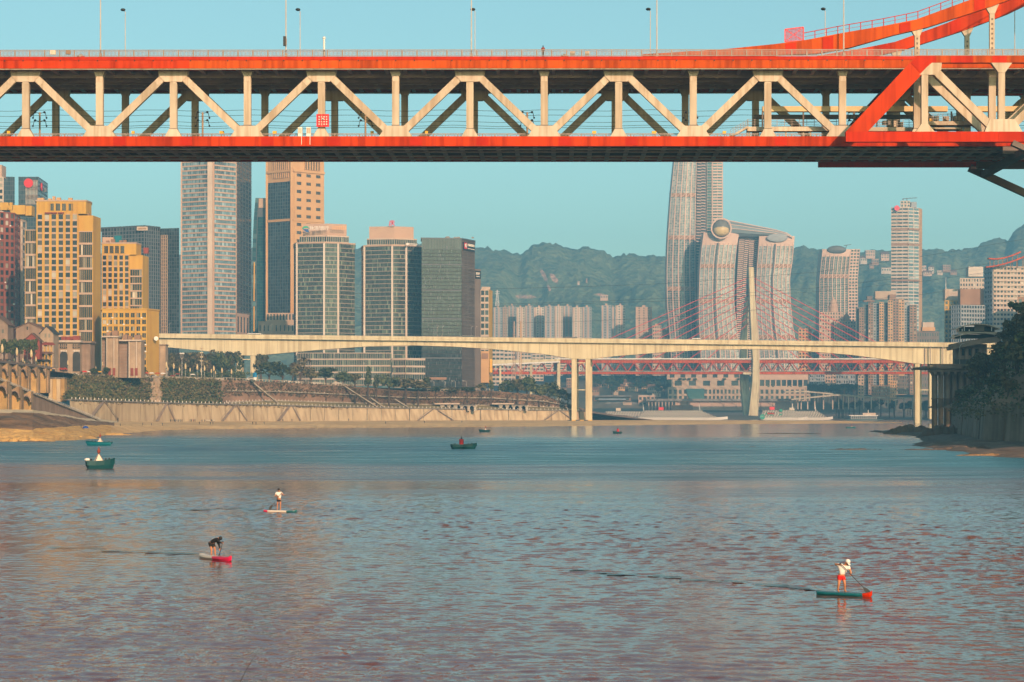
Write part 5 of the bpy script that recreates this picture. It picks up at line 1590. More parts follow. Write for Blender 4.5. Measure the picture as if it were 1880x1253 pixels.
# -- two green glass towers with a shared low podium
def green_tower(lab, D, corners, ytop, crown, nrow, extra):
    r, fs = tower('office_tower', lab, 'building', corners, ytop, 705, M['palewall'], 34, cap=(1.2, M['pinkband']))
    w = [abs(b[0] - a[0]) for a, b in zip(corners[:-1], corners[1:])]
    for f, wi in zip(fs, w):
        n = max(2, round(wi / 2.3))
        facade(r, f, nrow, n, M['taupe'], G_green, .10, .18, .15, .3, split=False, swall=M['taupe'])
    for c in corners[1:-1]:
        b0, b1 = P(c[0], 705, c[1]), P(c[0], ytop, c[1]); mb = MB(); mb.bar(b0, b1, 1.5, 1.5); mb.build('corner_mullion', M['whitewall'], r)
    for (a, b, y0, y1, dd, st) in crown:
        m_ = M['palewall'] if st == 'glass' else M['beige']
        _, f2 = tower('', '', '', [(a, D + dd), ((a * .45 + b * .55), D + dd - 4), (b, D + dd + 4)], y0, y1, m_, 20, 'crown', r)
        for f in f2:
            if st == 'glass': facade(r, f, 1, 12, M['palewall'], G_green, .18, .3, .5, .8)
            else:
                mb = MB()
                for i in range(26): mb.bar(f((i + .5) / 26, 0) + f.n * .3, f((i + .5) / 26, 1) + f.n * .3, .55, .7)
                stuff(mb.build('cladding_rib', M['pinkstone'], r))
    return r, fs
rA, fA = green_tower('left one of two matching green glass towers, bank sign on its roof', 1830, [(540, 1850), (545, 1832), (595, 1824), (621, 1828), (651, 1842)], 447, [(550, 640, 433, 446, 6, 'glass'), (556, 636, 411, 433, 9, 'rib')], 33, None)
rB, fB = green_tower('right one of two matching green glass towers, red character on its roof', 1835, [(664, 1855), (669, 1837), (720, 1828), (746, 1832), (775, 1846)], 452, [(674, 765, 438, 451, 6, 'glass'), (678, 759, 416, 438, 9, 'rib')], 33, None)
facade(rA, fA[0], 33, 2, M['slate'], G_dark, .2, .2, .2)
M['signwhite'] = mat('sign_white', (.85, .78, .70), 0.5, 0.03, 1)
GLYPH = {
 'bo': '0.5,8.8,1.6,7.6 0,6,1.1,5.2 0,.5,1.6,3 3,8.5,6,8.5 4.5,9.8,4.5,6.8 2.8,6.5,6.2,6.5 3,5.2,6,5.2 4.6,5.2,4.6,.5 2.8,3,6.3,3 7,7,9.6,7 9.6,7,9.2,.8 8,9.5,7.8,5 7.8,5,6.8,.5',
 'hai': '0.5,8.8,1.6,7.6 0,6,1.1,5.2 0,.5,1.6,3 4,9.6,3,7.5 3.5,8.3,9.5,8.3 4,6.8,9,6.8 4,6.8,3.5,1 9,6.8,8.7,.5 2.8,4,10,4 3.5,1.2,8.7,1.2 6.2,6.8,6,1.2',
 'yin': '1.8,9.8,0,7 1.5,8,3.5,8 .6,5.5,3.6,5.5 2,8,2,1 2,1,3.6,2 5,9,9,9 9,9,9,5 5,7,9,7 5,5,9,5 5,9,5,.5 5,.5,7,1.8 7,4.8,10,.5 9.3,3.8,7.8,3',
 'hang': '2.5,9.6,.3,7 3,6.8,.3,4 1.8,5.2,1.8,.3 4.5,8.5,9.5,8.5 4,5.8,10,5.8 7.5,5.8,7.5,.5 7.5,.5,6.3,1.2',
 'qing': '4.8,10,5.5,9 1.5,8.6,9.6,8.6 1.7,8.6,1.4,4.5 1.4,4.5,.2,.3 3,5.6,9.6,5.6 6,7.6,5.8,4.6 5.8,4.6,2.8,.4 6,4.6,9.8,.4'}
def glyph(root, key, m, px, py, D, hpx, th=1.0):
    k = hpx * D / F / 10; c = P(px, py, D); mb = MB()
    for sgm in GLYPH[key].split():
        a0, b0, a1, b1 = map(float, sgm.split(','))
        mb.bar(c + Vector(((a0 - 5) * k, 0, (b0 - 5) * k)), c + Vector(((a1 - 5) * k, 0, (b1 - 5) * k)), th * k, .4, up=(0, 1, 0))
    stuff(mb.build('lettering', m, root))
sgA = thing('bank_sign', 'white Chinese lettering with a green and blue emblem on the left green tower roof', 'sign', P(590, 430, 1830))
for ch, px in zip(('bo', 'hai', 'yin', 'hang'), (571, 580.7, 590.2, 599.4)): glyph(sgA, ch, M['signwhite'], px, 419.3, 1827, 8.6)
mb = MB(); q_ = P(561.5, 420.5, 1828)
for i in range(10):
    t0, t1 = math.pi * i / 10, math.pi * (i + 1) / 10
    mb.face([q_ + Vector((3 * math.cos(t0), 0, 2.3 * math.sin(t0))), q_ + Vector((3 * math.cos(t1), 0, 2.3 * math.sin(t1))), q_ + Vector((2.2 * math.cos(t1) + .3, 0, .9 * math.sin(t1) - .2)), q_ + Vector((2.2 * math.cos(t0) + .3, 0, .9 * math.sin(t0) - .2))])
mb.build('emblem', mat('emblem_green', (.02, .36, .22), .5, .05, 1), sgA)
mb = MB()
mb.prism([q_ + Vector((-2.9, .1, -.2)), q_ + Vector((2.4, .1, -.2)), q_ + Vector((2.4, .1, -3.0)), q_ + Vector((.4, .1, -2.6))], (0, .3, 0)); mb.build('emblem', mat('emblem_blue', (.015, .09, .30), .5, .05, 1), sgA, fix=True)
sgA2 = thing('roof_lettering', 'small orange lettering on the right crown face of the left green tower', 'sign', P(622, 425, 1834))
mb = MB()
for i in range(7):
    px = 610 + i * 3.9
    mb.bar(P(px, 420.5, 1830 + i * .5), P(px + 2.4, 420.2, 1830 + i * .5), .3, .5); mb.bar(P(px + 1.2, 422.5, 1830 + i * .5), P(px + 1.2, 415.5, 1830 + i * .5), .5, .3); mb.bar(P(px + .1, 416.8, 1830 + i * .5), P(px + 2.4, 417.2, 1830 + i * .5), .3, .45)
mb.build('lettering', mat('sign_orange', (.82, .42, .12), .5, .05, 1), sgA2)
sgB = thing('roof_character', 'single red Chinese character standing on the right green tower roof', 'sign', P(719.5, 416, 1840))
glyph(sgB, 'qing', mat('sign_red', (.75, .012, .04), .5, .03, 1), 719.5, 410.2, 1838, 10.5, 1.5)
mb = MB(); mb.bar(P(717, 415.8, 1838), P(723, 415.8, 1838), .4, .4); mb.build('support', M['rail'], sgB)
sgC = thing('eaves_lettering', 'row of small cream letters under the roof edge of the right green tower', 'sign', P(760, 450, 1830))
mb = MB()
for i in range(8):
    px = 748 + i * 3.4; q_ = P(px, 448.5 + i * .25, 1826 + i * 1.6)
    if i == 0: mb.tube([q_ + Vector((0, 0, 0)), q_ + Vector((0, -.4, 0))], 1.1, 10)
    else:
        mb.bar(q_ + Vector((-.4, 0, 1)), q_ + Vector((-.4, 0, -1)), .35, .3); mb.bar(q_ + Vector((-.5, 0, .6)), q_ + Vector((.6, 0, .6)), .3, .3); mb.bar(q_ + Vector((.35, 0, .7)), q_ + Vector((.35, 0, -1)), .3, .3)
mb.build('lettering', M['signwhite'], sgC)
D = 1800
r, fs = tower('office_podium', 'low green glass podium block under the white bridge, between the two green towers', 'building', [(546, D), (570, D - 6), (719, D - 6)], 648, 708, M['palewall'], 30)
for f, n in zip(fs, (8, 46)): facade(r, f, 5, n, M['palewall'], G_green, .14, .22, .35, .6)
r, fs = tower('office_podium', 'right podium block of green glass with pale bands under the white bridge', 'building', [(720, D - 10), (744, D - 14), (780, D - 4)], 660, 712, M['palewall'], 30, cap=(1, M['palewall']))
for f, n in zip(fs, (8, 11)): facade(r, f, 4, n, M['palewall'], G_green, .1, .26, .35, .6)
# -- dark office block
D = 1800
r, fs = tower('office_block', 'dark finned office block with a brown blank side, right of the two green towers', 'building', [(774, D), (847.5, D + 4), (871.5, D + 30)], 439, 716, M['darkwall'], 30, cap=(1.0, M['slate']))
facade(r, sub(fs[0], 0, 1, 0, .93), 39, 30, M['roofdark'], G_dark, .20, .2, .5, .12)
mb = MB()
for i in range(120):
    u, v = rnd.randrange(30) / 30 + .033, rnd.randrange(37) / 39 + .01; mb.bar(fs[0](u, v) + fs[0].n * .5, fs[0](u, v + .02) + fs[0].n * .5, .5, .3)
stuff(mb.build('blind', M['greyglassw'], r))
for v in (.21, .47, .66, .83):
    mb = MB(); SS = fs[0]; mb.strip([SS(0, v + .004), SS(1, v + .004)], [SS(0, v - .004), SS(1, v - .004)], SS.n, .62); mb.build('floor_band', M['slate'], r)
facade(r, sub(fs[0], 0, 1, .93, 1), 1, 26, M['slate'], G_dark, .3, 0, .5)
facade(r, fs[1], 40, 12, M['darkwall'], G_dark, .86, .9, .12, .12)
for v in (.345, .075):
    mb = MB(); SS = fs[0]; u1 = 1 if v > .2 else .62; mb.strip([SS(.02, v + .008), SS(u1, v + .008)], [SS(.02, v - .008), SS(u1, v - .008)], SS.n, .75); mb.build('brown_band', M['brownwall'], r)
SS = fs[1]
mb = MB(); mb.strip([SS(.08, .985), SS(.97, .985)], [SS(.08, .93), SS(.97, .93)], SS.n, .6); sb = mb.build('sign_board', M['black'], r)
q = lambda u, v: SS(u, v) + SS.n * .75
mb = MB(); mb.prism([q(.13, .94), q(.34, .94), q(.34, .98), q(.13, .98)], SS.n * .1); stuff(mb.build('sign_emblem', M['redsign'], sb, fix=True))
mb = MB(); mb.prism([q(.19, .952), q(.31, .947), q(.29, .978), q(.16, .97)], SS.n * .2); stuff(mb.build('sign_emblem', M['signwhite'], sb, fix=True))
mb = MB()
for i in range(4):
    u = .42 + i * .13
    mb.bar(q(u, .978), q(u, .962), .4, .4); mb.bar(q(u, .972), q(u + .09, .97), .4, .4); mb.bar(q(u + .08, .978), q(u + .08, .962), .35, .4); mb.bar(q(u, .963), q(u + .09, .963), .35, .4)
for i in range(9): mb.bar(q(.41 + i * .06, .946 - i * .0003), q(.445 + i * .06, .946 - i * .0003), .4, .5)
stuff(mb.build('sign_lettering', M['signwhite'], sb))
_, f2 = tower('', '', '', [(871.6, D + 34), (882.5, D + 40)], 494, 716, M['darkwall'], 20, 'side_annex', r)
SS = f2[0]
mb = MB(); mb.strip([SS(.05, .985), SS(.95, .985)], [SS(.05, .92), SS(.95, .92)], SS.n, .5); sb = mb.build('sign_board', M['black'], r)
mb = MB(); q = lambda u, v: SS(u, v) + SS.n * .7
for i in range(3): mb.bar(q(.15 + i * .22, .972), q(.15 + i * .22, .95), .5, .4); mb.bar(q(.1 + i * .22, .968), q(.27 + i * .22, .965), .4, .4)
mb.bar(q(.12, .938), q(.7, .938), .6, .5); stuff(mb.build('sign_lettering', M['signwhite'], sb))
clutter(r, 800, 868, 438, D, 5, M['rail'], 1.5)
# -- narrow yellow flats
D = 1900
r, fs = tower('apartment_tower', 'narrow yellow apartment tower at the right edge of the dark office block', 'building', [(882.5, D), (897.5, D), (903.5, D + 20)], 532, 705, M['palewall'], 15)
facade(r, sub(fs[0], 0, 1, .3, 1), 10, 2, M['palewall'], G_dark, .2, .3, .8, .6); facade(r, fs[1], 1, 1, M['yellowwall'], G_dark, 1, 1, .4)
fbox(r, 'crown', M['palewall'], 884, 900, 527, 532, D, 10)
fbox(r, 'lower_front', M['orangestone'], 883, 898, 645, 703, D - 8, 8); fbox(r, 'red_panel', M['brownwall'], 884.5, 896.5, 649, 659, D - 8.6, .6)
fbox(r, 'yellow_corner', M['yellow'], 899, 903.5, 660, 684, D - 4, 3)
for i in range(3):
    mb = MB(); mb.bar(P(899 , 688 + i * 2, D - 9), P(905, 684 + i * 2, D - 9), .7, .5); mb.build('stair_flight', M['slate'], r)

# -- far housing slabs across the river
def slab(px0, px1, y0, y1, D, wm_, gm, cols, rows, lab, grp, roof=True):
    r, fs = tower('apartment_slab', lab, 'building', [(px0, D), (px1, D)], y0, y1, wm_, 18, group=grp)
    facade(r, fs[0], rows, cols, wm_, gm, .5, .45, 1.2, .8)
    mb = MB()
    for c in range(0, cols, 2):
        a, b = fs[0]((c + .5) / cols, 0), fs[0]((c + .5) / cols, 1)
        mb.bar(a, b, 2.0, 2.4, up=(0, 1, 0))
    stuff(mb.build('bay_column', gm if False else M['pinkstone'], r))
    if roof: fbox(r, 'roof_hut', M['pinkstone'], (px0 * .6 + px1 * .4), (px0 * .4 + px1 * .6), y0 - 3.2, y0, D + 4, 8)
    return r
xs_ = [(906, 922), (923, 932), (933, 947), (948, 963), (964, 979), (980, 999), (1000, 1017), (1018, 1033), (1034, 1050), (1051, 1068), (1069, 1086)]
for i, (a, b) in enumerate(xs_):
    slab(a, b, 563 + rnd.uniform(-2.5, 2), 690, 3050 + (i % 3) * 25, M['whitewall'] if i % 2 else M['greyblue'], G_dark, 4, 27, f'far pale apartment slab over the white bridge, {ORD[i]} from the left in the long row', 'far apartment slabs in a row')
for i, (a, b) in enumerate(((1104, 1122), (1123, 1128), (1130, 1148))):
    slab(a, b, 561 + (3 if i == 1 else 0), 690, 3080, M['greyblue'] if i != 2 else M['whitewall'], G_dark, 4 if i != 1 else 1, 27, ['left slab', 'thin middle slab', 'right slab'][i] + ' of the separate far trio right of the long row', 'far trio of apartment slabs')
slab(1167, 1197, 564, 690, 3000, M['pinkstone'], G_dark, 7, 28, 'single pale pink far apartment slab left of the tall curved tower', None)
for i, (a, b, y0, y1) in enumerate(((903, 925, 640, 708), (926, 946, 641, 708), (956, 975, 641, 700), (977, 998, 645, 700), (1000, 1040, 642, 684))):
    r, fs = tower('apartment_slab', f'pale low apartment slab behind the cable bridge viaduct, {ORD[i]} from the left', 'building', [(a, 2900), (b, 2900)], y0, y1, M['whitewall'], 15, group='pale slabs behind the viaduct')
    facade(r, fs[0], 9, 3, M['palewall'], G_dark, .25, .5, .9, 1.1)
for i, (a, b, y0) in enumerate(((1198, 1214, 598), (1215, 1226, 606), (1466, 1490, 604), (1491, 1503, 612))):
    r, fs = tower('apartment_block', ['small pink block left of the tall curved tower foot', 'narrow pink block touching the tall curved tower foot', 'orange block right of the twin curved towers', 'small grey block between the orange block and the domed building'][i], 'building', [(a, 2960), (b, 2960)], y0, 690, M[['pinkstone', 'brownwall', 'orangestone', 'greyblue'][i]], 14)
    facade(r, fs[0], 14, 4, M[['pinkstone', 'brownwall', 'orangestone', 'greyblue'][i]], G_dark, .45, .45, .7)
    clutter(r, a + 2, b - 2, y0, 2962, 3, M['pinkstone'])

# -- tall curved towers of the point
D = 2940
def curved_tower(lab, tab, D, cols, rows, belts, capy=None, gl=(G_sky, G_teal), slot=None, depth=34, bulge=.5):
    y0, y1 = tab[0][0], tab[-1][0]
    r = thing('curved_tower', lab, 'building', P((tab[0][1] + tab[0][2]) / 2, y0, D))
    S = tabS(tab, D, bulge=bulge)
    shell(S, 6, 16, depth, 'wall', M['raffle'], r)
    vy = lambda y: (y0 - y) / (y0 - y1)
    ys = [y0] + [b for b in belts] + [capy if capy else y1]
    for k, (ya, yb) in enumerate(zip(ys[:-1], ys[1:])):
        a, b = vy(ya - (4 if k else 0)), vy(yb + 3.5)
        n = max(3, round((ya - yb) / 3.3))
        facade(r, sub(S, .02, .98, a, b), n, cols, M['raffle'], gl[1] if yb > 436 else gl[0], 0, .2, .3, .3, nsub=2)
    for c in range(cols + 1):
        mb = MB(); u = min(.995, max(.005, c / cols)); w = .11 / cols
        ls = [S(max(0, u - w), vy(y0 + (y1 - y0) * i / 20 if capy is None else y0 + (capy - y0) * i / 20)) for i in range(21)]
        rs_ = [S(min(1, u + w), vy(y0 + (y1 - y0) * i / 20 if capy is None else y0 + (capy - y0) * i / 20)) for i in range(21)]
        mb.strip(ls, rs_, S.n, .9); mb.build('vertical_fin', M['raffle'], r)
    for bl in belts:
        a, b = vy(bl + 3.6), vy(bl - 3.6)
        mb = MB(); mb.strip([S(i / 8, b) for i in range(9)], [S(i / 8, a) for i in range(9)], S.n, .7); mb.build('belt_panel', M['brownwall'], r)
        for c in range(cols):
            mb = MB(); mb.bar(S((c + .1) / cols, a) + S.n * 1.1, S((c + .9) / cols, b) + S.n * 1.1, 1.0, .6); mb.build('belt_brace', M['raffle'], r)
    if slot:
        mb = MB(); w = .022
        ls = [S(slot - w, vy(y0 + (capy - y0) * i / 16)) for i in range(17)]; rs_ = [S(slot + w, vy(y0 + (capy - y0) * i / 16)) for i in range(17)]
        mb.strip(ls, rs_, S.n, 1.9); mb.build('dark_slot', M['slate'], r)
    return r, S
tabL = [(690, 1233, 1284), (660, 1232, 1282.5), (620, 1230, 1280), (556, 1224.5, 1277.5), (497, 1223.8, 1276.5), (437, 1226, 1276.5), (358, 1231.6, 1277.5), (299, 1237.5, 1279), (272, 1240.5, 1280)]
rT, ST_ = curved_tower('tallest curved tower with vertical fins right of centre, top hidden by the bridge', tabL, D, 5, 60, [531, 437, 359])
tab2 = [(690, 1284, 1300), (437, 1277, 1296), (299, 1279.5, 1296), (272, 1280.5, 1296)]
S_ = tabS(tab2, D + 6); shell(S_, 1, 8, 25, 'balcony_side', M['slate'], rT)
mb = MB()
for i in range(78):
    y = 690 - i * 5.35
    if y < 274: break
    v = (690 - y) / (690 - 272)
    mb.bar(S_(.05, v) + Vector((0, -1.2, 0)), S_(.5, v) + Vector((0, -1.6, -.4)), 3, .9); mb.bar(S_(.5, v) + Vector((0, -1.2, .6)), S_(.95, v) + Vector((0, -1.6, .2)), 3, .9)
stuff(mb.build('balcony', M['raffle'], rT))
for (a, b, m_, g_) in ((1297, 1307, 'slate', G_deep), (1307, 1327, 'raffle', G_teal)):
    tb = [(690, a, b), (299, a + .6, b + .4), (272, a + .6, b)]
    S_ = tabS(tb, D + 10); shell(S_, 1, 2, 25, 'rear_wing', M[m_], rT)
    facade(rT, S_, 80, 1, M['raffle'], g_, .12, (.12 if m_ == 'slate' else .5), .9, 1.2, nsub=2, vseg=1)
D1 = 2880
tabM = [(690, 1288, 1362), (650, 1286, 1358.5), (623, 1284.8, 1355.7), (585, 1283, 1351), (556, 1282.8, 1347.7), (497, 1284.5, 1348), (460, 1287.5, 1352), (428, 1292, 1357)]
r1, S1 = curved_tower('left one of two lower curved towers, round glass pod at its top', tabM, D1, 8, 50, [619, 554, 489], capy=447, slot=.44, gl=(G_sky, G_sky))
tabR = [(690, 1397, 1468), (650, 1394, 1464), (623, 1392.5, 1460), (600, 1390.5, 1456), (556, 1388.3, 1451.6), (511, 1388.6, 1450), (480, 1390.5, 1455), (434, 1394, 1459)]
r2, S2_ = curved_tower('right one of two lower curved towers, grey oval panel at its top', tabR, D1, 8, 50, [619, 554, 489], capy=449, slot=.46, gl=(G_sky, G_sky))
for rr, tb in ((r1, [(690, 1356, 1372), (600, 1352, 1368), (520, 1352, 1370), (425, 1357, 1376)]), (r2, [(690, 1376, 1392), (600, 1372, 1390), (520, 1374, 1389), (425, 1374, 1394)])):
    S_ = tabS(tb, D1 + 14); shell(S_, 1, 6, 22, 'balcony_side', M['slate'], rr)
    mb = MB()
    for i in range(72):
        v = i / 72
        mb.bar(S_(.02, v) + Vector((0, -1, 0)), S_(.55, v) + Vector((0, -1, 0)), 2.5, 1.1)
        mb.bar(S_(.6, v + .006) + Vector((0, -1, 0)), S_(.98, v + .006) + Vector((0, -1, 0)), 2.5, 1.1)
    stuff(mb.build('balcony', M['raffle'], rr))
mb = MB(); q_ = P(1427, 437, D1 - 6); mb.ball(q_, 1, 20, 8, (13.5, 1.5, 5.5)); mb.build('oval_panel', M['greyblue'], r2)
cv = thing('sky_bridge', 'long curved glass sky bridge lying across the roofs of the curved towers', 'sky bridge', P(1385, 430, D1))
rows_ = [(1322, 403, 436), (1345, 407, 436), (1370, 412, 436), (1400, 418, 437), (1425, 423, 438), (1445, 429, 440), (1452, 434, 441)]
mb = MB()
ring = []
for (px, ya, yb) in rows_:
    c = P(px, (ya + yb) / 2, D1 + 8); hh = (yb - ya) / 2 * D1 / F
    ring.append([c + Vector((0, 12 * math.cos(t * math.pi / 6), hh * math.sin(t * math.pi / 6))) for t in range(12)])
for a, b in zip(ring[:-1], ring[1:]):
    for j in range(12): mb.face((a[j], b[j], b[(j + 1) % 12], a[(j + 1) % 12]))
mb.face(ring[-1])
mb.build('hull', mat('sky_bridge_glass', (.24, .29, .31), .3, .15, .05), cv, fix=True)
mb = MB()
for a, b in zip(ring[:-1], ring[1:]):
    mb.bar(a[3], b[3], 1.6, 1.6); mb.bar(a[5], b[5], .8, .8); mb.bar(a[6], b[6], .8, .8)
mb.build('edge_rib', M['raffle'], cv)
q_ = P(1323.7, 420, D1 - 8)
mb = MB(); mb.ball(q_, 11.3, 20, 12, (1, .8, 1)); smooth(mb.build('glass_pod', mat('pod_glass', (.20, .19, .17), .12, .2, .1), cv))
mb = MB()
for i in range(28):
    t0, t1 = 2 * math.pi * i / 28, 2 * math.pi * (i + 1) / 28
    mb.bar(q_ + Vector((12.6 * math.cos(t0), -3, 12.6 * math.sin(t0))), q_ + Vector((12.6 * math.cos(t1), -3, 12.6 * math.sin(t1))), 3, 1.8)
mb.build('pod_ring', M['raffle'], cv)
mb = MB(); mb.ball(q_ + Vector((0, -2.6, -2.6)), 1, 18, 10, (10.4, 7.4, 8.2)); smooth(mb.build('pod_floor', mat('pod_underside', (.62, .46, .22), .4, .1, .1), cv))

# -- smaller curved tower, white signed tower
D = 3000
tabS3 = [(690, 1502, 1556), (620, 1503, 1557), (572, 1504, 1558), (512, 1504.5, 1557.5), (458, 1510, 1562)]
r, S_ = curved_tower('smaller curved tower with white fins and a dark oval at its top', tabS3, D, 7, 30, [508], capy=468, gl=(G_teal, G_deep))
tb = [(690, 1556.5, 1575), (572, 1558, 1575.3), (512, 1558, 1574.5), (458, 1562, 1579)]
S_ = tabS(tb, D + 8); shell(S_, 1, 5, 20, 'balcony_side', M['raffle'], r); facade(r, S_, 40, 3, M['raffle'], G_dark, .3, .4, .8, vseg=4)
mb = MB(); mb.ball(P(1536, 459, D - 3), 1, 18, 8, (13, 2, 5.6)); mb.build('oval_panel', M['slate'], r)
mb = MB(); mb.bar(P(1549, 451, D + 8), P(1563, 449.5, D + 8), .8, .8); mb.bar(P(1553, 456, D + 8), P(1554, 450, D + 8), 1, 1); mb.build('roof_crane', M['slate'], r)
D = 3100
r, fs = tower('office_tower', 'tall pale slab tower with a red round sign and roof crane, on the right', 'building', [(1636, D + 4), (1667.5, D), (1687, D + 10), (1692.5, D + 28)], 381, 700, M['whitewall'], 24)
facade(r, fs[0], 50, 3, M['greyblue'], G_dark, .14, .58, .5, .6, swall=M['palewall']); facade(r, fs[1], 50, 2, M['whitewall'], G_sky, .1, .3, .35, .4)
facade(r, fs[2], 1, 1, M['orangestone'], G_dark, 1, 1, .4)
for y in (421, 449, 515):
    v = (700 - y) / (700 - 381)
    for f in fs[:2]:
        mb = MB(); mb.strip([f(0, v + .006), f(1, v + .006)], [f(0, v - .006), f(1, v - .006)], f.n, 1.1); mb.build('dark_band', M['brownwall'], r)
_, f2 = tower('', '', '', [(1653, D + 6), (1671, D + 6)], 369, 381, M['palewall'], 12, 'crown', r); facade(r, f2[0], 2, 3, M['palewall'], G_dark, .4, .4, .5)
fbox(r, 'crown', M['greyblue'], 1673, 1683, 371, 381, D + 8, 10)
mb = MB(); q_ = P(1646.5, 382.5, D - 1.5); mb.tube([q_, q_ + Vector((0, -1.2, 0))], 3.7, 18); mb.build('round_sign', mat('sign_pink_red', (.70, .03, .06), .5, .03, 1), r)
cr = thing('roof_crane', 'slim grey tower crane on top of the pale slab tower', 'crane', P(1665, 371, D + 8))
mb = MB(); mb.bar(P(1665, 371, D + 8), P(1665, 364, D + 8), 1, 1); mb.build('mast', M['slate'], cr)
mb = MB(); mb.bar(P(1657, 365.5, D + 8), P(1684, 363.5, D + 8), .8, .9); mb.build('jib', M['slate'], cr)
mb = MB(); mb.box(P(1658, 366.5, D + 8), (1.4, 1.4, 2)); mb.build('counterweight', M['slate'], cr)

# -- domed building and brown flats by the right bank of the far bridge
D = 2930
r, fs = tower('domed_building', 'stepped pink building with a rounded dome, right of the far bridge cables', 'building', [(1504, D), (1548, D)], 573, 700, M['pinkstone'], 20)
facade(r, fs[0], 20, 9, M['pinkstone'], G_flat, .5, .45, .6)
_, f2 = tower('', '', '', [(1531, D - 8), (1571, D - 8)], 590, 700, M['beige'], 20, 'front_wing', r); facade(r, f2[0], 18, 8, M['beige'], G_flat, .45, .45, .6)
mb = MB(); q_ = P(1530, 573, D + 8); mb.lathe(q_, [(6.4, 0), (6.4, 6), (7.2, 6.2), (7.2, 7.4), (5.8, 8), (5.6, 10), (4.6, 13), (2.6, 16), (.8, 17.6), (.25, 20)], 12); mb.build('dome', M['pinkstone'], r)
mb = MB(); q_ = P(1554, 590, D + 2); mb.lathe(q_, [(4.4, 0), (4.4, 4), (4.0, 6), (2.6, 8.6), (.3, 10.4)], 12); mb.build('dome', M['brownwall'], r)
D = 2860
r = None
bays = [(1571, 1577, 'slate', 567), (1577, 1586, 'brownwall', 565), (1586, 1594, 'slate', 560), (1594, 1603, 'brownwall', 556), (1603, 1614, 'greyblue', 557), (1614, 1622, 'orangestone', 555), (1622, 1630, 'slate', 556), (1630, 1639, 'orangestone', 552), (1639, 1650, 'brownwall', 549), (1650, 1660, 'orangestone', 550), (1660, 1670, 'greyblue', 556), (1670, 1683, 'brownwall', 560)]  # lit and shaded faces put into alternating orange and grey bay colours
r = thing('apartment_tower', 'wide brown apartment complex of many narrow bays in front of the pale slab tower', 'building', P(1626, 720, D))
for i, (a, b, m_, y) in enumerate(bays):
    dd = 0 if m_ in ('orangestone', 'brownwall') else 7
    _, f2 = tower('', '', '', [(a, D + dd), (b, D + dd)], y, 725, M[m_], 24, 'bay', r)
    facade(r, f2[0], 34, 2, M[m_], G_flat, .4, .42, .5, .9)
fbox(r, 'roof_block', M['beige'], 1607, 1645, 535, 550, D + 10, 10); fbox(r, 'roof_slab', M['brownwall'], 1586, 1606, 552, 554, D + 3, 12); fbox(r, 'roof_block', M['darkwall'], 1592, 1602, 544, 553, D + 12, 8); fbox(r, 'roof_block', M['brownwall'], 1633, 1645, 541, 552, D + 5, 6)
r, fs = tower('low_block', 'low dark block with rounded orange roof boxes right of the brown flats', 'building', [(1683, D + 20), (1724, D + 20)], 609, 725, M['darkwall'], 20)
facade(r, fs[0], 10, 9, M['darkwall'], G_dark, .5, .5, .5)
fbox(r, 'roof_box', M['orangestone'], 1693, 1717, 601, 608, D + 24, 10); fbox(r, 'roof_box', M['palewall'], 1694, 1715, 592, 601, D + 34, 8)
# -- right cluster
D = 2200
r, fs = tower('apartment_tower', 'narrow yellow tower with a thin roof spire, left of the dark flats on the right', 'building', [(1734, D), (1763, D)], 552, 760, M['yellowwall'], 20)
facade(r, fs[0], 24, 4, M['yellowwall'], G_flat, .4, .4, .6)
fbox(r, 'upper_block', M['palewall'], 1735, 1763, 531, 552, D + 8, 12); mb = MB(); mb.tube([P(1736.5, 531, D + 10), P(1736.5, 510, D + 10)], [.5, .15], 5); mb.build('spire', M['white'], r)
r, fs = tower('apartment_tower', 'cream tower with a big pale roof drum behind the dark flats', 'building', [(1762, D + 120), (1807, D + 120)], 511, 760, M['palewall'], 20)
facade(r, fs[0], 30, 9, M['palewall'], G_flat, .45, .45, .6)
fbox(r, 'roof_drum', M['whitewall'], 1778, 1805, 490, 508, D + 124, 14)
r, fs = tower('apartment_tower', 'dark purple-grey apartment block in shade left of the pagoda-roofed tower', 'building', [(1747, D - 30), (1764, D - 40), (1808, D - 30)], 560, 760, M['greyblue'], 20)
for f, n in zip(fs, (4, 9)): facade(r, f, 26, n, M['greyblue'], G_dark, .34, .4, .6)
fbox(r, 'upper_block', M['brownwall'], 1763, 1807, 531, 560, D - 20, 12)
r, fs = tower('apartment_tower', 'cream balconied tower with sweeping orange pagoda roofs at the right edge', 'building', [(1808, D - 20), (1823, D - 40), (1905, D - 30)], 489, 760, M['palewall'], 26)
facade(r, fs[0], 32, 3, M['greyblue'], G_dark, .3, .5, .6, .9); facade(r, fs[1], 32, 13, M['palewall'], G_flat, .3, .52, .5, 1.2)  # left face frames coloured grey-blue to stand for its shade
for (x0, y0, x1, y1, x2, y2, dd) in ((1814, 475, 1838, 476, 1873, 463, -36), (1809, 491, 1842, 485, 1884, 470, -46)):
    mb = MB(); N_ = 14
    qs = []
    for i in range(N_ + 1):
        t = i / N_; x = (1 - t) ** 2 * x0 + 2 * t * (1 - t) * x1 + t * t * x2; y = (1 - t) ** 2 * y0 + 2 * t * (1 - t) * (y1 + 4) + t * t * y2
        qs.append(P(x, y, D + dd))
    for a, b in zip(qs[:-1], qs[1:]): mb.bar(a, b, 7, 1.3)
    mb.build('swept_roof', M['amber'], r)
    mb = MB()
    for i in range(1, N_, 2): mb.bar(qs[i], Vector((qs[i].x, qs[i].y, PZ(494, D - 20))), .6, .6)
    mb.build('roof_post', M['brownwall'], r)
r, fs = tower('apartment_tower', 'dark brown building cut by the right edge above the wooded bank', 'building', [(1868, 2110), (1930, 2110)], 545, 760, M['brownwall'], 20)
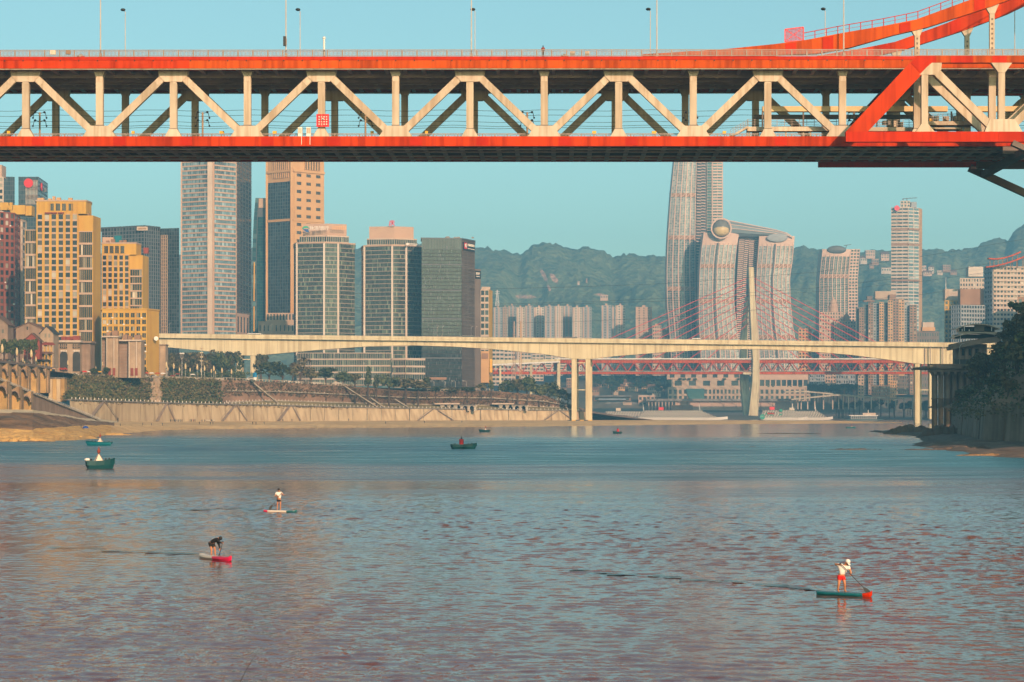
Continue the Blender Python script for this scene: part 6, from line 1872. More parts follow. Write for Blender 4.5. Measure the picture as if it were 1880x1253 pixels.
facade(r, fs[0], 12, 6, M['brownwall'], G_dark, .5, .5, .4)

# -- waterfront mall and terraces of the point
D = 2840
r, fs = tower('waterfront_mall', 'long beige waterfront mall of stacked terraces behind the pale pylon', 'building', [(1226, D + 4), (1300, D), (1364, D), (1394, D + 2), (1478, D), (1486, D + 12)], 711, 737, M['beige'], 30)
for f, n in zip(fs, (8, 9, 0, 9, 1)):
    if n: facade(r, sub(f, 0, 1, .0, .9), 2, n, M['beige'], G_dark, .45, .35, 1.2)
_, f2 = tower('', '', '', [(1232, D + 14), (1362, D + 14)], 697, 711, M['beige'], 20, 'upper_terrace', r); facade(r, f2[0], 1, 5, M['beige'], G_dark, .5, .35, 1.5)
_, f2 = tower('', '', '', [(1224, D + 28), (1362, D + 28)], 684, 697, M['pinkstone'], 20, 'upper_terrace', r); facade(r, f2[0], 1, 7, M['pinkstone'], G_dark, .55, .5, 1.2)
_, f2 = tower('', '', '', [(1394, D + 10), (1484, D + 10)], 696, 711, M['beige'], 20, 'upper_terrace', r); facade(r, f2[0], 1, 9, M['beige'], G_dark, .22, .25, 1.5)
_, f2 = tower('', '', '', [(1392, D + 22), (1484, D + 22)], 687, 696, M['pinkstone'], 20, 'upper_terrace', r)
a, b = P(1265, 733, D - 1.5), P(1293, 714, D - 1.5)
mb = MB(); mb.hexa([a, Vector((b.x, a.y, a.z)), Vector((b.x, a.y + 1, a.z)), a + Vector((0, 1, 0)), Vector((a.x - 4, a.y, b.z)), Vector((b.x, a.y, b.z)), Vector((b.x, a.y + 1, b.z)), Vector((a.x - 4, a.y + 1, b.z))]); mb.build('glass_front', G_deep, r)
for i in range(14):
    mb = MB(); x = rnd.uniform(1232, 1476); y = 697 if x < 1364 else 711
    mb.ball(P(x, y - .8, D + 10), 1.7, 6, 4, (1.6, 1, .8)); mb.build('planter', M['leaf5'], r)
r = thing('quay_wall', 'beige quay wall and grey viaduct deck below the waterfront mall', 'wall', P(1340, 750, D - 30))
for i in range(10):
    a, b = P(1240 + i * 22.4, 757, D - 34), P(1240 + (i + 1) * 22.4 - .5, 737, D - 34)
    mb = MB(); mb.box(((a.x + b.x) / 2, D - 32, (a.z + b.z) / 2), (b.x - a.x, 4, b.z - a.z)); mb.build('wall_panel', M['pinkstone'], r)
fbox(r, 'deck', M['conc2'], 1186, 1462, 732.5, 736.5, D - 40, 22)
for i in range(9):
    fbox(r, 'column', M['beige'], 1190 + i * 6.2, 1192.2 + i * 6.2, 736.5, 757, D - 36, 3)
fbox(r, 'tile_ramp', M['brownwall'], 1232, 1272, 744, 757, D - 38, 3)
for i, (a, b, y0, y1, dd, m_) in enumerate(((1088, 1160, 727, 746, 10, 'conc2'), (1096, 1150, 733, 752, 0, 'greyblue'), (1110, 1178, 740, 756, -8, 'conc2'))):
    r = thing('terrace_hall', ['grey stepped terrace hall, upper roof of three beside the striped pier', 'bluish terrace hall, middle roof of three beside the striped pier', 'low grey terrace hall nearest the ships on the left'][i], 'building', P((a + b) / 2, y1, D + dd))
    fbox(r, 'wall', M['brownwall'], a + 2, b - 2, y0 + 2, y1, D + dd, 14); fbox(r, 'window_band', G_dark, a + 4, b - 5, y0 + 4, y0 + 8, D + dd - .6, .5)
    mb = MB(); mb.hexa([P(a, y0 + 2, D + dd - 4), P(b, y0 + 2, D + dd - 4), P(b, y0 + 2, D + dd + 18), P(a, y0 + 2, D + dd + 18), P(a + 4, y0 - 1, D + dd), P(b - 2, y0 - 1, D + dd), P(b - 2, y0 - 1, D + dd + 16), P(a + 4, y0 - 1, D + dd + 16)]); mb.build('roof', M[m_], r)
r, fs = tower('harbour_office', 'pink harbour office with square openings between terraces and quay', 'building', [(1172, D - 12), (1202, D - 14)], 727, 757, M['pinkstone'], 18, cap=(.8, M['palewall'])); facade(r, fs[0], 3, 4, M['pinkstone'], G_dark, .4, .5, 1)
mb = MB(); mb.hexa([P(1146, 757, D - 16), P(1160, 757, D - 16), P(1160, 757, D), P(1146, 757, D), P(1143, 739, D - 16), P(1160, 739, D - 16), P(1160, 739, D), P(1143, 739, D)]); mb.build('battered_end', M['beige'], r)
# hillside houses of the old quarter
def house(px, y, w, h, D, wallm, roofm, lab, grp, roofh=.45, name='house'):
    b = P(px, y, D)
    t = thing(name, lab, 'house', b, grp)
    ww, hh = w * D / F, h * D / F
    mb = MB(); mb.box(b + Vector((0, 0, hh / 2 - 2)), (ww, ww * .8, hh + 4)); mb.build('wall', wallm, t)
    rh = ww * roofh
    if rh > 0:
        mb = MB()
        e = ww * .56; q = ww * .47
        mb.prism([b + Vector((-e, -q, hh)), b + Vector((e, -q, hh)), b + Vector((e * .75, 0, hh + rh)), b + Vector((-e * .75, 0, hh + rh))], (0, .01, 0)); mb.prism([b + Vector((-e, q, hh)), b + Vector((e, q, hh)), b + Vector((e * .75, .01, hh + rh)), b + Vector((-e * .75, .01, hh + rh))], (0, .01, 0))
        mb.face([b + Vector((-e, -q, hh)), b + Vector((-e, q, hh)), b + Vector((-e * .75, 0, hh + rh))]); mb.face([b + Vector((e, -q, hh)), b + Vector((e, q, hh)), b + Vector((e * .75, 0, hh + rh))])
        mb.build('roof', roofm, t, fix=True)
    else:
        mb = MB(); mb.box(b + Vector((0, 0, hh + .4)), (ww * 1.06, ww * .86, .8)); mb.build('roof', roofm, t)
    n = max(2, int(w / 4))
    mb = MB()
    rows = max(1, int(h / 4.5))
    for i in range(n):
        for j in range(rows):
            mb.box(b + Vector(((i + .5) / n * ww - ww / 2, -ww * .4 - .05, hh * (j + .55) / rows)), (ww / n * .5, .3, hh / rows * .45))
    stuff(mb.build('window', G_dark, t))
    return t
hs = [(1098, 698, 22, 6, 0), (1108, 712, 26, 7, 0), (1093, 722, 14, 6, .4), (1130, 722, 10, 5, .4), (1137, 700, 9, 5, .4), (1148, 704, 8, 4, .5), (1152, 709, 14, 6, .5), (1171, 709, 8, 14, .3), (1162, 716, 18, 5, .4), (1184, 712, 12, 8, .5), (1196, 718, 16, 6, .4), (1182, 694, 14, 6, 0), (1208, 704, 10, 8, 0), (1214, 716, 12, 6, .4), (1141, 716, 12, 5, .5), (1205, 724, 16, 5, 0), (1222, 694, 8, 16, 0), (1046, 712, 12, 16, 0), (1036, 722, 8, 8, .3)]
HL = ['long pale flat house just under the orange truss, right of the striped pier', 'broad cream flat house with many windows right of the striped pier', 'brown-roofed house hidden low beside the striped pier', 'beige gabled house below the broad cream house', 'orange gabled house between trees, upper middle of the old quarter', 'pale gabled cottage in the upper middle trees', 'pink gabled row house left of the slim old-quarter tower', 'slim brown tower-like house in the old quarter', 'beige gabled row below the slim tower house', 'orange gabled house right of the slim tower house', 'pale gabled house lowest at the right of the old quarter', 'pink flat house high under the orange truss', 'brown flat house beside the mall upper terrace', 'beige gabled house nearest the mall terrace corner', 'small orange gabled house low in the old quarter', 'pale flat roofed hall low before the mall', 'tall narrow pink house at the mall left edge', 'tall brown house seen between the striped pier legs', 'small beige gabled house left of the striped pier legs']
for i, (px, y, w, h, rf) in enumerate(hs):
    mm = ('palewall', 'pinkstone', 'brownwall', 'beige', 'orangestone')[i % 5]
    house(px, y, w, h, 2900 + (722 - y) * 10, M[mm], M['roofbrown'] if rf else M['palewall'], HL[i], 'old quarter houses under the cable bridge', rf)
VL = ['highest pink villa block on the hill between the curved tower and the slab tower', 'pale villa close right of the smaller curved tower', 'brown villa in the middle of the hill group left of the slab tower', 'pink villa on the hill nearest the slab tower, upper', 'pale long villa on the hill lower left of the slab tower', 'small brown villa at the bottom of the group right of the smaller curved tower', 'pink villa just right of the slab tower', 'pale villa second right of the slab tower', 'brown villa standing alone highest right of the slab tower', 'long pink hillside terrace right below the slab tower villas', 'low pale terrace on the hill road right of the slab tower', 'low brown terrace at the right end of the hill road', 'lone pink house on the slope above the far apartment trio', 'tiny white hut on the slope right of the bare rock slip', 'tiny brown hut on the slope above the lone pink house']
for i, (px, y, w, h) in enumerate([(1597, 472, 17, 11), (1585, 482, 12, 8), (1606, 484, 13, 7), (1624, 476, 15, 9), (1626, 500, 18, 7), (1600, 490, 8, 5), (1696, 497, 8, 8), (1709, 500, 10, 9), (1737, 497, 14, 9), (1702, 504, 16, 4), (1725, 502, 10, 4), (1750, 502, 12, 3), (1109, 549, 14, 6), (1062, 520, 4, 3), (1077, 516, 3, 3)]):
    house(px, y, w, h, 4300 + (i % 3) * 50 if i > 11 else 4480, M[('pinkstone', 'palewall', 'brownwall')[i % 3]], M['roofbrown'] if i % 2 else M['pinkstone'], VL[i], 'villas on the hillside', .3 if i % 2 else 0)
# more harbour blocks seen under the far bridge on the right
for i, (a, b, y0, y1, m_) in enumerate(((1486, 1514, 688, 712, 'greyblue'), (1515, 1534, 684, 704, 'pinkstone'), (1535, 1570, 688, 703, 'greyblue'), (1575, 1586, 690, 724, 'beige'), (1600, 1634, 708, 728, 'brownwall'), (1634, 1646, 700, 730, 'orangestone'), (1648, 1668, 690, 712, 'darkwall'))):
    r, fs = tower('apartment_block', ['grey block under the orange truss right of the mall', 'pink block under the orange truss, second right of the mall', 'wide grey block above the harbour trees', 'slim beige block right of the harbour trees', 'low brown arcade block beside the elevated road', 'bright orange block beside the elevated road', 'dark block under the right end of the orange truss'][i], 'building', [(a, 2720 + i * 4), (b, 2720 + i * 4)], y0, y1 + 12, M[m_], 14)
    facade(r, fs[0], max(2, (y1 - y0) // 4), max(2, int((b - a) / 4)), M[m_], G_flat, .45, .45, .6)
er = thing('elevated_road', 'hazy elevated road on slim columns right of the mall', 'road bridge', P(1560, 730, 2400))
pts = [(1440, 720), (1475, 719), (1510, 722), (1545, 726), (1590, 729), (1640, 732), (1690, 729), (1760, 722)]
mb = MB()
for (x0, y0), (x1, y1) in zip(pts[:-1], pts[1:]): mb.bar(P(x0, y0, 2400), P(x1, y1, 2400), 9, 1.6)
mb.build('deck', M['conc'], er)
pts2 = [(1452, 734), (1490, 730), (1530, 726), (1560, 726)]
mb = MB()
for (x0, y0), (x1, y1) in zip(pts2[:-1], pts2[1:]): mb.bar(P(x0, y0, 2385), P(x1, y1, 2385), 8, 1.5)
mb.build('deck', M['conc'], er)
for i, x in enumerate((1455, 1465, 1471, 1483, 1496, 1512, 1529, 1540, 1548, 1558, 1570, 1586, 1600, 1615, 1630, 1645, 1660, 1676, 1690)):
    y = poly_at(pts, x) if x > 1500 else poly_at(pts2, x)
    fbox(er, 'column', M['palewall'], x - .9, x + .9, y + 1, 752, 2393, 2.5)

# -- transmission lines and lattice towers
def lattice(lab, px, ytop, ybot, D, w, m):
    b = P(px, ybot, D); t = thing('lattice_tower', lab, 'pylon', b)
    hgt = (ybot - ytop) * D / F; ww = w * D / F
    mb = MB()
    for sx in (-1, 1):
        for sy in (-1, 1): mb.bar(b + Vector((sx * ww / 2, sy * ww / 2, 0)), b + Vector((sx * ww * .08, sy * ww * .08, hgt)), .45, .45)
    mb.build('leg', m, t)
    mb = MB()
    for k in range(9):
        f0, f1 = 1 - .92 * k / 9, 1 - .92 * (k + 1) / 9
        z0, z1 = hgt * k / 9, hgt * (k + 1) / 9
        for sy in (-1, 1):
            mb.bar(b + Vector((-ww / 2 * f0, sy * ww / 2 * f0, z0)), b + Vector((ww / 2 * f1, sy * ww / 2 * f1, z1)), .25, .25)
            mb.bar(b + Vector((ww / 2 * f0, sy * ww / 2 * f0, z0)), b + Vector((-ww / 2 * f1, sy * ww / 2 * f1, z1)), .25, .25)
    mb.build('bracing', m, t)
    mb = MB()
    for v in (.78, .9): mb.bar(b + Vector((-ww * .6, 0, hgt * v)), b + Vector((ww * .6, 0, hgt * v)), .5, .5)
    mb.build('cross_arm', m, t)
lattice('thin pale lattice pylon on the far slope above the apartment row', 913, 533, 562, 3300, 7, M['white'])
lattice('orange and white lattice tower before the viaduct, left of the pair', 944, 590, 702, 2300, 5, M['pinkstone'])
lattice('orange and white lattice tower before the viaduct, right of the pair', 956, 590, 702, 2310, 5, M['orangestone'])
for i, (pts, D) in enumerate((([(620, 540), (760, 537), (900, 531), (1060, 527), (1225, 521), (1500, 500), (1700, 470), (1900, 436)], 2300), ([(620, 566), (900, 559), (1060, 555), (1225, 548), (1500, 529), (1700, 505), (1900, 470)], 2310), ([(620, 571), (900, 563), (1225, 553), (1500, 536), (1700, 516), (1900, 488)], 2320), ([(620, 598), (900, 594), (1060, 591), (1225, 583), (1500, 560), (1700, 540), (1900, 510)], 2330))):
    mb = MB(); mb.tube([P(x, y, D) for x, y in pts], .16, 4); o = mb.build('power_line', M['wire'])
    tag(o, f'dark sagging power line crossing before the hills, {ORD[i]} from the top', 'power line', 'power lines before the hills')
# ================================================================== left bank: viaduct, ramp, promenade
def arcade(root, bays, ztop, D_of, depth, mfront, mback, pierw=3.4):
    """bays: (px centre, half width px, y spring, y apex, y base)"""
    for (cx_, hw, ys, ya, yb) in bays:
        D = D_of(cx_)
        zt = ztop(cx_)
        pts = []
        for i in range(11):
            t = math.pi * i / 10
            pts.append(P(cx_ - hw * math.cos(t), ys - (ys - ya) * math.sin(t), D))
        mb = MB()
        for a, b in zip(pts[:-1], pts[1:]):
            mb.hexa([a, b, b + Vector((0, depth, 0)), a + Vector((0, depth, 0)), Vector((a.x, a.y, zt)), Vector((b.x, b.y, zt)), Vector((b.x, b.y + depth, zt)), Vector((a.x, a.y + depth, zt))])
        mb.build('arch', mfront, root)
        mb = MB()
        for a, b in zip(pts[:-1], pts[1:]): mb.bar(a + Vector((0, -.12, 0)), b + Vector((0, -.12, 0)), .5, .5)
        mb.build('arch_ring', M['stone2'], root)
        a = P(cx_ - hw, yb, D + depth - .4); b = P(cx_ + hw, ya, D + depth - .4)
        mb = MB(); mb.box(((a.x + b.x) / 2, D + depth + .6, (a.z + b.z) / 2), (b.x - a.x, 2, b.z - a.z)); mb.build('recess_wall', mback, root)
def pier(root, p0, p1, zt, yb, D, depth, m):
    a, b = P(p0, yb, D - .3), P(p1, yb, D - .3)
    mb = MB(); mb.box(((a.x + b.x) / 2, D - .3 + depth / 2, (a.z + zt) / 2), (b.x - a.x, depth, zt - a.z)); mb.build('pier', m, root)
VD = lambda px: 1065 + px * .75
VZ = lambda px: PZ(666.5 + px * .125, VD(px)) 
vd = thing('arched_viaduct', 'brown stone viaduct with a row of small arches at the left edge', 'viaduct', P(40, 715, 1090))
cs = [-45.5, -28, -10.5, 7, 24.5, 42.5, 60, 77.5]
arcade(vd, [(c, 6.9, 691, 676.5 + i * .6 - 2, 722) for i, c in enumerate(cs)], VZ, VD, 4, M['arch'], M['archback'])
for c in [-54] + [(a + b) / 2 for a, b in zip(cs[:-1], cs[1:])] + [87]:
    pier(vd, c - 1.9, c + 1.9, VZ(c), 722, VD(c), 4.3, M['arch'])
for a, b in ((-60, -10), (-10, 40), (40, 92)):
    mb = MB(); mb.bar(P(a, 664.8 + a * .125, VD(a) - .8), P(b, 664.8 + b * .125, VD(b) - .8), 2.4, .9); mb.build('deck_edge', M['darkwall'], vd)
    mb = MB(); mb.bar(P(a, 661.6 + a * .125, VD(a) - 1), P(b, 661.6 + b * .125, VD(b) - 1), .3, .25)
    for k in range(12):
        q_ = P(a + (b - a) * k / 12, 661.8 + (a + (b - a) * k / 12) * .125, VD(a + (b - a) * k / 12) - 1); mb.box(q_ + Vector((0, 0, -.5)), (.25, .25, 1.1))
    mb.build('parapet_rail', M['stone2'], vd)
aw = thing('abutment_wall', 'streaked ochre concrete abutment wall at the right end of the arched viaduct', 'wall', P(104, 735, 1140))
for i in range(4):
    fbox(aw, 'wall_panel', M['archback'] if i % 2 else M['wallc'], 89 + i * 7.4, 89 + (i + 1) * 7.4 - .3, 695, 738, 1138 - (i % 2) * .3, 6)
fbox(aw, 'coping', M['conc2'], 88, 119, 693.6, 695, 1137, 7)
structure(loft('promenade', [-300, -60, 0, 60, 118, 135], [lambda p: (VD(p) + 1, VZ(p) - .9), lambda p: (VD(p) + 80, VZ(p) - .9 if p < 90 else 27.4), lambda p: (1500, 27.2)], [M['conc2']]))
# ramp with its own arches
RD = lambda px: 905 + px * .9
RY = lambda px: 698.5 + px * .405
rp_ = thing('arched_ramp', 'sloping stone ramp with arches and a pale handrail, running down to the beach', 'ramp', P(80, 760, 960))
arcade(rp_, [(-19, 9, 716, 699, 752), (3, 9.5, 724, 708.5, 752), (26.5, 9.2, 731, 717.5, 753), (48, 8.6, 739, 727, 754)], lambda p: PZ(RY(p), RD(p)) - .2, RD, 5, M['arch'], M['archback'])
for c in (-30, -8, 14.8, 37.2): pier(rp_, c - 1.9, c + 1.9, PZ(RY(c), RD(c)) - .4, 757, RD(c), 5, M['arch'])
mb = MB()
for a, b in ((56.6, 85), (85, 115), (115, 145), (145, 170)):
    A, B = P(a, 762 if a < 100 else 768, RD(a)), P(b, 762 if b < 100 else 769, RD(b)); A1, B1 = P(a, RY(a) + 1, RD(a)), P(b, RY(b) + 1, RD(b))
    mb = MB(); mb.hexa([A, B, B + Vector((0, 5, 0)), A + Vector((0, 5, 0)), A1, B1, B1 + Vector((0, 5, 0)), A1 + Vector((0, 5, 0))]); mb.build('wall_panel', M['stone2'], rp_)
for a, b in ((-40, 20), (20, 80), (80, 140), (140, 184)):
    mb = MB(); mb.bar(P(a, RY(a), RD(a) - .4), P(b, RY(b), RD(b) - .4), 1.3, .55); mb.build('edge_beam', M['conc'], rp_)
    mb = MB()
    mb.bar(P(a, RY(a) - 4.4, RD(a) - .4), P(b, RY(b) - 4.4, RD(b) - .4), .13, .13); mb.bar(P(a, RY(a) - 2.4, RD(a) - .4), P(b, RY(b) - 2.4, RD(b) - .4), .08, .08)
    n = int((b - a) / 3)
    for k in range(n + 1):
        x = a + (b - a) * k / n; mb.bar(P(x, RY(x), RD(x) - .4), P(x, RY(x) - 4.6, RD(x) - .4), .11, .11)
    mb.build('handrail', M['white'], rp_)

# gabled stone houses and shops
def gable(lab, x0, x1, ye, yr, yb, D, wallm, roofm, cat='house', depth=14, name='gabled_house', wins=()):
    t = thing(name, lab, cat, P((x0 + x1) / 2, yb, D))
    A, B = P(x0, yb, D), P(x1, yb, D); zE, zR = PZ(ye, D), PZ(yr, D); xm = (A.x + B.x) / 2
    mb = MB(); mb.prism([(A.x, D, A.z), (B.x, D, A.z), (B.x, D, zE), (xm, D, zR), (A.x, D, zE)], (0, depth, 0)); mb.build('wall', wallm, t, fix=True)
    ov = (B.x - A.x) * .08
    for (xa, za, xb, zb) in ((A.x - ov, zE - ov * (zR - zE) / (xm - A.x), xm, zR), (xm, zR, B.x + ov, zE - ov * (zR - zE) / (xm - A.x))):
        mb = MB(); mb.hexa([(xa, D - .8, za + .05), (xb, D - .8, zb + .05), (xb, D + depth + .6, zb + .05), (xa, D + depth + .6, za + .05), (xa, D - .8, za + .5), (xb, D - .8, zb + .5), (xb, D + depth + .6, zb + .5), (xa, D + depth + .6, za + .5)]); mb.build('roof', roofm, t)
    for (a, b, y0, y1) in wins: fbox(t, 'window', G_flat, a, b, y0, y1, D - .12, .3)
    return t
gable('large gabled brown stone house with a blank front below the yellow tower', 29, 77, 604, 593, 670, 1190, M['stone2'], M['roofbrown'], wins=((49, 51, 600, 606),))
gable('gabled stone house with a long brown roof at the left edge', -24, 14, 596, 580, 660, 1170, M['stone2'], M['roofbrown'], wins=((3, 7, 605, 612),))
gable('red timber gatehouse with white railing pattern under the stone gable', 44, 73, 626, 613, 660, 1150, M['rustred'], M['roofbrown'], depth=6, wins=((48, 63, 624, 627.5),))
gable('narrow gabled stone turret between the big gable and the arcaded shop', 74, 98, 612, 600, 675, 1180, M['stone'], M['roofdark'], wins=((82, 85, 613, 620), (89, 92, 613, 620), (82, 86, 628, 636)))
t = thing('timber_pavilion', 'tiered red and yellow timber pavilion beside the stone turret', 'pavilion', P(88, 672, 1160))
for (x0, x1, y0, y1, m) in ((76, 100, 629, 634, 'rustred'), (72, 98, 646, 650, 'roofbrown'), (66, 92, 660, 663, 'roofdark')):
    mb = MB(); mb.hexa([P(x0 - 2, y1, 1156), P(x1 + 2, y1, 1156), P(x1 + 2, y1, 1164), P(x0 - 2, y1, 1164), P(x0 + 3, y0, 1158), P(x1 - 3, y0, 1158), P(x1 - 3, y0, 1163), P(x0 + 3, y0, 1163)]); mb.build('roof', M[m], t)
for x in (70, 76, 82, 88, 94): fbox(t, 'post', M['yellowwall'], x - .9, x + .9, 634, 674, 1158, .8)
for x in (73, 79, 91): fbox(t, 'screen', M['stone'], x - 2.2, x + 2.2, 650, 672, 1160, .5)
for (x, y) in ((14, 616), (19, 614), (24, 616)):
    pass
t = thing('shop_block', 'buff stone shop block with two tall dark arches and pale lettering', 'building', P(132, 684, 1215))
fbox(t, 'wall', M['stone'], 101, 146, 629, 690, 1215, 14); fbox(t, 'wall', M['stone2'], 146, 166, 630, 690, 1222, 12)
fbox(t, 'cornice', M['palewall'], 99, 148, 625, 629, 1213, 17); fbox(t, 'cornice', M['stone2'], 148, 168, 626.5, 630, 1220, 14)
for x0, x1 in ((110, 124), (133.5, 147)):
    pp = [P(x0, 682, 1214.6), P(x1, 682, 1214.6)] + [P((x0 + x1) / 2 + (x1 - x0) / 2 * math.cos(math.pi * i / 8), 652 - 6 * math.sin(math.pi * i / 8), 1214.6) for i in range(9)]
    mb = MB(); mb.prism(pp, (0, .3, 0)); mb.build('archway', M['roofdark'], t, fix=True)
    fbox(t, 'window', G_flat, x0, x1 - 1, 632, 640, 1214.5, .4)
    mb = MB(); a, b = P(x0, 636, 1214), P(x1 - 1, 636, 1214); mb.bar(a, b, .3, .35)
    for k in range(1, 4): mb.bar(P(x0 + k * (x1 - x0 - 1) / 4, 640, 1214), P(x0 + k * (x1 - x0 - 1) / 4, 632, 1214), .3, .3)
    mb.build('window_bar', M['stone'], t)
    mb = MB()
    for k in range(6): mb.box(P(x0 + 1 + k * 2.2, 644.8, 1214.2), (.4, .2, .5 + .35 * (k % 2)))
    stuff(mb.build('lettering', M['signwhite'], t))
clutter(t, 104, 144, 625, 1216, 4, M['rustred'], 2.5)
for i, (x0, x1, xs2, y0, lab) in enumerate(((187, 217, 195, 617, 'left one of two plain stone shop blocks below the broad yellow block'), (219, 259, 236, 624, 'right one of two plain stone shop blocks below the broad yellow block'))):
    t = thing('stone_block', lab, 'building', P((x0 + x1) / 2, 690, 1240))
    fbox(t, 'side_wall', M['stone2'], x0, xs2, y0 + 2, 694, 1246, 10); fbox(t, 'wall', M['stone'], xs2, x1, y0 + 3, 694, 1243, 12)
    fbox(t, 'coping', M['palewall'], x0 - .6, x1 + .6, y0, y0 + 2.6, 1241.5, 14)
    for x in (xs2, (xs2 + x1) / 2 + 2): fbox(t, 'pilaster', M['palewall'], x, x + 2, y0 + 3, 694, 1242.3, .9)
    mb = MB()
    for y in range(int(y0) + 8, 690, 6): mb.box((PX((x0 + x1) / 2, 1245.8), 1245.8, PZ(y, 1245.8)), (PX(xs2, 1245.8) - PX(x0, 1245.8), .3, .25)) if False else mb.bar(P(x0, y, 1245.9), P(xs2, y, 1245.9), .3, .3)
    stuff(mb.build('course_line', M['brownwall'], t))
    clutter(t, x0 + 6, x1 - 3, y0, 1245, 4, M['brownwall'], 3)
    for x in range(int(xs2) + 4, int(x1) - 3, 8): fbox(t, 'shop_front', M['rustred'], x, x + 4.5, 676, 690, 1242.2, .5)

# lantern posts along the promenade
def lantern_proto():
    t = thing('lantern_post', 'x', 'street lamp', (0, 0, 0), 'lantern posts along the promenade')
    mb = MB(); mb.tube([(0, 0, 0), (0, 0, .6)], [.22, .14], 8); mb.tube([(0, 0, .6), (0, 0, 4.2)], [.11, .09], 8); mb.build('post', M['pole'], t)
    mb = MB(); mb.lathe((0, 0, 4.2), [(.10, 0), (.42, .5), (.55, 1.3), (.5, 2.1), (.25, 2.9), (.06, 3.3)], 10); smooth(mb.build('lantern', M['lantern'], t))
    mb = MB(); mb.lathe((0, 0, 4.0), [(.25, 0), (.3, .2), (.1, .3)], 8); mb.build('collar', M['black'], t)
    return t
M['lantern'] = mat('lantern_glass', (0.66, 0.50, 0.27), 0.5, 0.08, 0.6)
lp_spots = [(4, 661, 40), (31, 664, 36), (57.5, 668, 36), (66, 671, 24), (26, 664, 17), (42, 668, 19), (45, 669, 14), (104, 676, 36), (124.5, 678, 22), (146, 680, 18), (170, 684, 22), (176, 686, 14), (188, 686, 24), (208, 688, 30), (220.5, 689, 18), (305.5, 692, 28), (308, 693, 20), (319, 692.5, 26), (329.5, 694, 20), (340.5, 694, 27), (349, 694, 19), (362, 695, 27), (369, 696, 20), (375.5, 696, 25), (388, 697, 20), (392.5, 697, 26), (395.5, 697, 16), (407.5, 699, 24), (425, 701, 24)]
near_what = ['at the left picture edge', 'before the dark trees under the gables', 'before the red gatehouse', 'between the gatehouse and the pavilion', 'short, left of the tall post before the dark trees', 'short, right of the tall post before the dark trees', 'smallest, under the red gatehouse', 'before the arcaded shop left arch', 'between the two arches of the shop', 'before the right arch of the shop', 'below the yellow tower right side', 'small, below the yellow tower corner', 'left of the two stone shop blocks', 'tall, before the left stone shop block', 'before the right stone shop block']
lpt = lantern_proto()
for i, (px, yb, h) in enumerate(lp_spots):
    D = (VD(px) + 3 if px < 92 else (1200 if px < 130 else TB(px)[0] + 8)) + (12 if h < 21 else 0)
    b = P(px, yb, D); b.z = min(b.z, (VZ(px) - .9) if px < 92 else 30); s = h * D / F / 7.6
    lab = f'yellow lantern post {near_what[i]}' if i < 15 else f'yellow lantern post under the white bridge left span, {ORD[i - 15]} from the left'
    if i == 0: lpt.location = b; lpt.scale = (s, s, s); lpt['label'] = lab
    else: dup(lpt, b, scale=s, label=lab)
t = thing('ornate_lamp', 'tall ornate multi-armed lamp standing above the lanterns under the white bridge', 'street lamp', P(370, 696, 1350))
mb = MB(); mb.tube([P(370, 696, 1350), P(370, 634, 1350)], [.28, .1], 8); mb.build('post', M['pole'], t)
mb = MB()
for y in (640, 648, 656, 663): 
    for d in (-1.8, 1.8): mb.ball(P(370 + d, y, 1350), .42, 8, 5)
mb.build('globe', M['lantern'], t)
t = thing('ornate_lamp', 'branched white lamp cluster at the left under the white bridge', 'street lamp', P(334, 690, 1420))
mb = MB(); mb.tube([P(334, 690, 1420), P(334, 652, 1420)], [.25, .12], 8)
for d in (-3, 3): mb.tube([P(334, 660, 1420), P(334 + d, 656, 1420), P(334 + d, 651, 1420)], .1, 6)
mb.build('post', M['pole'], t)
mb = MB()
for d in (-3, 0, 3): mb.ball(P(334 + d, 649.5, 1420), .6, 8, 5)
mb.build('globe', M['white'], t)
for i, px in enumerate((797, 817, 836, 856, 614, 668, 720)):
    D = TB(px)[0] + 20
    y0, y1 = ((716, 701) if i < 4 else ((708, 650) if i == 4 else ((712, 668) if i == 5 else (716, 690))))
    lab = ['first curved lamp from the left at the foot of the dark office block', 'second curved lamp at the foot of the dark office block', 'third curved lamp at the foot of the dark office block', 'fourth curved lamp, under the blank side of the dark office block', 'tall grey lamp mast before the left green tower podium', 'tall white mast before the middle of the green podium', 'short lamp before the right green podium block'][i]
    b = P(px, y0, D); t = thing('street_lamp', lab, 'street lamp', b, 'lamps on the park road')
    top = P(px, y1, D)
    mb = MB(); mb.tube([b, top] + ([top + Vector((-.9, 0, .5)), top + Vector((-2, 0, .4))] if i < 4 else []), .13, 6); mb.build('post', M['pole'], t)
    mb = MB(); mb.box(top + Vector((-2.2 if i < 4 else 0, 0, .4)), (1.1, .4, .2)); mb.build('lamp_head', M['white'], t)
# road signs and traffic on the promenade
sg = thing('road_sign', 'wide cyan road sign on posts before the stone shop block', 'sign', P(236, 688, 1262))
D_ = TB(236)[0] + 5
fbox(sg, 'board', M['cyansign'], 231, 242, 665.5, 674, D_, .3)
mb = MB()
for (x, y, w) in ((234, 668, 3), (238.5, 668, 4), (233.5, 671, 4), (239, 671.5, 3)): mb.box(P(x, y, D_ - .1), (w * .3, .08, .35))
stuff(mb.build('lettering', M['signwhite'], sg))
for x in (232, 241): 
    mb = MB(); mb.bar(P(x, 690, D_ + .3), P(x, 665.5, D_ + .3), .18, .18); mb.build('post', M['rail'], sg)
sg = thing('road_sign', 'narrow cyan and green upright sign just right of the wide cyan sign', 'sign', P(246, 688, D_))
fbox(sg, 'board', M['cyansign'], 244.2, 248, 665, 674, D_, .3); fbox(sg, 'board', mat('green_sign', (.02, .22, .12), .5, .05, 1), 245.6, 248.4, 659, 663.5, D_, .3)
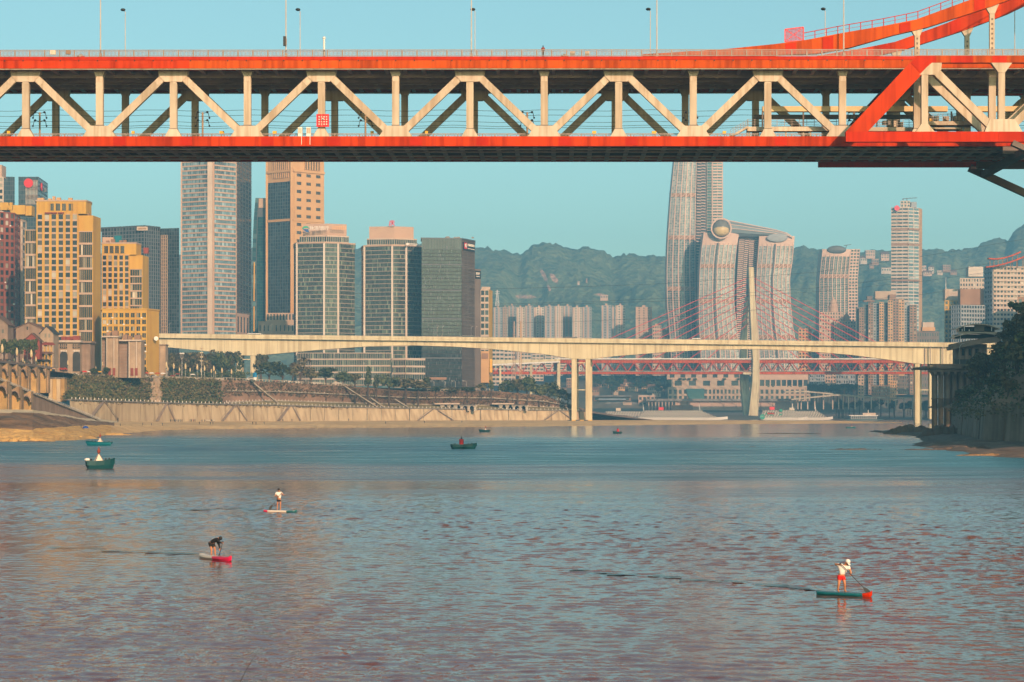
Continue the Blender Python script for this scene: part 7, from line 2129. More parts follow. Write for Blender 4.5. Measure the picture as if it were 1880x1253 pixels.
mb = MB(); mb.bar(P(246.5, 690, D_ + .3), P(246.5, 659, D_ + .3), .16, .16); mb.build('post', M['rail'], sg)
def car(px, yb, D, m, lab, L=4.4, name='parked_car', cat='car', hh=1.5):
    b = P(px, yb, D); b.z = TB(px)[1] + .2 if px > 118 else b.z
    t = thing(name, lab, cat, b, 'vehicles on the promenade road')
    mb = MB(); h = hh
    prof = [(-.5, .3), (-.5, .55 * h), (-.36, .62 * h), (-.24, h), (.2, h), (.36, .62 * h), (.5, .52 * h), (.5, .3)]
    mb.prism([b + Vector((x * L, -.85, z)) for x, z in prof], (0, 1.7, 0)); mb.build('body', M[m], t, fix=True)
    mb = MB(); mb.prism([b + Vector((x * L, -.88, z)) for x, z in ((-.31, .64 * h), (-.22, .93 * h), (.17, .93 * h), (.29, .64 * h))], (0, .03, 0)); mb.build('side_window', M['black'], t)
    for x in (-.31, .31):
        mb = MB(); mb.tube([b + Vector((x * L, -.92, .34)), b + Vector((x * L, -.6, .34))], .34, 10); mb.build('wheel', M['black'], t)
cars = [(116, 680, 1185, 'orange', 'orange car before the arcaded shop'), (137, 682, 1215, 'white', 'pale car right of the orange car'), (162, 684, 1232, 'yellow', 'yellow vehicle below the yellow tower corner'), (214, 689, 1260, 'white', 'white car left of the cyan sign'), (226, 690, 1262, 'redsign', 'red car under the cyan sign'), (240, 690, 1268, 'white', 'white car right under the cyan sign posts'), (252, 690, 1275, 'yellow', 'yellow car right of the narrow cyan sign'), (262, 691, 1280, 'white', 'white van by the slot windows'), (272, 691, 1285, 'rustred', 'dark red car by the slot windows'), (282, 692, 1290, 'white', 'white car under the blank yellow wall'), (318, 693, 1310, 'redsign', 'red and white kiosk cart among the lanterns')]
for px, yb, D, m, lab in cars: car(px, yb, TB(px)[0] + 6, m, lab, hh=1.5 if 'van' not in lab else 2.2)
for i, (px, m, lab) in enumerate(((152, 'redsign', 'red-topped market stall right of the arcaded shop'), (158, 'white', 'white-topped market stall right of the arcaded shop'), (180, 'yellow', 'yellow stall left of the two stone shop blocks'), (199, 'rustred', 'dark red stall before the left stone shop block'), (206, 'white', 'pale stall before the left stone shop block'), (222, 'orange', 'orange stall left of the cyan sign'), (257, 'cyansign', 'cyan stall right of the narrow cyan sign'), (266, 'redsign', 'red awning stall under the slot windows'), (276, 'white', 'white awning stall under the blank yellow wall'), (287, 'orange', 'orange awning stall under the blank yellow wall'), (297, 'white', 'pale stall at the foot of the stone end wing'), (324, 'rustred', 'dark red stall among the lanterns under the bridge'), (352, 'white', 'white stall among the lanterns under the bridge'))):
    D, z = TB(px); b = Vector((PX(px, D), D + 5, z)); t = thing('market_stall', lab, 'stall', b, 'stalls along the promenade')
    mb = MB(); mb.hexa([b + Vector((x, y, z_)) for z_, k in ((2.3, 1), (2.9, .6)) for x, y in ((-1.5 * k, -1.2 * k), (1.5 * k, -1.2 * k), (1.5 * k, 1.2 * k), (-1.5 * k, 1.2 * k))]); mb.build('awning', M[m], t)
    mb = MB()
    for x in (-1.3, 1.3):
        for y in (-1, 1): mb.bar(b + Vector((x, y, 0)), b + Vector((x, y, 2.3)), .1, .1)
    mb.build('post', M['rail'], t)
    mb = MB(); mb.box(b + Vector((0, -.6, .5)), (2.4, .8, 1.0)); mb.build('counter', M['stone'], t)
car(461, 700, TB(461)[0] + 4, 'white', 'white minibus parked right of the white bridge first piers', 6.5, hh=2.3)
for i, (px, m) in enumerate(((523, 'white'), (530, 'white'), (537, 'black'), (545, 'white'), (508, 'rustred'), (578, 'white'), (586, 'white'))):
    car(px, 703, TB(px)[0] + 8, m, ['white car under the dark round trees, left of three', 'white car under the dark round trees, middle of three', 'black car under the dark round trees', 'white car right of the black car under the trees', 'dark red car at the left of the tree row', 'white car near the pale park hut, left', 'white car near the pale park hut, right'][i])
t = thing('park_hut', 'small pale two-step hut at the end of the park road', 'hut', P(620, 712, 1500))
fbox(t, 'wall', M['palewall'], 611, 627, 704, 712, 1490, 6); fbox(t, 'upper_wall', M['palewall'], 614, 622, 700, 704, 1491, 4); fbox(t, 'roof', M['white'], 610, 628, 703.2, 704.2, 1489, 7)
t = thing('park_tent', 'blue round-topped kiosk beside the first bridge piers', 'kiosk', P(468, 694, 1385))
mb = MB(); q_ = P(468, 693, 1385); mb.lathe(q_, [(1.3, 0), (1.3, 1.6), (1.5, 1.8), (.9, 2.8), (.1, 3.2)], 10); mb.build('canopy', mat('kiosk_blue', (.01, .20, .42), .6, .1, 1), t)
mb = MB(); mb.lathe(q_ + Vector((0, 0, -1.4)), [(1.1, 0), (1.1, 1.4)], 10); mb.build('counter', M['white'], t)
# terrace details: white balustrades, steps, pavilion
for i, (a, b, y) in enumerate(((410, 560, 703), (560, 640, 709), (785, 905, 718))):
    t = thing('balustrade', ['long pale balustrade along the park terrace, left length', 'pale balustrade before the park hut', 'pale balustrade under the dark office block lamps'][i], 'balustrade', P((a + b) / 2, y, 1450))
    mb = MB(); mb2 = MB()
    pr = None
    for px in range(a, b + 1, 6):
        D, z = TB(px); q_ = Vector((PX(px, D), D + .5, z))
        mb.box(q_ + Vector((0, 0, .7)), (.5, .4, 1.4))
        if pr is not None: mb2.bar(pr + Vector((0, 0, 1.15)), q_ + Vector((0, 0, 1.15)), .3, .3)
        pr = q_
    stuff(mb.build('baluster', M['conc'], t)); mb2.build('rail', M['conc'], t)
for i, (xa, ya, xb, yb) in enumerate(((458, 716, 512, 742), (628, 706, 690, 742), (680, 733, 702, 746), (724, 735, 748, 748))):
    t = thing('garden_steps', ['pale steps falling right across the brown bank below the terrace', 'long pale steps falling right from the park hut', 'short pale steps on the green strip right of the park hut', 'second short pale steps on the green strip, nearer the pavilion'][i], 'stairs', P(xa, ya, 1450))
    def bank(px, f):
        w_, ta, tb = WT(px), TA(px), TB(px)
        return Vector((PX(px, tb[0] + (w_[0] - tb[0]) * f), tb[0] + (w_[0] - tb[0]) * f, tb[1] + (w_[1] - tb[1]) * f + .6))
    A, B = bank(xa, 0 if i < 2 else .55), bank(xb, .97)
    mb = MB(); mb.bar(A, B, 2.6, .5); mb.build('stringer', M['conc'], t)
    mb = MB()
    for k in range(16): mb.box(A.lerp(B, (k + .5) / 16) + Vector((0, 0, .35)), (1.6, 2.2, .3))
    stuff(mb.build('step', M['conc2'], t))
for i, (a, b) in enumerate(((796, 873), (903, 968))):
    t = thing('ferry_pavilion', ['left one of two open flat-roofed pavilions on top of the river wall', 'right one of two open flat-roofed pavilions on top of the river wall'][i], 'pavilion', P((a + b) / 2, 752, 1590))
    D = WT((a + b) / 2)[0] + 6
    fbox(t, 'roof', M['palewall'], a, a + (b - a) * .62, 740.5, 743, D - 2, 12); fbox(t, 'roof', M['conc2'], a + (b - a) * .6, b, 744, 745.6, D - 1, 10)
    fbox(t, 'back_wall', M['roofdark'], a + 6, b - 1, 743, 754, D + 8, 1)
    for x in range(int(a + 14), int(b), 12): fbox(t, 'column', M['conc'], x, x + 4.5, 746, 755, D, 4); fbox(t, 'column_head', M['conc'], x - 1.5, x + 6, 744.6, 747, D - .5, 5)

# ================================================================== plants
def scatter_stuff(name, pts, leaf, m, per=7, spread=1.1):
    mb = MB()
    for p in pts:
        s = rnd.uniform(.6, 1.4)
        for k in range(per):
            c = p + Vector((rnd.gauss(0, spread), rnd.gauss(0, spread), abs(rnd.gauss(0, spread * .7)))) * s
            nn = Vector((rnd.uniform(-1, 1), rnd.uniform(-1.2, .6), rnd.uniform(0, 1))).normalized()
            t1 = nn.cross(Vector((0, 0, 1))).normalized(); t2 = nn.cross(t1)
            s1, s2 = leaf * rnd.uniform(.5, 1.3), leaf * rnd.uniform(.5, 1.1)
            mb.face((c - t1 * s1, c - t2 * s2, c + t1 * s1 * .9, c + t2 * s2 * .8))
    return stuff(mb.build(name, m))
def slope_xyz(px, f):
    w_, ta, sm, tb = WT(px), TA(px), slope_mid(px), TB(px)
    f3 = f * 3
    for k, (a, b) in enumerate(((w_, ta), (ta, sm), (sm, tb))):
        if f3 <= k + 1 or k == 2:
            t = f3 - k; D = a[0] + (b[0] - a[0]) * t; return Vector((PX(px, D), D, a[1] + (b[1] - a[1]) * t))
scatter_stuff('slope_shrubs', [slope_xyz(rnd.uniform(120, 276), rnd.uniform(.2, 1.0)) for i in range(900)] + [slope_xyz(rnd.uniform(292, 408 - 10), rnd.uniform(.12, .98)) for i in range(900)], .75, M['leaf2'])
scatter_stuff('slope_ivy', [slope_xyz(rnd.uniform(122, 276), rnd.uniform(.2, .8)) for i in range(350)] + [slope_xyz(rnd.uniform(292, 405), rnd.uniform(.1, .9)) for i in range(500)], .8, M['leaf'])
scatter_stuff('dry_shrubs', [slope_xyz(rnd.uniform(410, 660), rnd.uniform(.5, .98)) for i in range(900)] + [slope_xyz(rnd.uniform(640, 1050), rnd.uniform(.34, .95)) for i in range(1300)] + [slope_xyz(rnd.uniform(120, 280), rnd.uniform(.3, 1)) for i in range(260)], .55, M['leaf3'], 6, .9)
scatter_stuff('undergrowth', [Vector((PX(p, 1480), 1480 + rnd.uniform(0, 60), PZ(698, 1480) + rnd.uniform(0, 5))) for p in [rnd.uniform(304, 440) for i in range(420)]], .9, M['leaf'])
scatter_stuff('wall_top_creeper', [Vector((PX(p, WT(p)[0]), WT(p)[0] - 1.4, WT(p)[1] + .3 - abs(rnd.gauss(0, .8)))) for p in [rnd.uniform(130, 640) for i in range(420)]], .38, M['leaf3'], 4, .4)
rockcut = thing('rock_outcrop', 'bare pale rock cut between the two shrubby slopes', 'rock', slope_xyz(284, .5))
mb = MB()
for i in range(26):
    p = slope_xyz(rnd.uniform(274, 292), rnd.uniform(.15, .95)); mb.ball(p, rnd.uniform(1.2, 2.6), 6, 4, (1, 1, 1.4))
mb.build('rock', M['stone'], rockcut)
def gtree(px, yb, hpx, wpx, D, kind, lm, lab, grp=None):
    b = P(px, yb, D)
    tree(lab, b, hpx * D / F, wpx * D / F, kind, lm, grp)
TL = [(494, 706, 40, 54, 'round', 'leaf', 'big dark round tree beside the white bridge first piers'), (519, 706, 34, 30, 'round', 'leaf', 'dark round tree right of the biggest round tree'), (551, 706, 46, 44, 'ragged', 'leaf3', 'olive tall-trunked tree before the left green tower podium'), (537, 706, 30, 26, 'ragged', 'leaf2', 'smaller olive tree left of the tall-trunked one'), (571, 708, 34, 30, 'round', 'leaf2', 'olive tree between the tall-trunked tree and the lamp mast'),
      (598, 710, 36, 48, 'wide', 'leaf', 'dark spreading tree behind the pale park hut'), (630, 714, 30, 38, 'round', 'leaf', 'dark tree just right of the park hut'), (652, 718, 32, 34, 'ragged', 'leaf2', 'greenish tree right of the park hut by the long steps'), (676, 722, 44, 24, 'tall', 'leaf', 'tall dark conifer-like tree before the green podium'), (691, 724, 36, 22, 'tall', 'leaf4', 'second tall dark tree right of the conifer-like one'), (714, 728, 40, 40, 'round', 'leaf4', 'very dark tree before the right podium block'),
      (745, 728, 36, 44, 'wide', 'leaf2', 'broad olive tree left under the dark office block'), (768, 727, 30, 40, 'wide', 'leaf2', 'broad olive tree right under the dark office block'), (783, 718, 24, 18, 'round', 'leaf', 'small dark tree at the corner of the green podium'), (800, 727, 18, 30, 'wide', 'leaf', 'low hedge tree left below the curved lamps'), (828, 728, 18, 34, 'wide', 'leaf2', 'low hedge tree in the middle below the curved lamps'), (858, 727, 17, 32, 'wide', 'leaf', 'low hedge tree right below the curved lamps'), (884, 723, 18, 24, 'round', 'leaf2', 'small olive tree under the narrow yellow flats'), (902, 722, 22, 16, 'tall', 'leaf', 'small dark pointed tree beside the narrow yellow flats'),
      (932, 734, 34, 36, 'round', 'leaf', 'left tree of the dark clump before the viaduct columns'), (950, 734, 40, 32, 'round', 'leaf2', 'olive tree of the dark clump before the viaduct columns'), (968, 738, 44, 40, 'round', 'leaf', 'tallest tree of the dark clump before the viaduct columns'), (990, 741, 40, 38, 'round', 'leaf4', 'dark middle tree of the clump before the viaduct columns'), (1008, 744, 40, 34, 'round', 'leaf', 'tree left of the last viaduct column'), (1026, 746, 36, 30, 'round', 'leaf4', 'dark tree at the foot of the last viaduct column'), (1043, 749, 28, 22, 'ragged', 'leaf2', 'thin tree between the clump and the striped pier')]
for px, yb, h, w, kind, lm, lab in TL:
    D = TB(px)[0] + (6 if yb < 720 else (2 if px > 910 else 0))
    gtree(px, yb, h * 1.12, w * 1.2, D, kind, lm, lab)
for i in range(26):
    px = 304 + i * 7 + rnd.uniform(-3, 3)
    if 432 < px < 472: continue
    gtree(px, 699, rnd.uniform(48, 62), rnd.uniform(34, 50), 1500 + rnd.uniform(0, 120), rnd.choice(['round', 'ragged']), rnd.choice(['leaf2', 'leaf3', 'leaf']), 'olive tree in the dense row under the left span of the white bridge', 'trees under the left bridge span')
for i, (px, w) in enumerate(((8, 26), (22, 26), (36, 24), (50, 22), (62, 20))):
    gtree(px, 668, 48, w, 1130, 'round', 'leaf', f'dark tree below the gabled stone houses, {ORD[i]} from the left edge', 'trees below the gables')
for i, (px, yb, h) in enumerate(((172, 690, 18), (196, 692, 22), (232, 693, 16), (252, 694, 26), (262, 694, 24))):
    gtree(px, yb + 3, h, 20, TB(px)[0] - 2, 'round', 'leaf', f'dark bush at the road edge above the shrubby slope, {ORD[i]} from the left', 'bushes at the slope top')
# harbour and old quarter trees, hazy
for i in range(60):
    px, y = rnd.uniform(1088, 1232), rnd.uniform(684, 726)
    gtree(px, y, rnd.uniform(12, 20), rnd.uniform(12, 22), 2890 + (722 - y) * 10 + rnd.uniform(-15, 15), 'round', 'leaf5', 'hazy dark tree among the old quarter houses under the cable bridge', 'trees in the old quarter')
for i in range(26):
    px = rnd.uniform(1488, 1575)
    gtree(px, 727, rnd.uniform(18, 26), rnd.uniform(14, 22), 2690 + rnd.uniform(-20, 20), 'round', 'leaf5', 'hazy dark tree in the grove right of the mall', 'grove right of the mall')
for i in range(34):
    px = rnd.uniform(1530, 1712)
    gtree(px, rnd.uniform(752, 763), rnd.uniform(12, 24), rnd.uniform(14, 24), 2395 + rnd.uniform(0, 40), 'round', 'leaf5', 'hazy dark tree under the elevated road near the right piers', 'trees under the elevated road')
# right bank woods
for i in range(120):
    tt = rnd.uniform(.17, .98); e = rnd.uniform(1.0, 40) if i % 2 else rnd.uniform(.5, 16)
    p = slope_pt(tt, e)
    if p.y > 840 and e > 12: continue
    hh = rnd.uniform(7, 12) if e > 5 else rnd.uniform(4, 7)
    tree('dark tree in the shaded wood on the right bank', p + Vector((0, 0, -.5)), hh, hh * rnd.uniform(.75, 1.05), rnd.choice(['round', 'ragged', 'wide']), rnd.choice(['leaf4', 'leaf2', 'leaf', 'leaf3'] if e < 14 else ['leaf4', 'leaf', 'leaf2']), 'trees of the right bank wood')
scatter_stuff('bank_shrubs', [slope_pt(rnd.uniform(.12, .99), rnd.uniform(-.3, 30) ** 1.0) for i in range(1500)], .55, M['leaf4'], 7, 1.0)
scatter_stuff('bank_creeper', [slope_pt(rnd.uniform(.14, .95), rnd.uniform(-1.2, .6)) + Vector((0, 0, -abs(rnd.gauss(0, 1.2)))) for i in range(380)], .4, M['leaf2'], 6, .7)

# ================================================================== right bank: terrace on columns and pavilion
rd = thing('column_terrace', 'shaded concrete terrace on tall round columns at the right bank', 'terrace', P(1755, 780, 905))
DT = 900
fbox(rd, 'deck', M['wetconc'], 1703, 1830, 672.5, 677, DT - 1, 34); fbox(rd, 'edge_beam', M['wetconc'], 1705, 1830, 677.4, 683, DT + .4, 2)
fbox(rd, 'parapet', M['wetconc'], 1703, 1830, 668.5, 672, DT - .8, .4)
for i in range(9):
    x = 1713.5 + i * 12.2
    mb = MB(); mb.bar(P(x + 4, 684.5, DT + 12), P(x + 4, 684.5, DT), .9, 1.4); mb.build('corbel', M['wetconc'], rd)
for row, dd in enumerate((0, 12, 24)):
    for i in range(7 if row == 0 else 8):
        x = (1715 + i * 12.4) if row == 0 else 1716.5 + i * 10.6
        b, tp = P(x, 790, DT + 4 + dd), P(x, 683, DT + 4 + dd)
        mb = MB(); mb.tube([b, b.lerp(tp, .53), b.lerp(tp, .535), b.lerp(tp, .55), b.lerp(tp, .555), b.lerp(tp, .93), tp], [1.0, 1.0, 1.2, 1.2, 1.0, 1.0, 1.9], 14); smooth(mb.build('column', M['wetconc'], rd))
pv_ = thing('riverside_pavilion', 'shaded pavilion with two sweeping curved roofs above the column terrace', 'building', P(1795, 672, 915))
DP = 912
fbox(pv_, 'wall', M['wetconc'], 1756, 1812, 632, 672.5, DP, 8)
for x in (1760, 1772, 1784, 1797): fbox(pv_, 'pilaster', M['stone2'], x, x + 5.5, 639, 660, DP - 1, 1)
for x in (1766, 1779, 1791): fbox(pv_, 'window', G_dark, x, x + 4.4, 641, 653, DP - .5, .5)
fbox(pv_, 'dark_base', M['roofdark'], 1753, 1812, 660, 672, DP - 1.4, 1)
def slabarc(name, m, x0, x1, yA, yM, yB, th, D, depth, n=14):
    mb = MB()
    f = lambda x: (lambda t: (1 - t) ** 2 * yA + 2 * t * (1 - t) * (2 * yM - (yA + yB) / 2) + t * t * yB)((x - x0) / (x1 - x0))
    for i in range(n):
        a, b = x0 + (x1 - x0) * i / n, x0 + (x1 - x0) * (i + 1) / n
        pa, pb = P(a, f(a), D), P(b, f(b), D); dz = Vector((0, 0, -th)); dy = Vector((0, depth, 0))
        mb.hexa([pa + dz, pb + dz, pb + dz + dy, pa + dz + dy, pa, pb, pb + dy, pa + dy])
    return mb.build(name, m, pv_)
slabarc('gallery_slab', M['wetconc'], 1746, 1838, 636, 626, 621, 1.6, DP - 5, 9); slabarc('gallery_slab', M['wetconc'], 1748, 1836, 632, 623.5, 617.5, .9, DP - 4, 8)
slabarc('lower_roof', M['palewall'], 1748, 1834, 619.5, 611, 615, .35, DP - 6, 10); slabarc('upper_roof', M['palewall'], 1755, 1836, 603.5, 594.5, 603, .4, DP - 5, 10)
slabarc('roof_fascia', M['conc'], 1760, 1832, 609, 609.5, 610, .9, DP - 3.6, 1)
fbox(pv_, 'gallery_room', G_dark, 1753, 1826, 614.5, 622, DP, 6); fbox(pv_, 'upper_room', G_dark, 1761, 1826, 600.5, 610, DP, 6)
fbox(pv_, 'pale_panel', M['conc'], 1789, 1807, 597.5, 608, DP - .4, .4)  # paler concrete panel before the dark upper room
for x, y0, y1 in ((1770, 600, 608), (1766, 604, 608.5), (1820, 599, 608), (1779, 605, 608.5), (1763, 616, 622)): fbox(pv_, 'roof_post', M['white'], x, x + 1.2, y0, y1, DP - 4.4, .4)
t = thing('road_lamp', 'curved grey lamp on the column terrace before the pavilion', 'street lamp', P(1762, 672, DT + 3))
mb = MB(); mb.tube([P(1762, 672, DT + 3), P(1762, 638, DT + 3), P(1763.5, 634, DT + 3), P(1767, 631.5, DT + 3)], .14, 6); mb.build('post', M['pole'], t)
mb = MB(); mb.box(P(1768.5, 631, DT + 3), (.9, .4, .15)); mb.build('lamp_head', M['pole'], t)
car(1777, 671, DT + 5, 'black', 'dark car parked on the column terrace below the pavilion'); bpy.data.objects[-1] if False else None
t = thing('road_lamp', 'thin lamp on the terrace against the white bridge end', 'street lamp', P(1743, 672, DT + 2))
mb = MB(); mb.tube([P(1743, 672, DT + 2), P(1743, 652, DT + 2), P(1745, 650.5, DT + 2), P(1749, 650, DT + 2)], .09, 6); mb.build('post', M['pole'], t)
mb = MB(); mb.box(P(1749.5, 649.8, DT + 2), (.7, .3, .12)); mb.build('lamp_head', M['pole'], t)
# rocks
ROCK3 = mat('shaded_ochre_rock', (0.36, 0.20, 0.085), 0.9, 0.25, 0.2, bump=0.5, fine=0.8, col2=(.12, .07, .035))  # ochre rock with partial shade put into its darker colour
def rock(lab, px, yw, wpx, hpx, m, seed, dpx=1.0, grp=None):
    D = F * H / (yw - HY)
    w, h = wpx * D / F, hpx * D / F
    r = random.Random(seed); mb = MB()
    n = max(5, int(wpx / 9))
    for i in range(n):
        x = (i + .5) / n - .5
        k = 1 - (2 * x) ** 2 * .75
        mb.ball((x * w, r.uniform(-.25, .25) * w * .18 * dpx, -.1), 1, 9, 5, (w / n * 1.3, max(1.2, w * .09) * r.uniform(.8, 1.3) * dpx, h * k * r.uniform(.75, 1.05)))
    me = mb.mesh('rock_ledge', m)
    for v in me.vertices:
        q_ = v.co * .9; s = mnoise.noise(q_ + Vector((seed, 0, 0)))
        v.co += Vector((s * .4, s * .3, s * h * .25))
    o = link('rock_ledge', me); o.location = (PX(px, D), D, 0)
    tag(o, lab, 'rock', grp)
rock('low brown rock islet in the water left of the right bank', 1566, 826, 80, 3.4, M['rock'], 1)
rock('long flat rock strip joining the right shore', 1698, 826.5, 88, 3.6, M['rock'], 2)
rock('tiny rock left of the brown islet', 1540, 824, 14, 1.6, M['rock'], 3); rock('tiny dark rock between the islet and the long strip', 1616, 826, 8, 2, M['rock'], 4)
rock('thin dark reef line in the water below the pale pylon', 1448, 796.5, 126, 1.7, M['rock'], 5, .5); rock('short dark reef speck left in mid river', 1381, 821, 16, 1.6, M['rock'], 6)
rock('ochre rock ledge at the lower right waterline', 1800, 837, 80, 6, ROCK3, 7, .8); rock('ochre rock ledge at the far right edge of the waterline', 1872, 838, 60, 7, ROCK3, 8, .8)
rock('large blocky rock at the tip of the right shore', 1672, 797, 88, 20, M['rock'], 9, 1.2); rock('sloping rock heap under the column terrace', 1735, 803, 90, 24, M['rock'], 10, 1.2); rock('flat brown rock shelf before the retaining wall', 1790, 826, 150, 9, M['rock'], 11)
rock('pale ochre rock shelf at the left waterline edge', 40, 811, 110, 10, M['rock2'], 12, 1.5); rock('ochre rock shelf behind the small teal boat', 125, 806, 100, 8, M['rock2'], 13, 1.5); rock('low ochre sand tongue right of the small teal boat', 205, 799, 60, 5, M['rock2'], 14, 1.4)
rock('dark wet rock at the left waterline', 62, 811.5, 60, 3, M['rock'], 15, 1.2); rock('dark rock speck on the left waterline', 8, 812, 20, 2.5, M['rock'], 16)
t = thing('beach_tent', 'blue dome tent on the left beach', 'tent', P(157, 786, 820))
mb = MB(); D = 800; q_ = P(157, 786.2, D)
for i in range(8):
    pass
mb.lathe(q_ + Vector((0, 0, -.1)), [(1.15, 0), (1.05, .35), (.75, .7), (.3, .92), (.02, .97)], 10); mb.build('canopy', mat('tent_blue', (.02, .07, .32), .6, .1, 2), t)
mb = MB(); mb.tube([q_ + Vector((-1.1, -.3, 0)), q_ + Vector((0, -.5, 1.0)), q_ + Vector((1.1, -.3, 0))], .04, 5); mb.build('tent_pole', M['white'], t)

# ================================================================== ships
def cruise_ship(lab, x0, x1, ytop, D, decks, bow=1, accent=None):
    L = (x1 - x0) * D / F
    c = Vector((PX((x0 + x1) / 2, D), D, 0))
    t = thing('cruise_ship', lab, 'ship', c, 'white river cruise ships at the quay')
    hs_, B = 2.5, 15.0
    mb = MB(); sec = []
    for (u, bw, zk, zd) in ((-.5, .8, 1.4, hs_), (-.46, 1, .2, hs_), (.3, 1, 0, hs_), (.42, .66, .2, hs_ + .5), (.5, .06, 1.0, hs_ + 1.2)):
        x = u * L * bow; b2 = B / 2 * bw
        sec.append([c + Vector((x, -b2, zd)), c + Vector((x, -b2 * .85, zk)), c + Vector((x, b2 * .85, zk)), c + Vector((x, b2, zd))])
    for a, b in zip(sec[:-1], sec[1:]):
        for i in range(3): mb.face((a[i], b[i], b[i + 1], a[i + 1]))
        mb.face((a[3], b[3], b[0], a[0]))
    mb.face(sec[0]); mb.build('hull', M['white'], t, fix=True)
    ztop_ = PZ(ytop, D); dh = (ztop_ - hs_ - .4) / decks
    for d in range(decks):
        la, lb = -.47 + .015 * d, .36 - .035 * d
        z = hs_ + .1 + d * dh; bb = B / 2 - .3 - .25 * d
        xa, xb = sorted((la * L * bow, lb * L * bow))
        mb = MB(); mb.box(c + Vector(((xa + xb) / 2, 0, z + dh * .5)), (xb - xa, bb * 2, dh * .96)); mb.build('deck_house', M['white'], t)
        mb = MB(); mb.box(c + Vector(((xa + xb) / 2, 0, z + dh * .98)), (xb - xa + 1.6, bb * 2 + 1.6, .16)); mb.build('deck', M['cream2'], t)
        n = int((xb - xa) / 2.6); mb = MB()
        for i in range(n): mb.box(c + Vector((xa + (i + .5) * (xb - xa) / n, -bb - .06, z + dh * .52)), (1.8, .2, dh * .7))
        stuff(mb.build('cabin_window', M['black'], t))
        mb = MB(); mb.bar(c + Vector((xa, -bb - .8, z + .95)), c + Vector((xb, -bb - .8, z + .95)), .1, .12); mb.build('deck_rail', M['white'], t)
    mb = MB(); mb.tube([c + Vector((.2 * L * bow, 0, ztop_)), c + Vector((.19 * L * bow, 0, ztop_ + 7))], [.5, .15], 6); mb.build('mast', M['white'], t)
    mb = MB(); mb.box(c + Vector((-.22 * L * bow, 0, ztop_ + 1.6)), (5, 4, 3)); mb.build('funnel', M[accent] if accent else M['cream2'], t)
    return t, c, L
cruise_ship('white cruise ship at the far left of the quay behind the grassy spit', 1104, 1215, 755, 2318, 4)
cruise_ship('longest white cruise ship, its bow pointing at the pale pylon', 1166, 1336, 753.5, 2285, 5, accent='redsign')
t, c, L = cruise_ship('white cruise ship with green swirl markings right of the pale pylon', 1392, 1482, 753, 2270, 5, accent='redsign')
M['shipgreen'] = mat('ship_green', (.01, .28, .19), .5, .05, .5)
mb = MB(); q_ = c + Vector((-.43 * L, -7.75, 3.4)); mb.tube([q_, q_ + Vector((0, -.15, 0))], 2.6, 18)
mb.prism([q_ + Vector((2.2, 0, 2.6)), q_ + Vector((10, 0, 1.2)), q_ + Vector((11.5, 0, 2.0)), q_ + Vector((4, 0, 4.2))], (0, -.15, 0)); mb.prism([q_ + Vector((17, 0, 1.2)), q_ + Vector((19.6, 0, 2.2)), q_ + Vector((20.4, 0, 3.4)), q_ + Vector((16.4, 0, 2.2))], (0, -.15, 0))
mb.ball(q_ + Vector((18.5, -.1, 6.4)), 1, 10, 6, (1.7, .15, 1.6)); mb.build('emblem', M['shipgreen'], t, fix=True)
mb = MB(); mb.box(c + Vector((-.26 * L, -7.9, 6.6)), (7, .2, 1.6)); mb.build('banner', M['orange'], t)
cruise_ship('white cruise ship with raked bow at the right end of the quay', 1424, 1529, 754.5, 2300, 5)
t = thing('landing_stage', 'small grey two-deck landing stage right of the cruise ships', 'boat', P(1585, 772, 2250))
fbox(t, 'pontoon', M['tealdark'], 1555, 1622, 770, 773, 2240, 12); fbox(t, 'lower_deck', M['greyblue'], 1562, 1610, 764, 770, 2244, 8); fbox(t, 'roof', M['white'], 1559, 1612, 762.8, 764, 2243, 10); fbox(t, 'upper_cabin', M['palewall'], 1584, 1608, 758.5, 762.8, 2246, 6)
mb = MB(); mb.bar(P(1594, 758.5, 2247), P(1594, 753, 2247), .5, .5); mb.build('mast', M['white'], t)
mb = MB()
for i in range(12): mb.box(P(1565 + i * 3.8, 767, 2243.6), (1.0, .3, 2.0))
stuff(mb.build('window', M['black'], t))

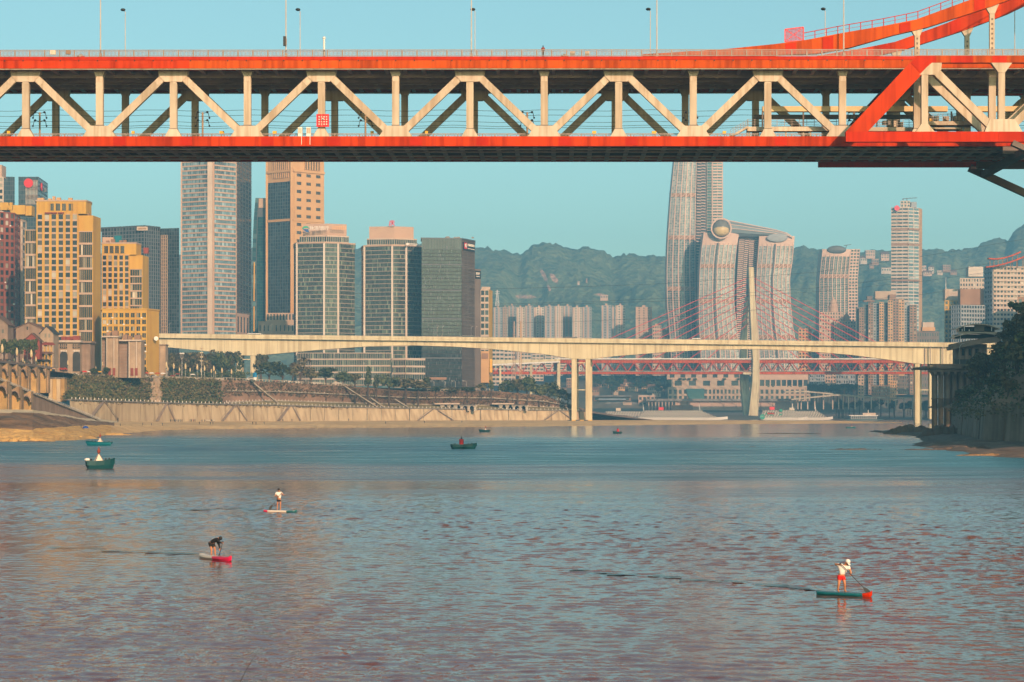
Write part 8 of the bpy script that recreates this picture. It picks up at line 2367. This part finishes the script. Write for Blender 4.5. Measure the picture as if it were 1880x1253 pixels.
# ================================================================== buoy boats
def boat(lab, px, yw, Lpx, hpx, hullm, marker, rz=0.0, mpos=-.1, mh=None):
    D = F * H / (yw - HY)
    L, h = Lpx * D / F / max(.75, math.cos(rz)), hpx * D / F
    t = thing('marker_boat', lab, 'boat', (PX(px, D), D, 0), 'moored marker boats', rz=rz)
    def build(mb, name, m): 
        me = mb.mesh(name, m); bm = bmesh.new(); bm.from_mesh(me); bmesh.ops.recalc_face_normals(bm, faces=bm.faces); bm.to_mesh(me); bm.free()
        o = bpy.data.objects.new(name, me); COL.objects.link(o); o.parent = t; return o
    B = L * .30
    secs = [(-.5, .72, .62 * h, .80 * h), (-.44, .86, -.2, .80 * h), (-.2, 1, -.3, .78 * h), (.1, 1, -.3, .82 * h), (.32, .72, -.25, .93 * h), (.44, .32, -.1, h), (.5, .03, .45 * h, 1.08 * h)]
    mb = MB(); ri = []
    for (u, bw, zk, zg) in secs:
        b2 = B / 2 * bw
        ri.append([Vector((u * L, -b2, zg)), Vector((u * L * .985, -b2 * .92, zg * .45)), Vector((u * L * .95, -b2 * .5, zk)), Vector((u * L * .95, b2 * .5, zk)), Vector((u * L * .985, b2 * .92, zg * .45)), Vector((u * L, b2, zg))])
    for a, b in zip(ri[:-1], ri[1:]):
        for i in range(5): mb.face((a[i], b[i], b[i + 1], a[i + 1]))
    mb.face(ri[0]); build(mb, 'hull', M[hullm])
    mb = MB()
    for a, b in zip(ri[:-1], ri[1:]):
        dz = Vector((0, 0, -.16 * h)); mb.face((a[0] + dz, b[0] + dz, b[5] + dz, a[5] + dz))
    build(mb, 'deck', M['boatin'])
    mb = MB()
    for a, b in zip(ri[:-1], ri[1:]): mb.bar(a[0], b[0], .07 * h, .09 * h); mb.bar(a[5], b[5], .07 * h, .09 * h)
    build(mb, 'gunwale', M['tealdark'])
    x = mpos * L
    if marker == 'cone':
        mh = mh * D / F; w = mh * .52
        mb = MB(); z0 = .75 * h
        ap = Vector((x, 0, z0 + mh))
        q_ = [Vector((x - w, -w * .7, z0)), Vector((x + w, -w * .7, z0)), Vector((x + w, w * .7, z0)), Vector((x - w, w * .7, z0))]
        for a, b in zip(q_, q_[1:] + q_[:1]): mb.face((a, b, ap))
        build(mb, 'marker_cone', M['sail'])
        mb = MB()
        for a in q_: mb.bar(a, ap, .07, .07)
        build(mb, 'tripod', M['rail'])
        mb = MB(); mb.lathe(ap, [(.05, -.1), (.22, .1), (.26, .35), (.08, .75), (.03, 1.0)], 8); build(mb, 'lamp', M['rustred'])
    else:
        mh = mh * D / F; mb = MB(); mb.lathe((x, 0, .8 * h), [(mh * .42, 0), (mh * .42, mh)], 14); o = build(mb, 'marker_drum', M['drum'])
        mb = MB(); mb.lathe((x, 0, .8 * h + mh), [(mh * .10, 0), (mh * .16, mh * .12), (mh * .05, mh * .42), (.02, mh * .6)], 8); build(mb, 'lamp', M['black'])
    for u, zz in ((-.38, .85), (-.33, .85), (.28, .95), (.16, .9)):
        mb = MB(); mb.tube([(u * L, -B * .3, zz * h), (u * L, -B * .3, zz * h + .16 * h)], .07 * h, 6); mb.bar(Vector((u * L - .1 * h, -B * .3, zz * h + .13 * h)), Vector((u * L + .1 * h, -B * .3, zz * h + .13 * h)), .05 * h, .05 * h); build(mb, 'bollard', M['black'])
    if marker == 'cone' and hpx > 12:
        mb = MB(); mb.ball((-.47 * L, -B * .2, h * .95), .2 * h, 8, 5, (1.5, 1, .8)); build(mb, 'fender', M['white'])
M['drum'] = mat('red_drum', (.62, .012, .016), .5, .12, 1.5)
boat('dark teal marker boat with a tall white cone, nearest the left bank beach', 184.5, 861, 49, 18, 'tealdark', 'cone', R(24), -.06, 15)
boat('bright teal marker boat with a small white cone by the sand', 181.5, 818.5, 37, 8.5, 'teal', 'cone', R(176), -.05, 9)
boat('dark marker boat carrying a red drum in mid river', 851.5, 824.5, 48, 10, 'tealdark', 'drum', R(8), -.09, 10)
boat('tiny green boat with a white cone left of the striped pier', 889.5, 793.5, 16, 4.6, 'tealdark', 'cone', R(172), -.1, 4)
boat('tiny dark boat with a red drum below the striped pier', 1133.5, 796.5, 13, 4.4, 'tealdark', 'drum', R(170), -.05, 5.2)
boat('tiny teal boat at the right before the sand bar', 1562, 786.5, 18, 2.6, 'teal', 'cone', R(5), .1, 2.5)

# ================================================================== people on paddle boards
def skin_mesh(name, verts, edges, radii, root, m, parent, sub_=2):
    me = bpy.data.meshes.new(name)
    me.from_pydata([tuple(v) for v in verts], edges, [])
    me.materials.append(m)
    o = bpy.data.objects.new(name, me); COL.objects.link(o); o.parent = parent
    o.modifiers.new('skin', 'SKIN').use_smooth_shade = True
    for i, r in enumerate(radii):
        sv = me.skin_vertices[0].data[i]
        rr = r if hasattr(r, '__len__') else (r, r)
        sv.radius = rr; sv.use_root = (i == root)
    sd = o.modifiers.new('sub', 'SUBSURF'); sd.levels = sub_; sd.render_levels = sub_
    return o
def person(lab, base, J, shirt, shorts, sleeve, hairkind, hem=.45, rz=0.0):
    """J: joints in metres relative to the point between the feet, x right, y away, z up"""
    t = thing('person', lab, 'person', base, rz=rz)
    V = {k: Vector(v) for k, v in J.items()}
    names = ['pelvis', 'belly', 'chest', 'neck', 'head', 'top', 'shL', 'elL', 'waL', 'haL', 'shR', 'elR', 'waR', 'haR', 'hipL', 'knL', 'anL', 'toL', 'hipR', 'knR', 'anR', 'toR']
    V['belly'] = V['pelvis'].lerp(V['chest'], .45)
    V['top'] = V['head'] + (V['head'] - V['neck']).normalized() * .10
    for s in 'LR':
        V['wa' + s] = V['el' + s].lerp(V['ha' + s], .88)
        V['hip' + s] = V['pelvis'] + (V['kn' + s] - V['pelvis']) * .16 + Vector((-.07 if s == 'L' else .07, 0, 0))
    E = [('pelvis', 'belly'), ('belly', 'chest'), ('chest', 'neck'), ('neck', 'head'), ('head', 'top')]
    for s in 'LR': E += [('chest', 'sh' + s), ('sh' + s, 'el' + s), ('el' + s, 'wa' + s), ('wa' + s, 'ha' + s), ('pelvis', 'hip' + s), ('hip' + s, 'kn' + s), ('kn' + s, 'an' + s), ('an' + s, 'to' + s)]
    rad = dict(pelvis=(.15, .12), belly=(.14, .11), chest=(.17, .12), neck=.055, head=(.085, .10), top=.06, shL=.075, elL=.048, waL=.032, haL=.042, shR=.075, elR=.048, waR=.032, haR=.042, hipL=.10, knL=.062, anL=.042, toL=.04, hipR=.10, knR=.062, anR=.042, toR=.04)
    verts = [V[n] for n in names]; radii = [rad[n] for n in names]
    edges = [(names.index(a), names.index(b)) for a, b in E]
    for s in 'LR':                         # five fingers closing on the shaft
        h = V['ha' + s]; d = (h - V['wa' + s]).normalized(); sd = d.cross(Vector((0, 1, 0.3))).normalized()
        for k in range(5):
            o_ = sd * (k - 1.5) * .020 if k < 4 else sd * -.05
            a = h + d * .03 + o_; b = a + d * (.03 if k < 4 else .015) + Vector((0, -.02, -.01))
            i0 = len(verts); verts += [a, b]; radii += [.010, .008]
            edges += [(names.index('ha' + s), i0), (i0, i0 + 1)]
    skin_mesh('body', verts, edges, radii, 0, M['skin'], t)
    # shirt: torso and upper arms
    n2 = ['pelvis', 'belly', 'chest', 'nk', 'shL', 'arL', 'shR', 'arR']
    V2 = dict(V); V2['nk'] = V['chest'].lerp(V['neck'], .7); V2['pelvis'] = V['pelvis'].lerp(V['belly'], .12)
    for s in 'LR': V2['ar' + s] = V['sh' + s].lerp(V['el' + s], min(1, sleeve))
    vs_ = [V2[n] for n in n2]; ed = [(0, 1), (1, 2), (2, 3), (2, 4), (4, 5), (2, 6), (6, 7)]
    rr = [(.175, .14), (.165, .135), (.20, .145), .085, .10, .085, .10, .085]
    if sleeve > 1:
        for s, k in (('L', 5), ('R', 7)):
            vs_.append(V['el' + s].lerp(V['wa' + s], .9)); rr.append(.048); ed.append((k, len(vs_) - 1)); rr[k] = .064
    skin_mesh('shirt', vs_, ed, rr, 0, shirt, t)
    n3 = ['belly', 'pelvis', 'hipL', 'thL', 'hipR', 'thR']; V3 = dict(V); V3['belly'] = V['pelvis'].lerp(V['belly'], .3)
    for s in 'LR': V3['th' + s] = V['hip' + s].lerp(V['kn' + s], hem)
    skin_mesh('shorts', [V3[n] for n in n3], [(0, 1), (1, 2), (2, 3), (1, 4), (4, 5)], [.15, (.172, .14), .13, .115, .13, .115], 1, shorts, t)
    hd = V['head'].lerp(V['top'], .55); up = (V['top'] - V['head']).normalized(); q = up.to_track_quat('Z', 'Y')
    def local(mb, name, m, sm=True):
        me = mb.mesh(name, m); o = bpy.data.objects.new(name, me); COL.objects.link(o); o.parent = t; o.location = hd; o.rotation_mode = 'QUATERNION'; o.rotation_quaternion = q
        return smooth(o) if sm else o
    face = Vector(J.get('face', (0, -1, 0))).normalized()
    fl = q.inverted() @ face; fl.z = 0; fl.normalize()
    mb = MB()
    if hairkind == 'cap':
        mb.lathe((0, 0, 0), [(.125, -.02), (.122, .04), (.09, .10), (.02, .125)], 14)
        c = fl * .14; s_ = Vector((-fl.y, fl.x, 0))
        mb.hexa([c - s_ * .09 - fl * .06 + Vector((0, 0, -.02)), c + s_ * .09 - fl * .06 + Vector((0, 0, -.02)), c + s_ * .06 + fl * .08 + Vector((0, 0, -.045)), c - s_ * .06 + fl * .08 + Vector((0, 0, -.045)), c - s_ * .09 - fl * .06 + Vector((0, 0, 0)), c + s_ * .09 - fl * .06, c + s_ * .06 + fl * .08 + Vector((0, 0, -.03)), c - s_ * .06 + fl * .08 + Vector((0, 0, -.03))])
        local(mb, 'cap', M['shirtw'])
    else:
        mb.ball(-fl * .02 + Vector((0, 0, .01)), .118, 14, 8, (1, 1, .95)); local(mb, 'hair', M['hair'])
    mb = MB(); mb.ball(fl * .10 + Vector((0, 0, -.085)), .024, 6, 4, (1, 1, 1.3)); local(mb, 'nose', M['skin'])
    mb = MB()
    s_ = Vector((-fl.y, fl.x, 0))
    for k in (-1, 1): mb.ball(fl * .088 + s_ * .035 * k + Vector((0, 0, -.055)), .012, 6, 4)
    local(mb, 'eye', M['hair'])
    mb = MB(); mb.bar(fl * .098 - s_ * .025 + Vector((0, 0, -.125)), fl * .098 + s_ * .025 + Vector((0, 0, -.125)), .012, .012); local(mb, 'mouth', M['plate'], False)
    mb = MB()
    for k in (-1, 1): mb.ball(s_ * .105 * k + Vector((0, 0, -.07)), .028, 6, 4, (.7, .7, 1.2))
    local(mb, 'ear', M['skin'])
    return t
def paddle(lab, base, a, b, L_blade=.45, w=.11, face=(0, -1, 0)):
    t = thing('paddle', lab, 'paddle', base)
    a, b = Vector(a), Vector(b); d = (b - a).normalized(); s = d.cross(Vector(face)).normalized()
    mb = MB(); mb.tube([a, b - d * (L_blade * .8)], .018, 8); o = bpy.data.objects.new('shaft', mb.mesh('shaft', M['black'])); COL.objects.link(o); o.parent = t
    mb = MB(); mb.tube([a - s * .06, a + s * .06], .02, 8); o = bpy.data.objects.new('grip', mb.mesh('grip', M['black'])); COL.objects.link(o); o.parent = t
    mb = MB(); p0 = b - d * L_blade
    n = d.cross(s) * .012
    ou = [p0 - s * .02, p0 + d * L_blade * .35 - s * w * .8, p0 + d * L_blade * .75 - s * w, b - s * w * .6, b + s * w * .6, p0 + d * L_blade * .75 + s * w, p0 + d * L_blade * .35 + s * w * .8, p0 + s * .02]
    mb.prism([p - n for p in ou], n * 2); o = bpy.data.objects.new('blade', mb.mesh('blade', M['black'])); COL.objects.link(o); o.parent = t
def board(lab, base, heading, L, parts, w=.36, th=.16, nose=.10):
    """heading: unit vector towards the nose; parts: (u0, u1, material)"""
    t = thing('paddle_board', lab, 'paddle board', base)
    hd = Vector(heading).normalized(); sd = Vector((-hd.y, hd.x, 0))
    prof = [(-.5, .45, .05), (-.47, .72, .02), (-.3, .95, 0), (0, 1, 0), (.25, .9, 0), (.4, .6, .02), (.47, .34, .06), (.5, .12, nose)]
    def at(u):
        for a, b in zip(prof[:-1], prof[1:]):
            if a[0] <= u <= b[0]: k = (u - a[0]) / (b[0] - a[0]); return a[1] + (b[1] - a[1]) * k, a[2] + (b[2] - a[2]) * k
        return prof[-1][1], prof[-1][2]
    for (u0, u1, m, nm) in parts:
        us = sorted({u0, u1} | {p[0] for p in prof if u0 < p[0] < u1})
        mb = MB(); ri = []
        for u in us:
            bw, rk = at(u); c = hd * (u * L) + Vector((0, 0, rk))
            ri.append([c - sd * w * bw + Vector((0, 0, th)), c - sd * w * bw * 1.05 + Vector((0, 0, th * .5)), c - sd * w * bw * .7 + Vector((0, 0, -.06)), c + sd * w * bw * .7 + Vector((0, 0, -.06)), c + sd * w * bw * 1.05 + Vector((0, 0, th * .5)), c + sd * w * bw + Vector((0, 0, th)), c + Vector((0, 0, th * 1.05))])
        for a, b in zip(ri[:-1], ri[1:]):
            for i in range(7): mb.face((a[i], b[i], b[(i + 1) % 7], a[(i + 1) % 7]))
        mb.face(ri[0]); mb.face(ri[-1])
        me = mb.mesh(nm, M[m]); bm = bmesh.new(); bm.from_mesh(me); bmesh.ops.recalc_face_normals(bm, faces=bm.faces); bm.to_mesh(me); bm.free()
        o = bpy.data.objects.new(nm, me); COL.objects.link(o); o.parent = t
    mb = MB(); mb.prism([hd * (-.42 * L) + Vector((0, 0, -.05)), hd * (-.36 * L) + Vector((0, 0, -.05)), hd * (-.41 * L) + Vector((0, 0, -.3))], sd * .02); o = bpy.data.objects.new('fin', mb.mesh('fin', M['black'])); COL.objects.link(o); o.parent = t
    return t
TB_ = .17
def foot(px, y): 
    D = F * (H - TB_) / (y - HY); return Vector((PX(px, D), D, TB_))
b3 = foot(1544.5, 1087)
person('person in a white cap, white T-shirt and red shorts leaning on a paddle', b3, dict(pelvis=(.0, 0, .74), chest=(.10, -.08, 1.13), neck=(.19, -.12, 1.27), head=(.25, -.17, 1.39), face=(.5, -.8, -.3), shL=(-.10, -.02, 1.27), elL=(-.31, .02, 1.31), haL=(-.07, -.22, 1.31), shR=(.33, -.12, 1.17), elR=(.42, -.2, .97), haR=(.40, -.32, .84), knL=(-.13, -.10, .37), anL=(-.16, .02, .06), toL=(-.12, -.12, .03), knR=(.15, -.12, .38), anR=(.17, .0, .06), toR=(.22, -.13, .03)), M['shirtw'], M['shortsr'], .62, 'cap', .55)
paddle('dark paddle held by the person in red shorts, blade at the red nose', b3, (-.08, -.24, 1.36), (1.26, -.62, -.06))
board('teal paddle board with a red nose under the person in red shorts', (b3.x + .12, b3.y - .25, .0), (2.5, -1.5, 0), 2.75, [(-.5, .36, 'boardteal', 'hull'), (.36, .5, 'red', 'nose')], nose=.14)
b1 = foot(512, 937)
person('person in a white T-shirt and black shorts standing with the paddle slanted across', b1, dict(pelvis=(.01, 0, .92), chest=(.02, -.02, 1.38), neck=(.02, -.03, 1.60), head=(.01, -.05, 1.73), face=(.15, -1, -.1), shL=(-.20, 0, 1.50), elL=(-.33, -.06, 1.22), haL=(-.04, -.28, 1.24), shR=(.23, 0, 1.50), elR=(.40, -.05, 1.30), haR=(.27, -.27, 1.46), knL=(-.12, -.05, .48), anL=(-.14, .02, .06), toL=(-.14, -.13, .03), knR=(.15, -.04, .48), anR=(.14, .02, .06), toR=(.17, -.13, .03)), M['shirtw'], M['shirtk'], .6, 'hair', .45)
paddle('dark paddle slanting across the standing person in black shorts', b1, (.50, -.26, 1.84), (-.80, -.34, .06), .5)
board('paddle board with pink tail, white middle and dark teal nose', (b1.x + .15, b1.y - .2, 0), (2.8, -.75, 0), 3.0, [(-.5, -.36, 'boardpink', 'tail'), (-.36, .22, 'boardw', 'hull'), (.22, .5, 'boardteal', 'nose')], th=.15)
b2 = foot(391.5, 1021)
person('person in a black long-sleeved top bending far forward over the paddle', b2, dict(pelvis=(-.15, .12, .76), chest=(.14, -.05, .99), neck=(.31, -.14, 1.02), head=(.40, -.20, 1.03), face=(.5, -.8, -.5), shL=(.26, -.20, .98), elL=(.46, -.36, .80), haL=(.60, -.38, .80), shR=(.20, .02, .93), elR=(.37, -.12, .64), haR=(.43, -.28, .38), knL=(-.10, .0, .42), anL=(-.11, .05, .06), toL=(-.05, -.08, .03), knR=(.11, -.08, .42), anR=(.12, -.02, .06), toR=(.18, -.14, .03)), M['shirtk'], M['shirtk'], 1.5, 'hair', .75)
paddle('short dark paddle driven into the water by the bending person', b2, (.62, -.40, .86), (.34, -.42, -.22), .4, .09)
board('long board with a crimson front half pointing towards the viewer', (b2.x + .27, b2.y - .7, 0), (1.9, -2.9, 0), 3.9, [(-.5, .02, 'boardw', 'hull'), (.02, .5, 'boardpink', 'nose')], w=.33, th=.2, nose=.12)
# fishing rod from the near bank, bottom centre
rod = thing('fishing_rod', 'thin dark fishing rod rising from the bottom edge of the picture', 'fishing rod', P(436, 1262, 40))
mb = MB(); mb.tube([P(436, 1262, 40), P(455, 1225, 40), P(475, 1193, 40)], [.007, .005, .002], 6); mb.build('rod', M['black'], rod)

# small people
def tiny_person_mesh(m_top, m_leg, nm):
    mb = MB()
    mb.tube([(-.1, 0, 0), (-.09, 0, .45), (-.07, 0, .85)], [.07, .08, .11], 6, 1); mb.tube([(.1, .05, 0), (.09, .02, .45), (.07, 0, .85)], [.07, .08, .11], 6, 1)
    mb.tube([(0, 0, .8), (0, 0, 1.1), (0, 0, 1.42), (0, 0, 1.5)], [.16, .17, .2, .08], 8, 0)
    mb.tube([(-.2, 0, 1.4), (-.27, -.03, 1.1), (-.22, -.12, .88)], [.07, .055, .045], 6, 0); mb.tube([(.2, 0, 1.4), (.27, -.03, 1.1), (.22, -.12, .88)], [.07, .055, .045], 6, 0)
    mb.ball((0, -.02, 1.63), .115, 8, 6, (.9, 1, 1.15), 2)
    return mb.mesh(nm, [m_top, m_leg, M['hair']])
PM = [tiny_person_mesh(M['shirtk'], M['shirtk'], 'person'), tiny_person_mesh(M['rustred'], M['shirtk'], 'person'), tiny_person_mesh(M['white'], M['slate'], 'person'), tiny_person_mesh(M['slate'], M['shirtk'], 'person')]
def small(px, D, z, k, lab, grp, s=1.0):
    o = bpy.data.objects.new('person', PM[k]); COL.objects.link(o); o.location = (PX(px, D), D, z); o.scale = (s, s, s); o.rotation_euler = (0, 0, rnd.uniform(-1, 1))
    tag(o, lab, 'person', grp)
small(997, 347.8, FA1 + .05, 1, 'person in red walking behind the upper railing of the orange bridge', None, 1.0)
for px in (313, 316, 319.5, 322, 325, 328, 331, 334, 349, 351.5, 355, 358): small(px, LW(px)[0] - 14 + rnd.uniform(-4, 4), 2.7, rnd.choice((0, 0, 3, 1)), 'person in dark clothes standing at the foot of the river wall', 'people at the foot of the river wall')
for px in (371, 376, 380, 384, 389, 393, 519.5, 536, 640): small(px, LW(px)[0] - 14 + rnd.uniform(-5, 3), 2.5, rnd.choice((0, 3, 2)), 'person scattered along the sand below the river wall', 'people along the sand')
for px, D, z in ((366, 1190, 1.9), (386, 1180, 1.8), (391, 1182, 1.9), (464, 1215, 1.7), (470, 1215, 1.7), (485, 1222, 1.7), (298, 1120, 1.6), (708, 1300, 1.5), (779, 1350, 1.7), (848, 1400, 1.6)): small(px, D, z, rnd.choice((0, 3)), 'person crouching or standing near the waterline of the far sand', 'people near the waterline', .9)
small(216.5, 1130, 3.4, 0, 'person standing tall on the sand at the right end of the arched ramp', None, 1.3)
for px, D, z in ((149, 800, 2.9), (221, 960, 2.4), (262, 1040, 2.3), (278, 1045, 2.2)): small(px, D, z, 3, 'lone dark figure sitting out on the left beach', 'figures on the left beach', .7)
for px in (500, 505, 512, 528, 541): small(px, TB(px)[0] + 3, TB(px)[1] + .2, rnd.choice((0, 1, 2)), 'person strolling at the terrace balustrade under the trees', 'strollers at the balustrade')

# wakes behind the boards: calmer water drawn out astern
def wake_mat():
    m, nt, b = nodes_of('calm_wake_water')
    b.inputs["Base Color"].default_value = (0.04, 0.12, 0.14, 1); b.inputs["Roughness"].default_value = .3; b.inputs["IOR"].default_value = 1.33
    N, L = nt.nodes, nt.links
    geo = N.new("ShaderNodeNewGeometry"); no = N.new("ShaderNodeTexNoise"); no.inputs["Scale"].default_value = .9; no.inputs["Detail"].default_value = 3
    L.new(geo.outputs["Position"], no.inputs["Vector"])
    bp = N.new("ShaderNodeBump"); bp.inputs["Distance"].default_value = .1; L.new(no.outputs["Fac"], bp.inputs["Height"]); L.new(bp.outputs["Normal"], b.inputs["Normal"])
    return m
WM = wake_mat()
def wake(pts, seed):
    r = random.Random(seed); mb = MB()
    for (x0, y0), (x1, y1) in zip(pts[:-1], pts[1:]):
        n = max(1, int(abs(x1 - x0) / 16))
        for i in range(n):
            if r.random() < .12 and x1 < pts[-1][0]: continue
            t = (i + r.random() * .5) / n; x = x0 + (x1 - x0) * t; y = y0 + (y1 - y0) * t + r.uniform(-5.0, 5.0) * (1 - (x - pts[0][0]) / (pts[-1][0] - pts[0][0]))
            D = F * H / (y - HY); c = Vector((PX(x, D), D, 0))
            l, w = r.uniform(10, 30) * D / F, r.uniform(.14, .42)
            q_ = [c + Vector((l * math.cos(a) * (1 + r.uniform(-.2, .2)), w * math.sin(a) * (1 + r.uniform(-.3, .3)), .045 + .004 * (i % 3))) for a in [k * math.pi / 5 for k in range(10)]]
            mb.face(q_)
    stuff(mb.build('wake', WM))
wake([(1060, 1049), (1180, 1058), (1320, 1068), (1430, 1077), (1500, 1085)], 3)
wake([(60, 1005), (180, 1010), (280, 1015), (370, 1020)], 4)
wake([(340, 934), (420, 935), (488, 936.5)], 5)
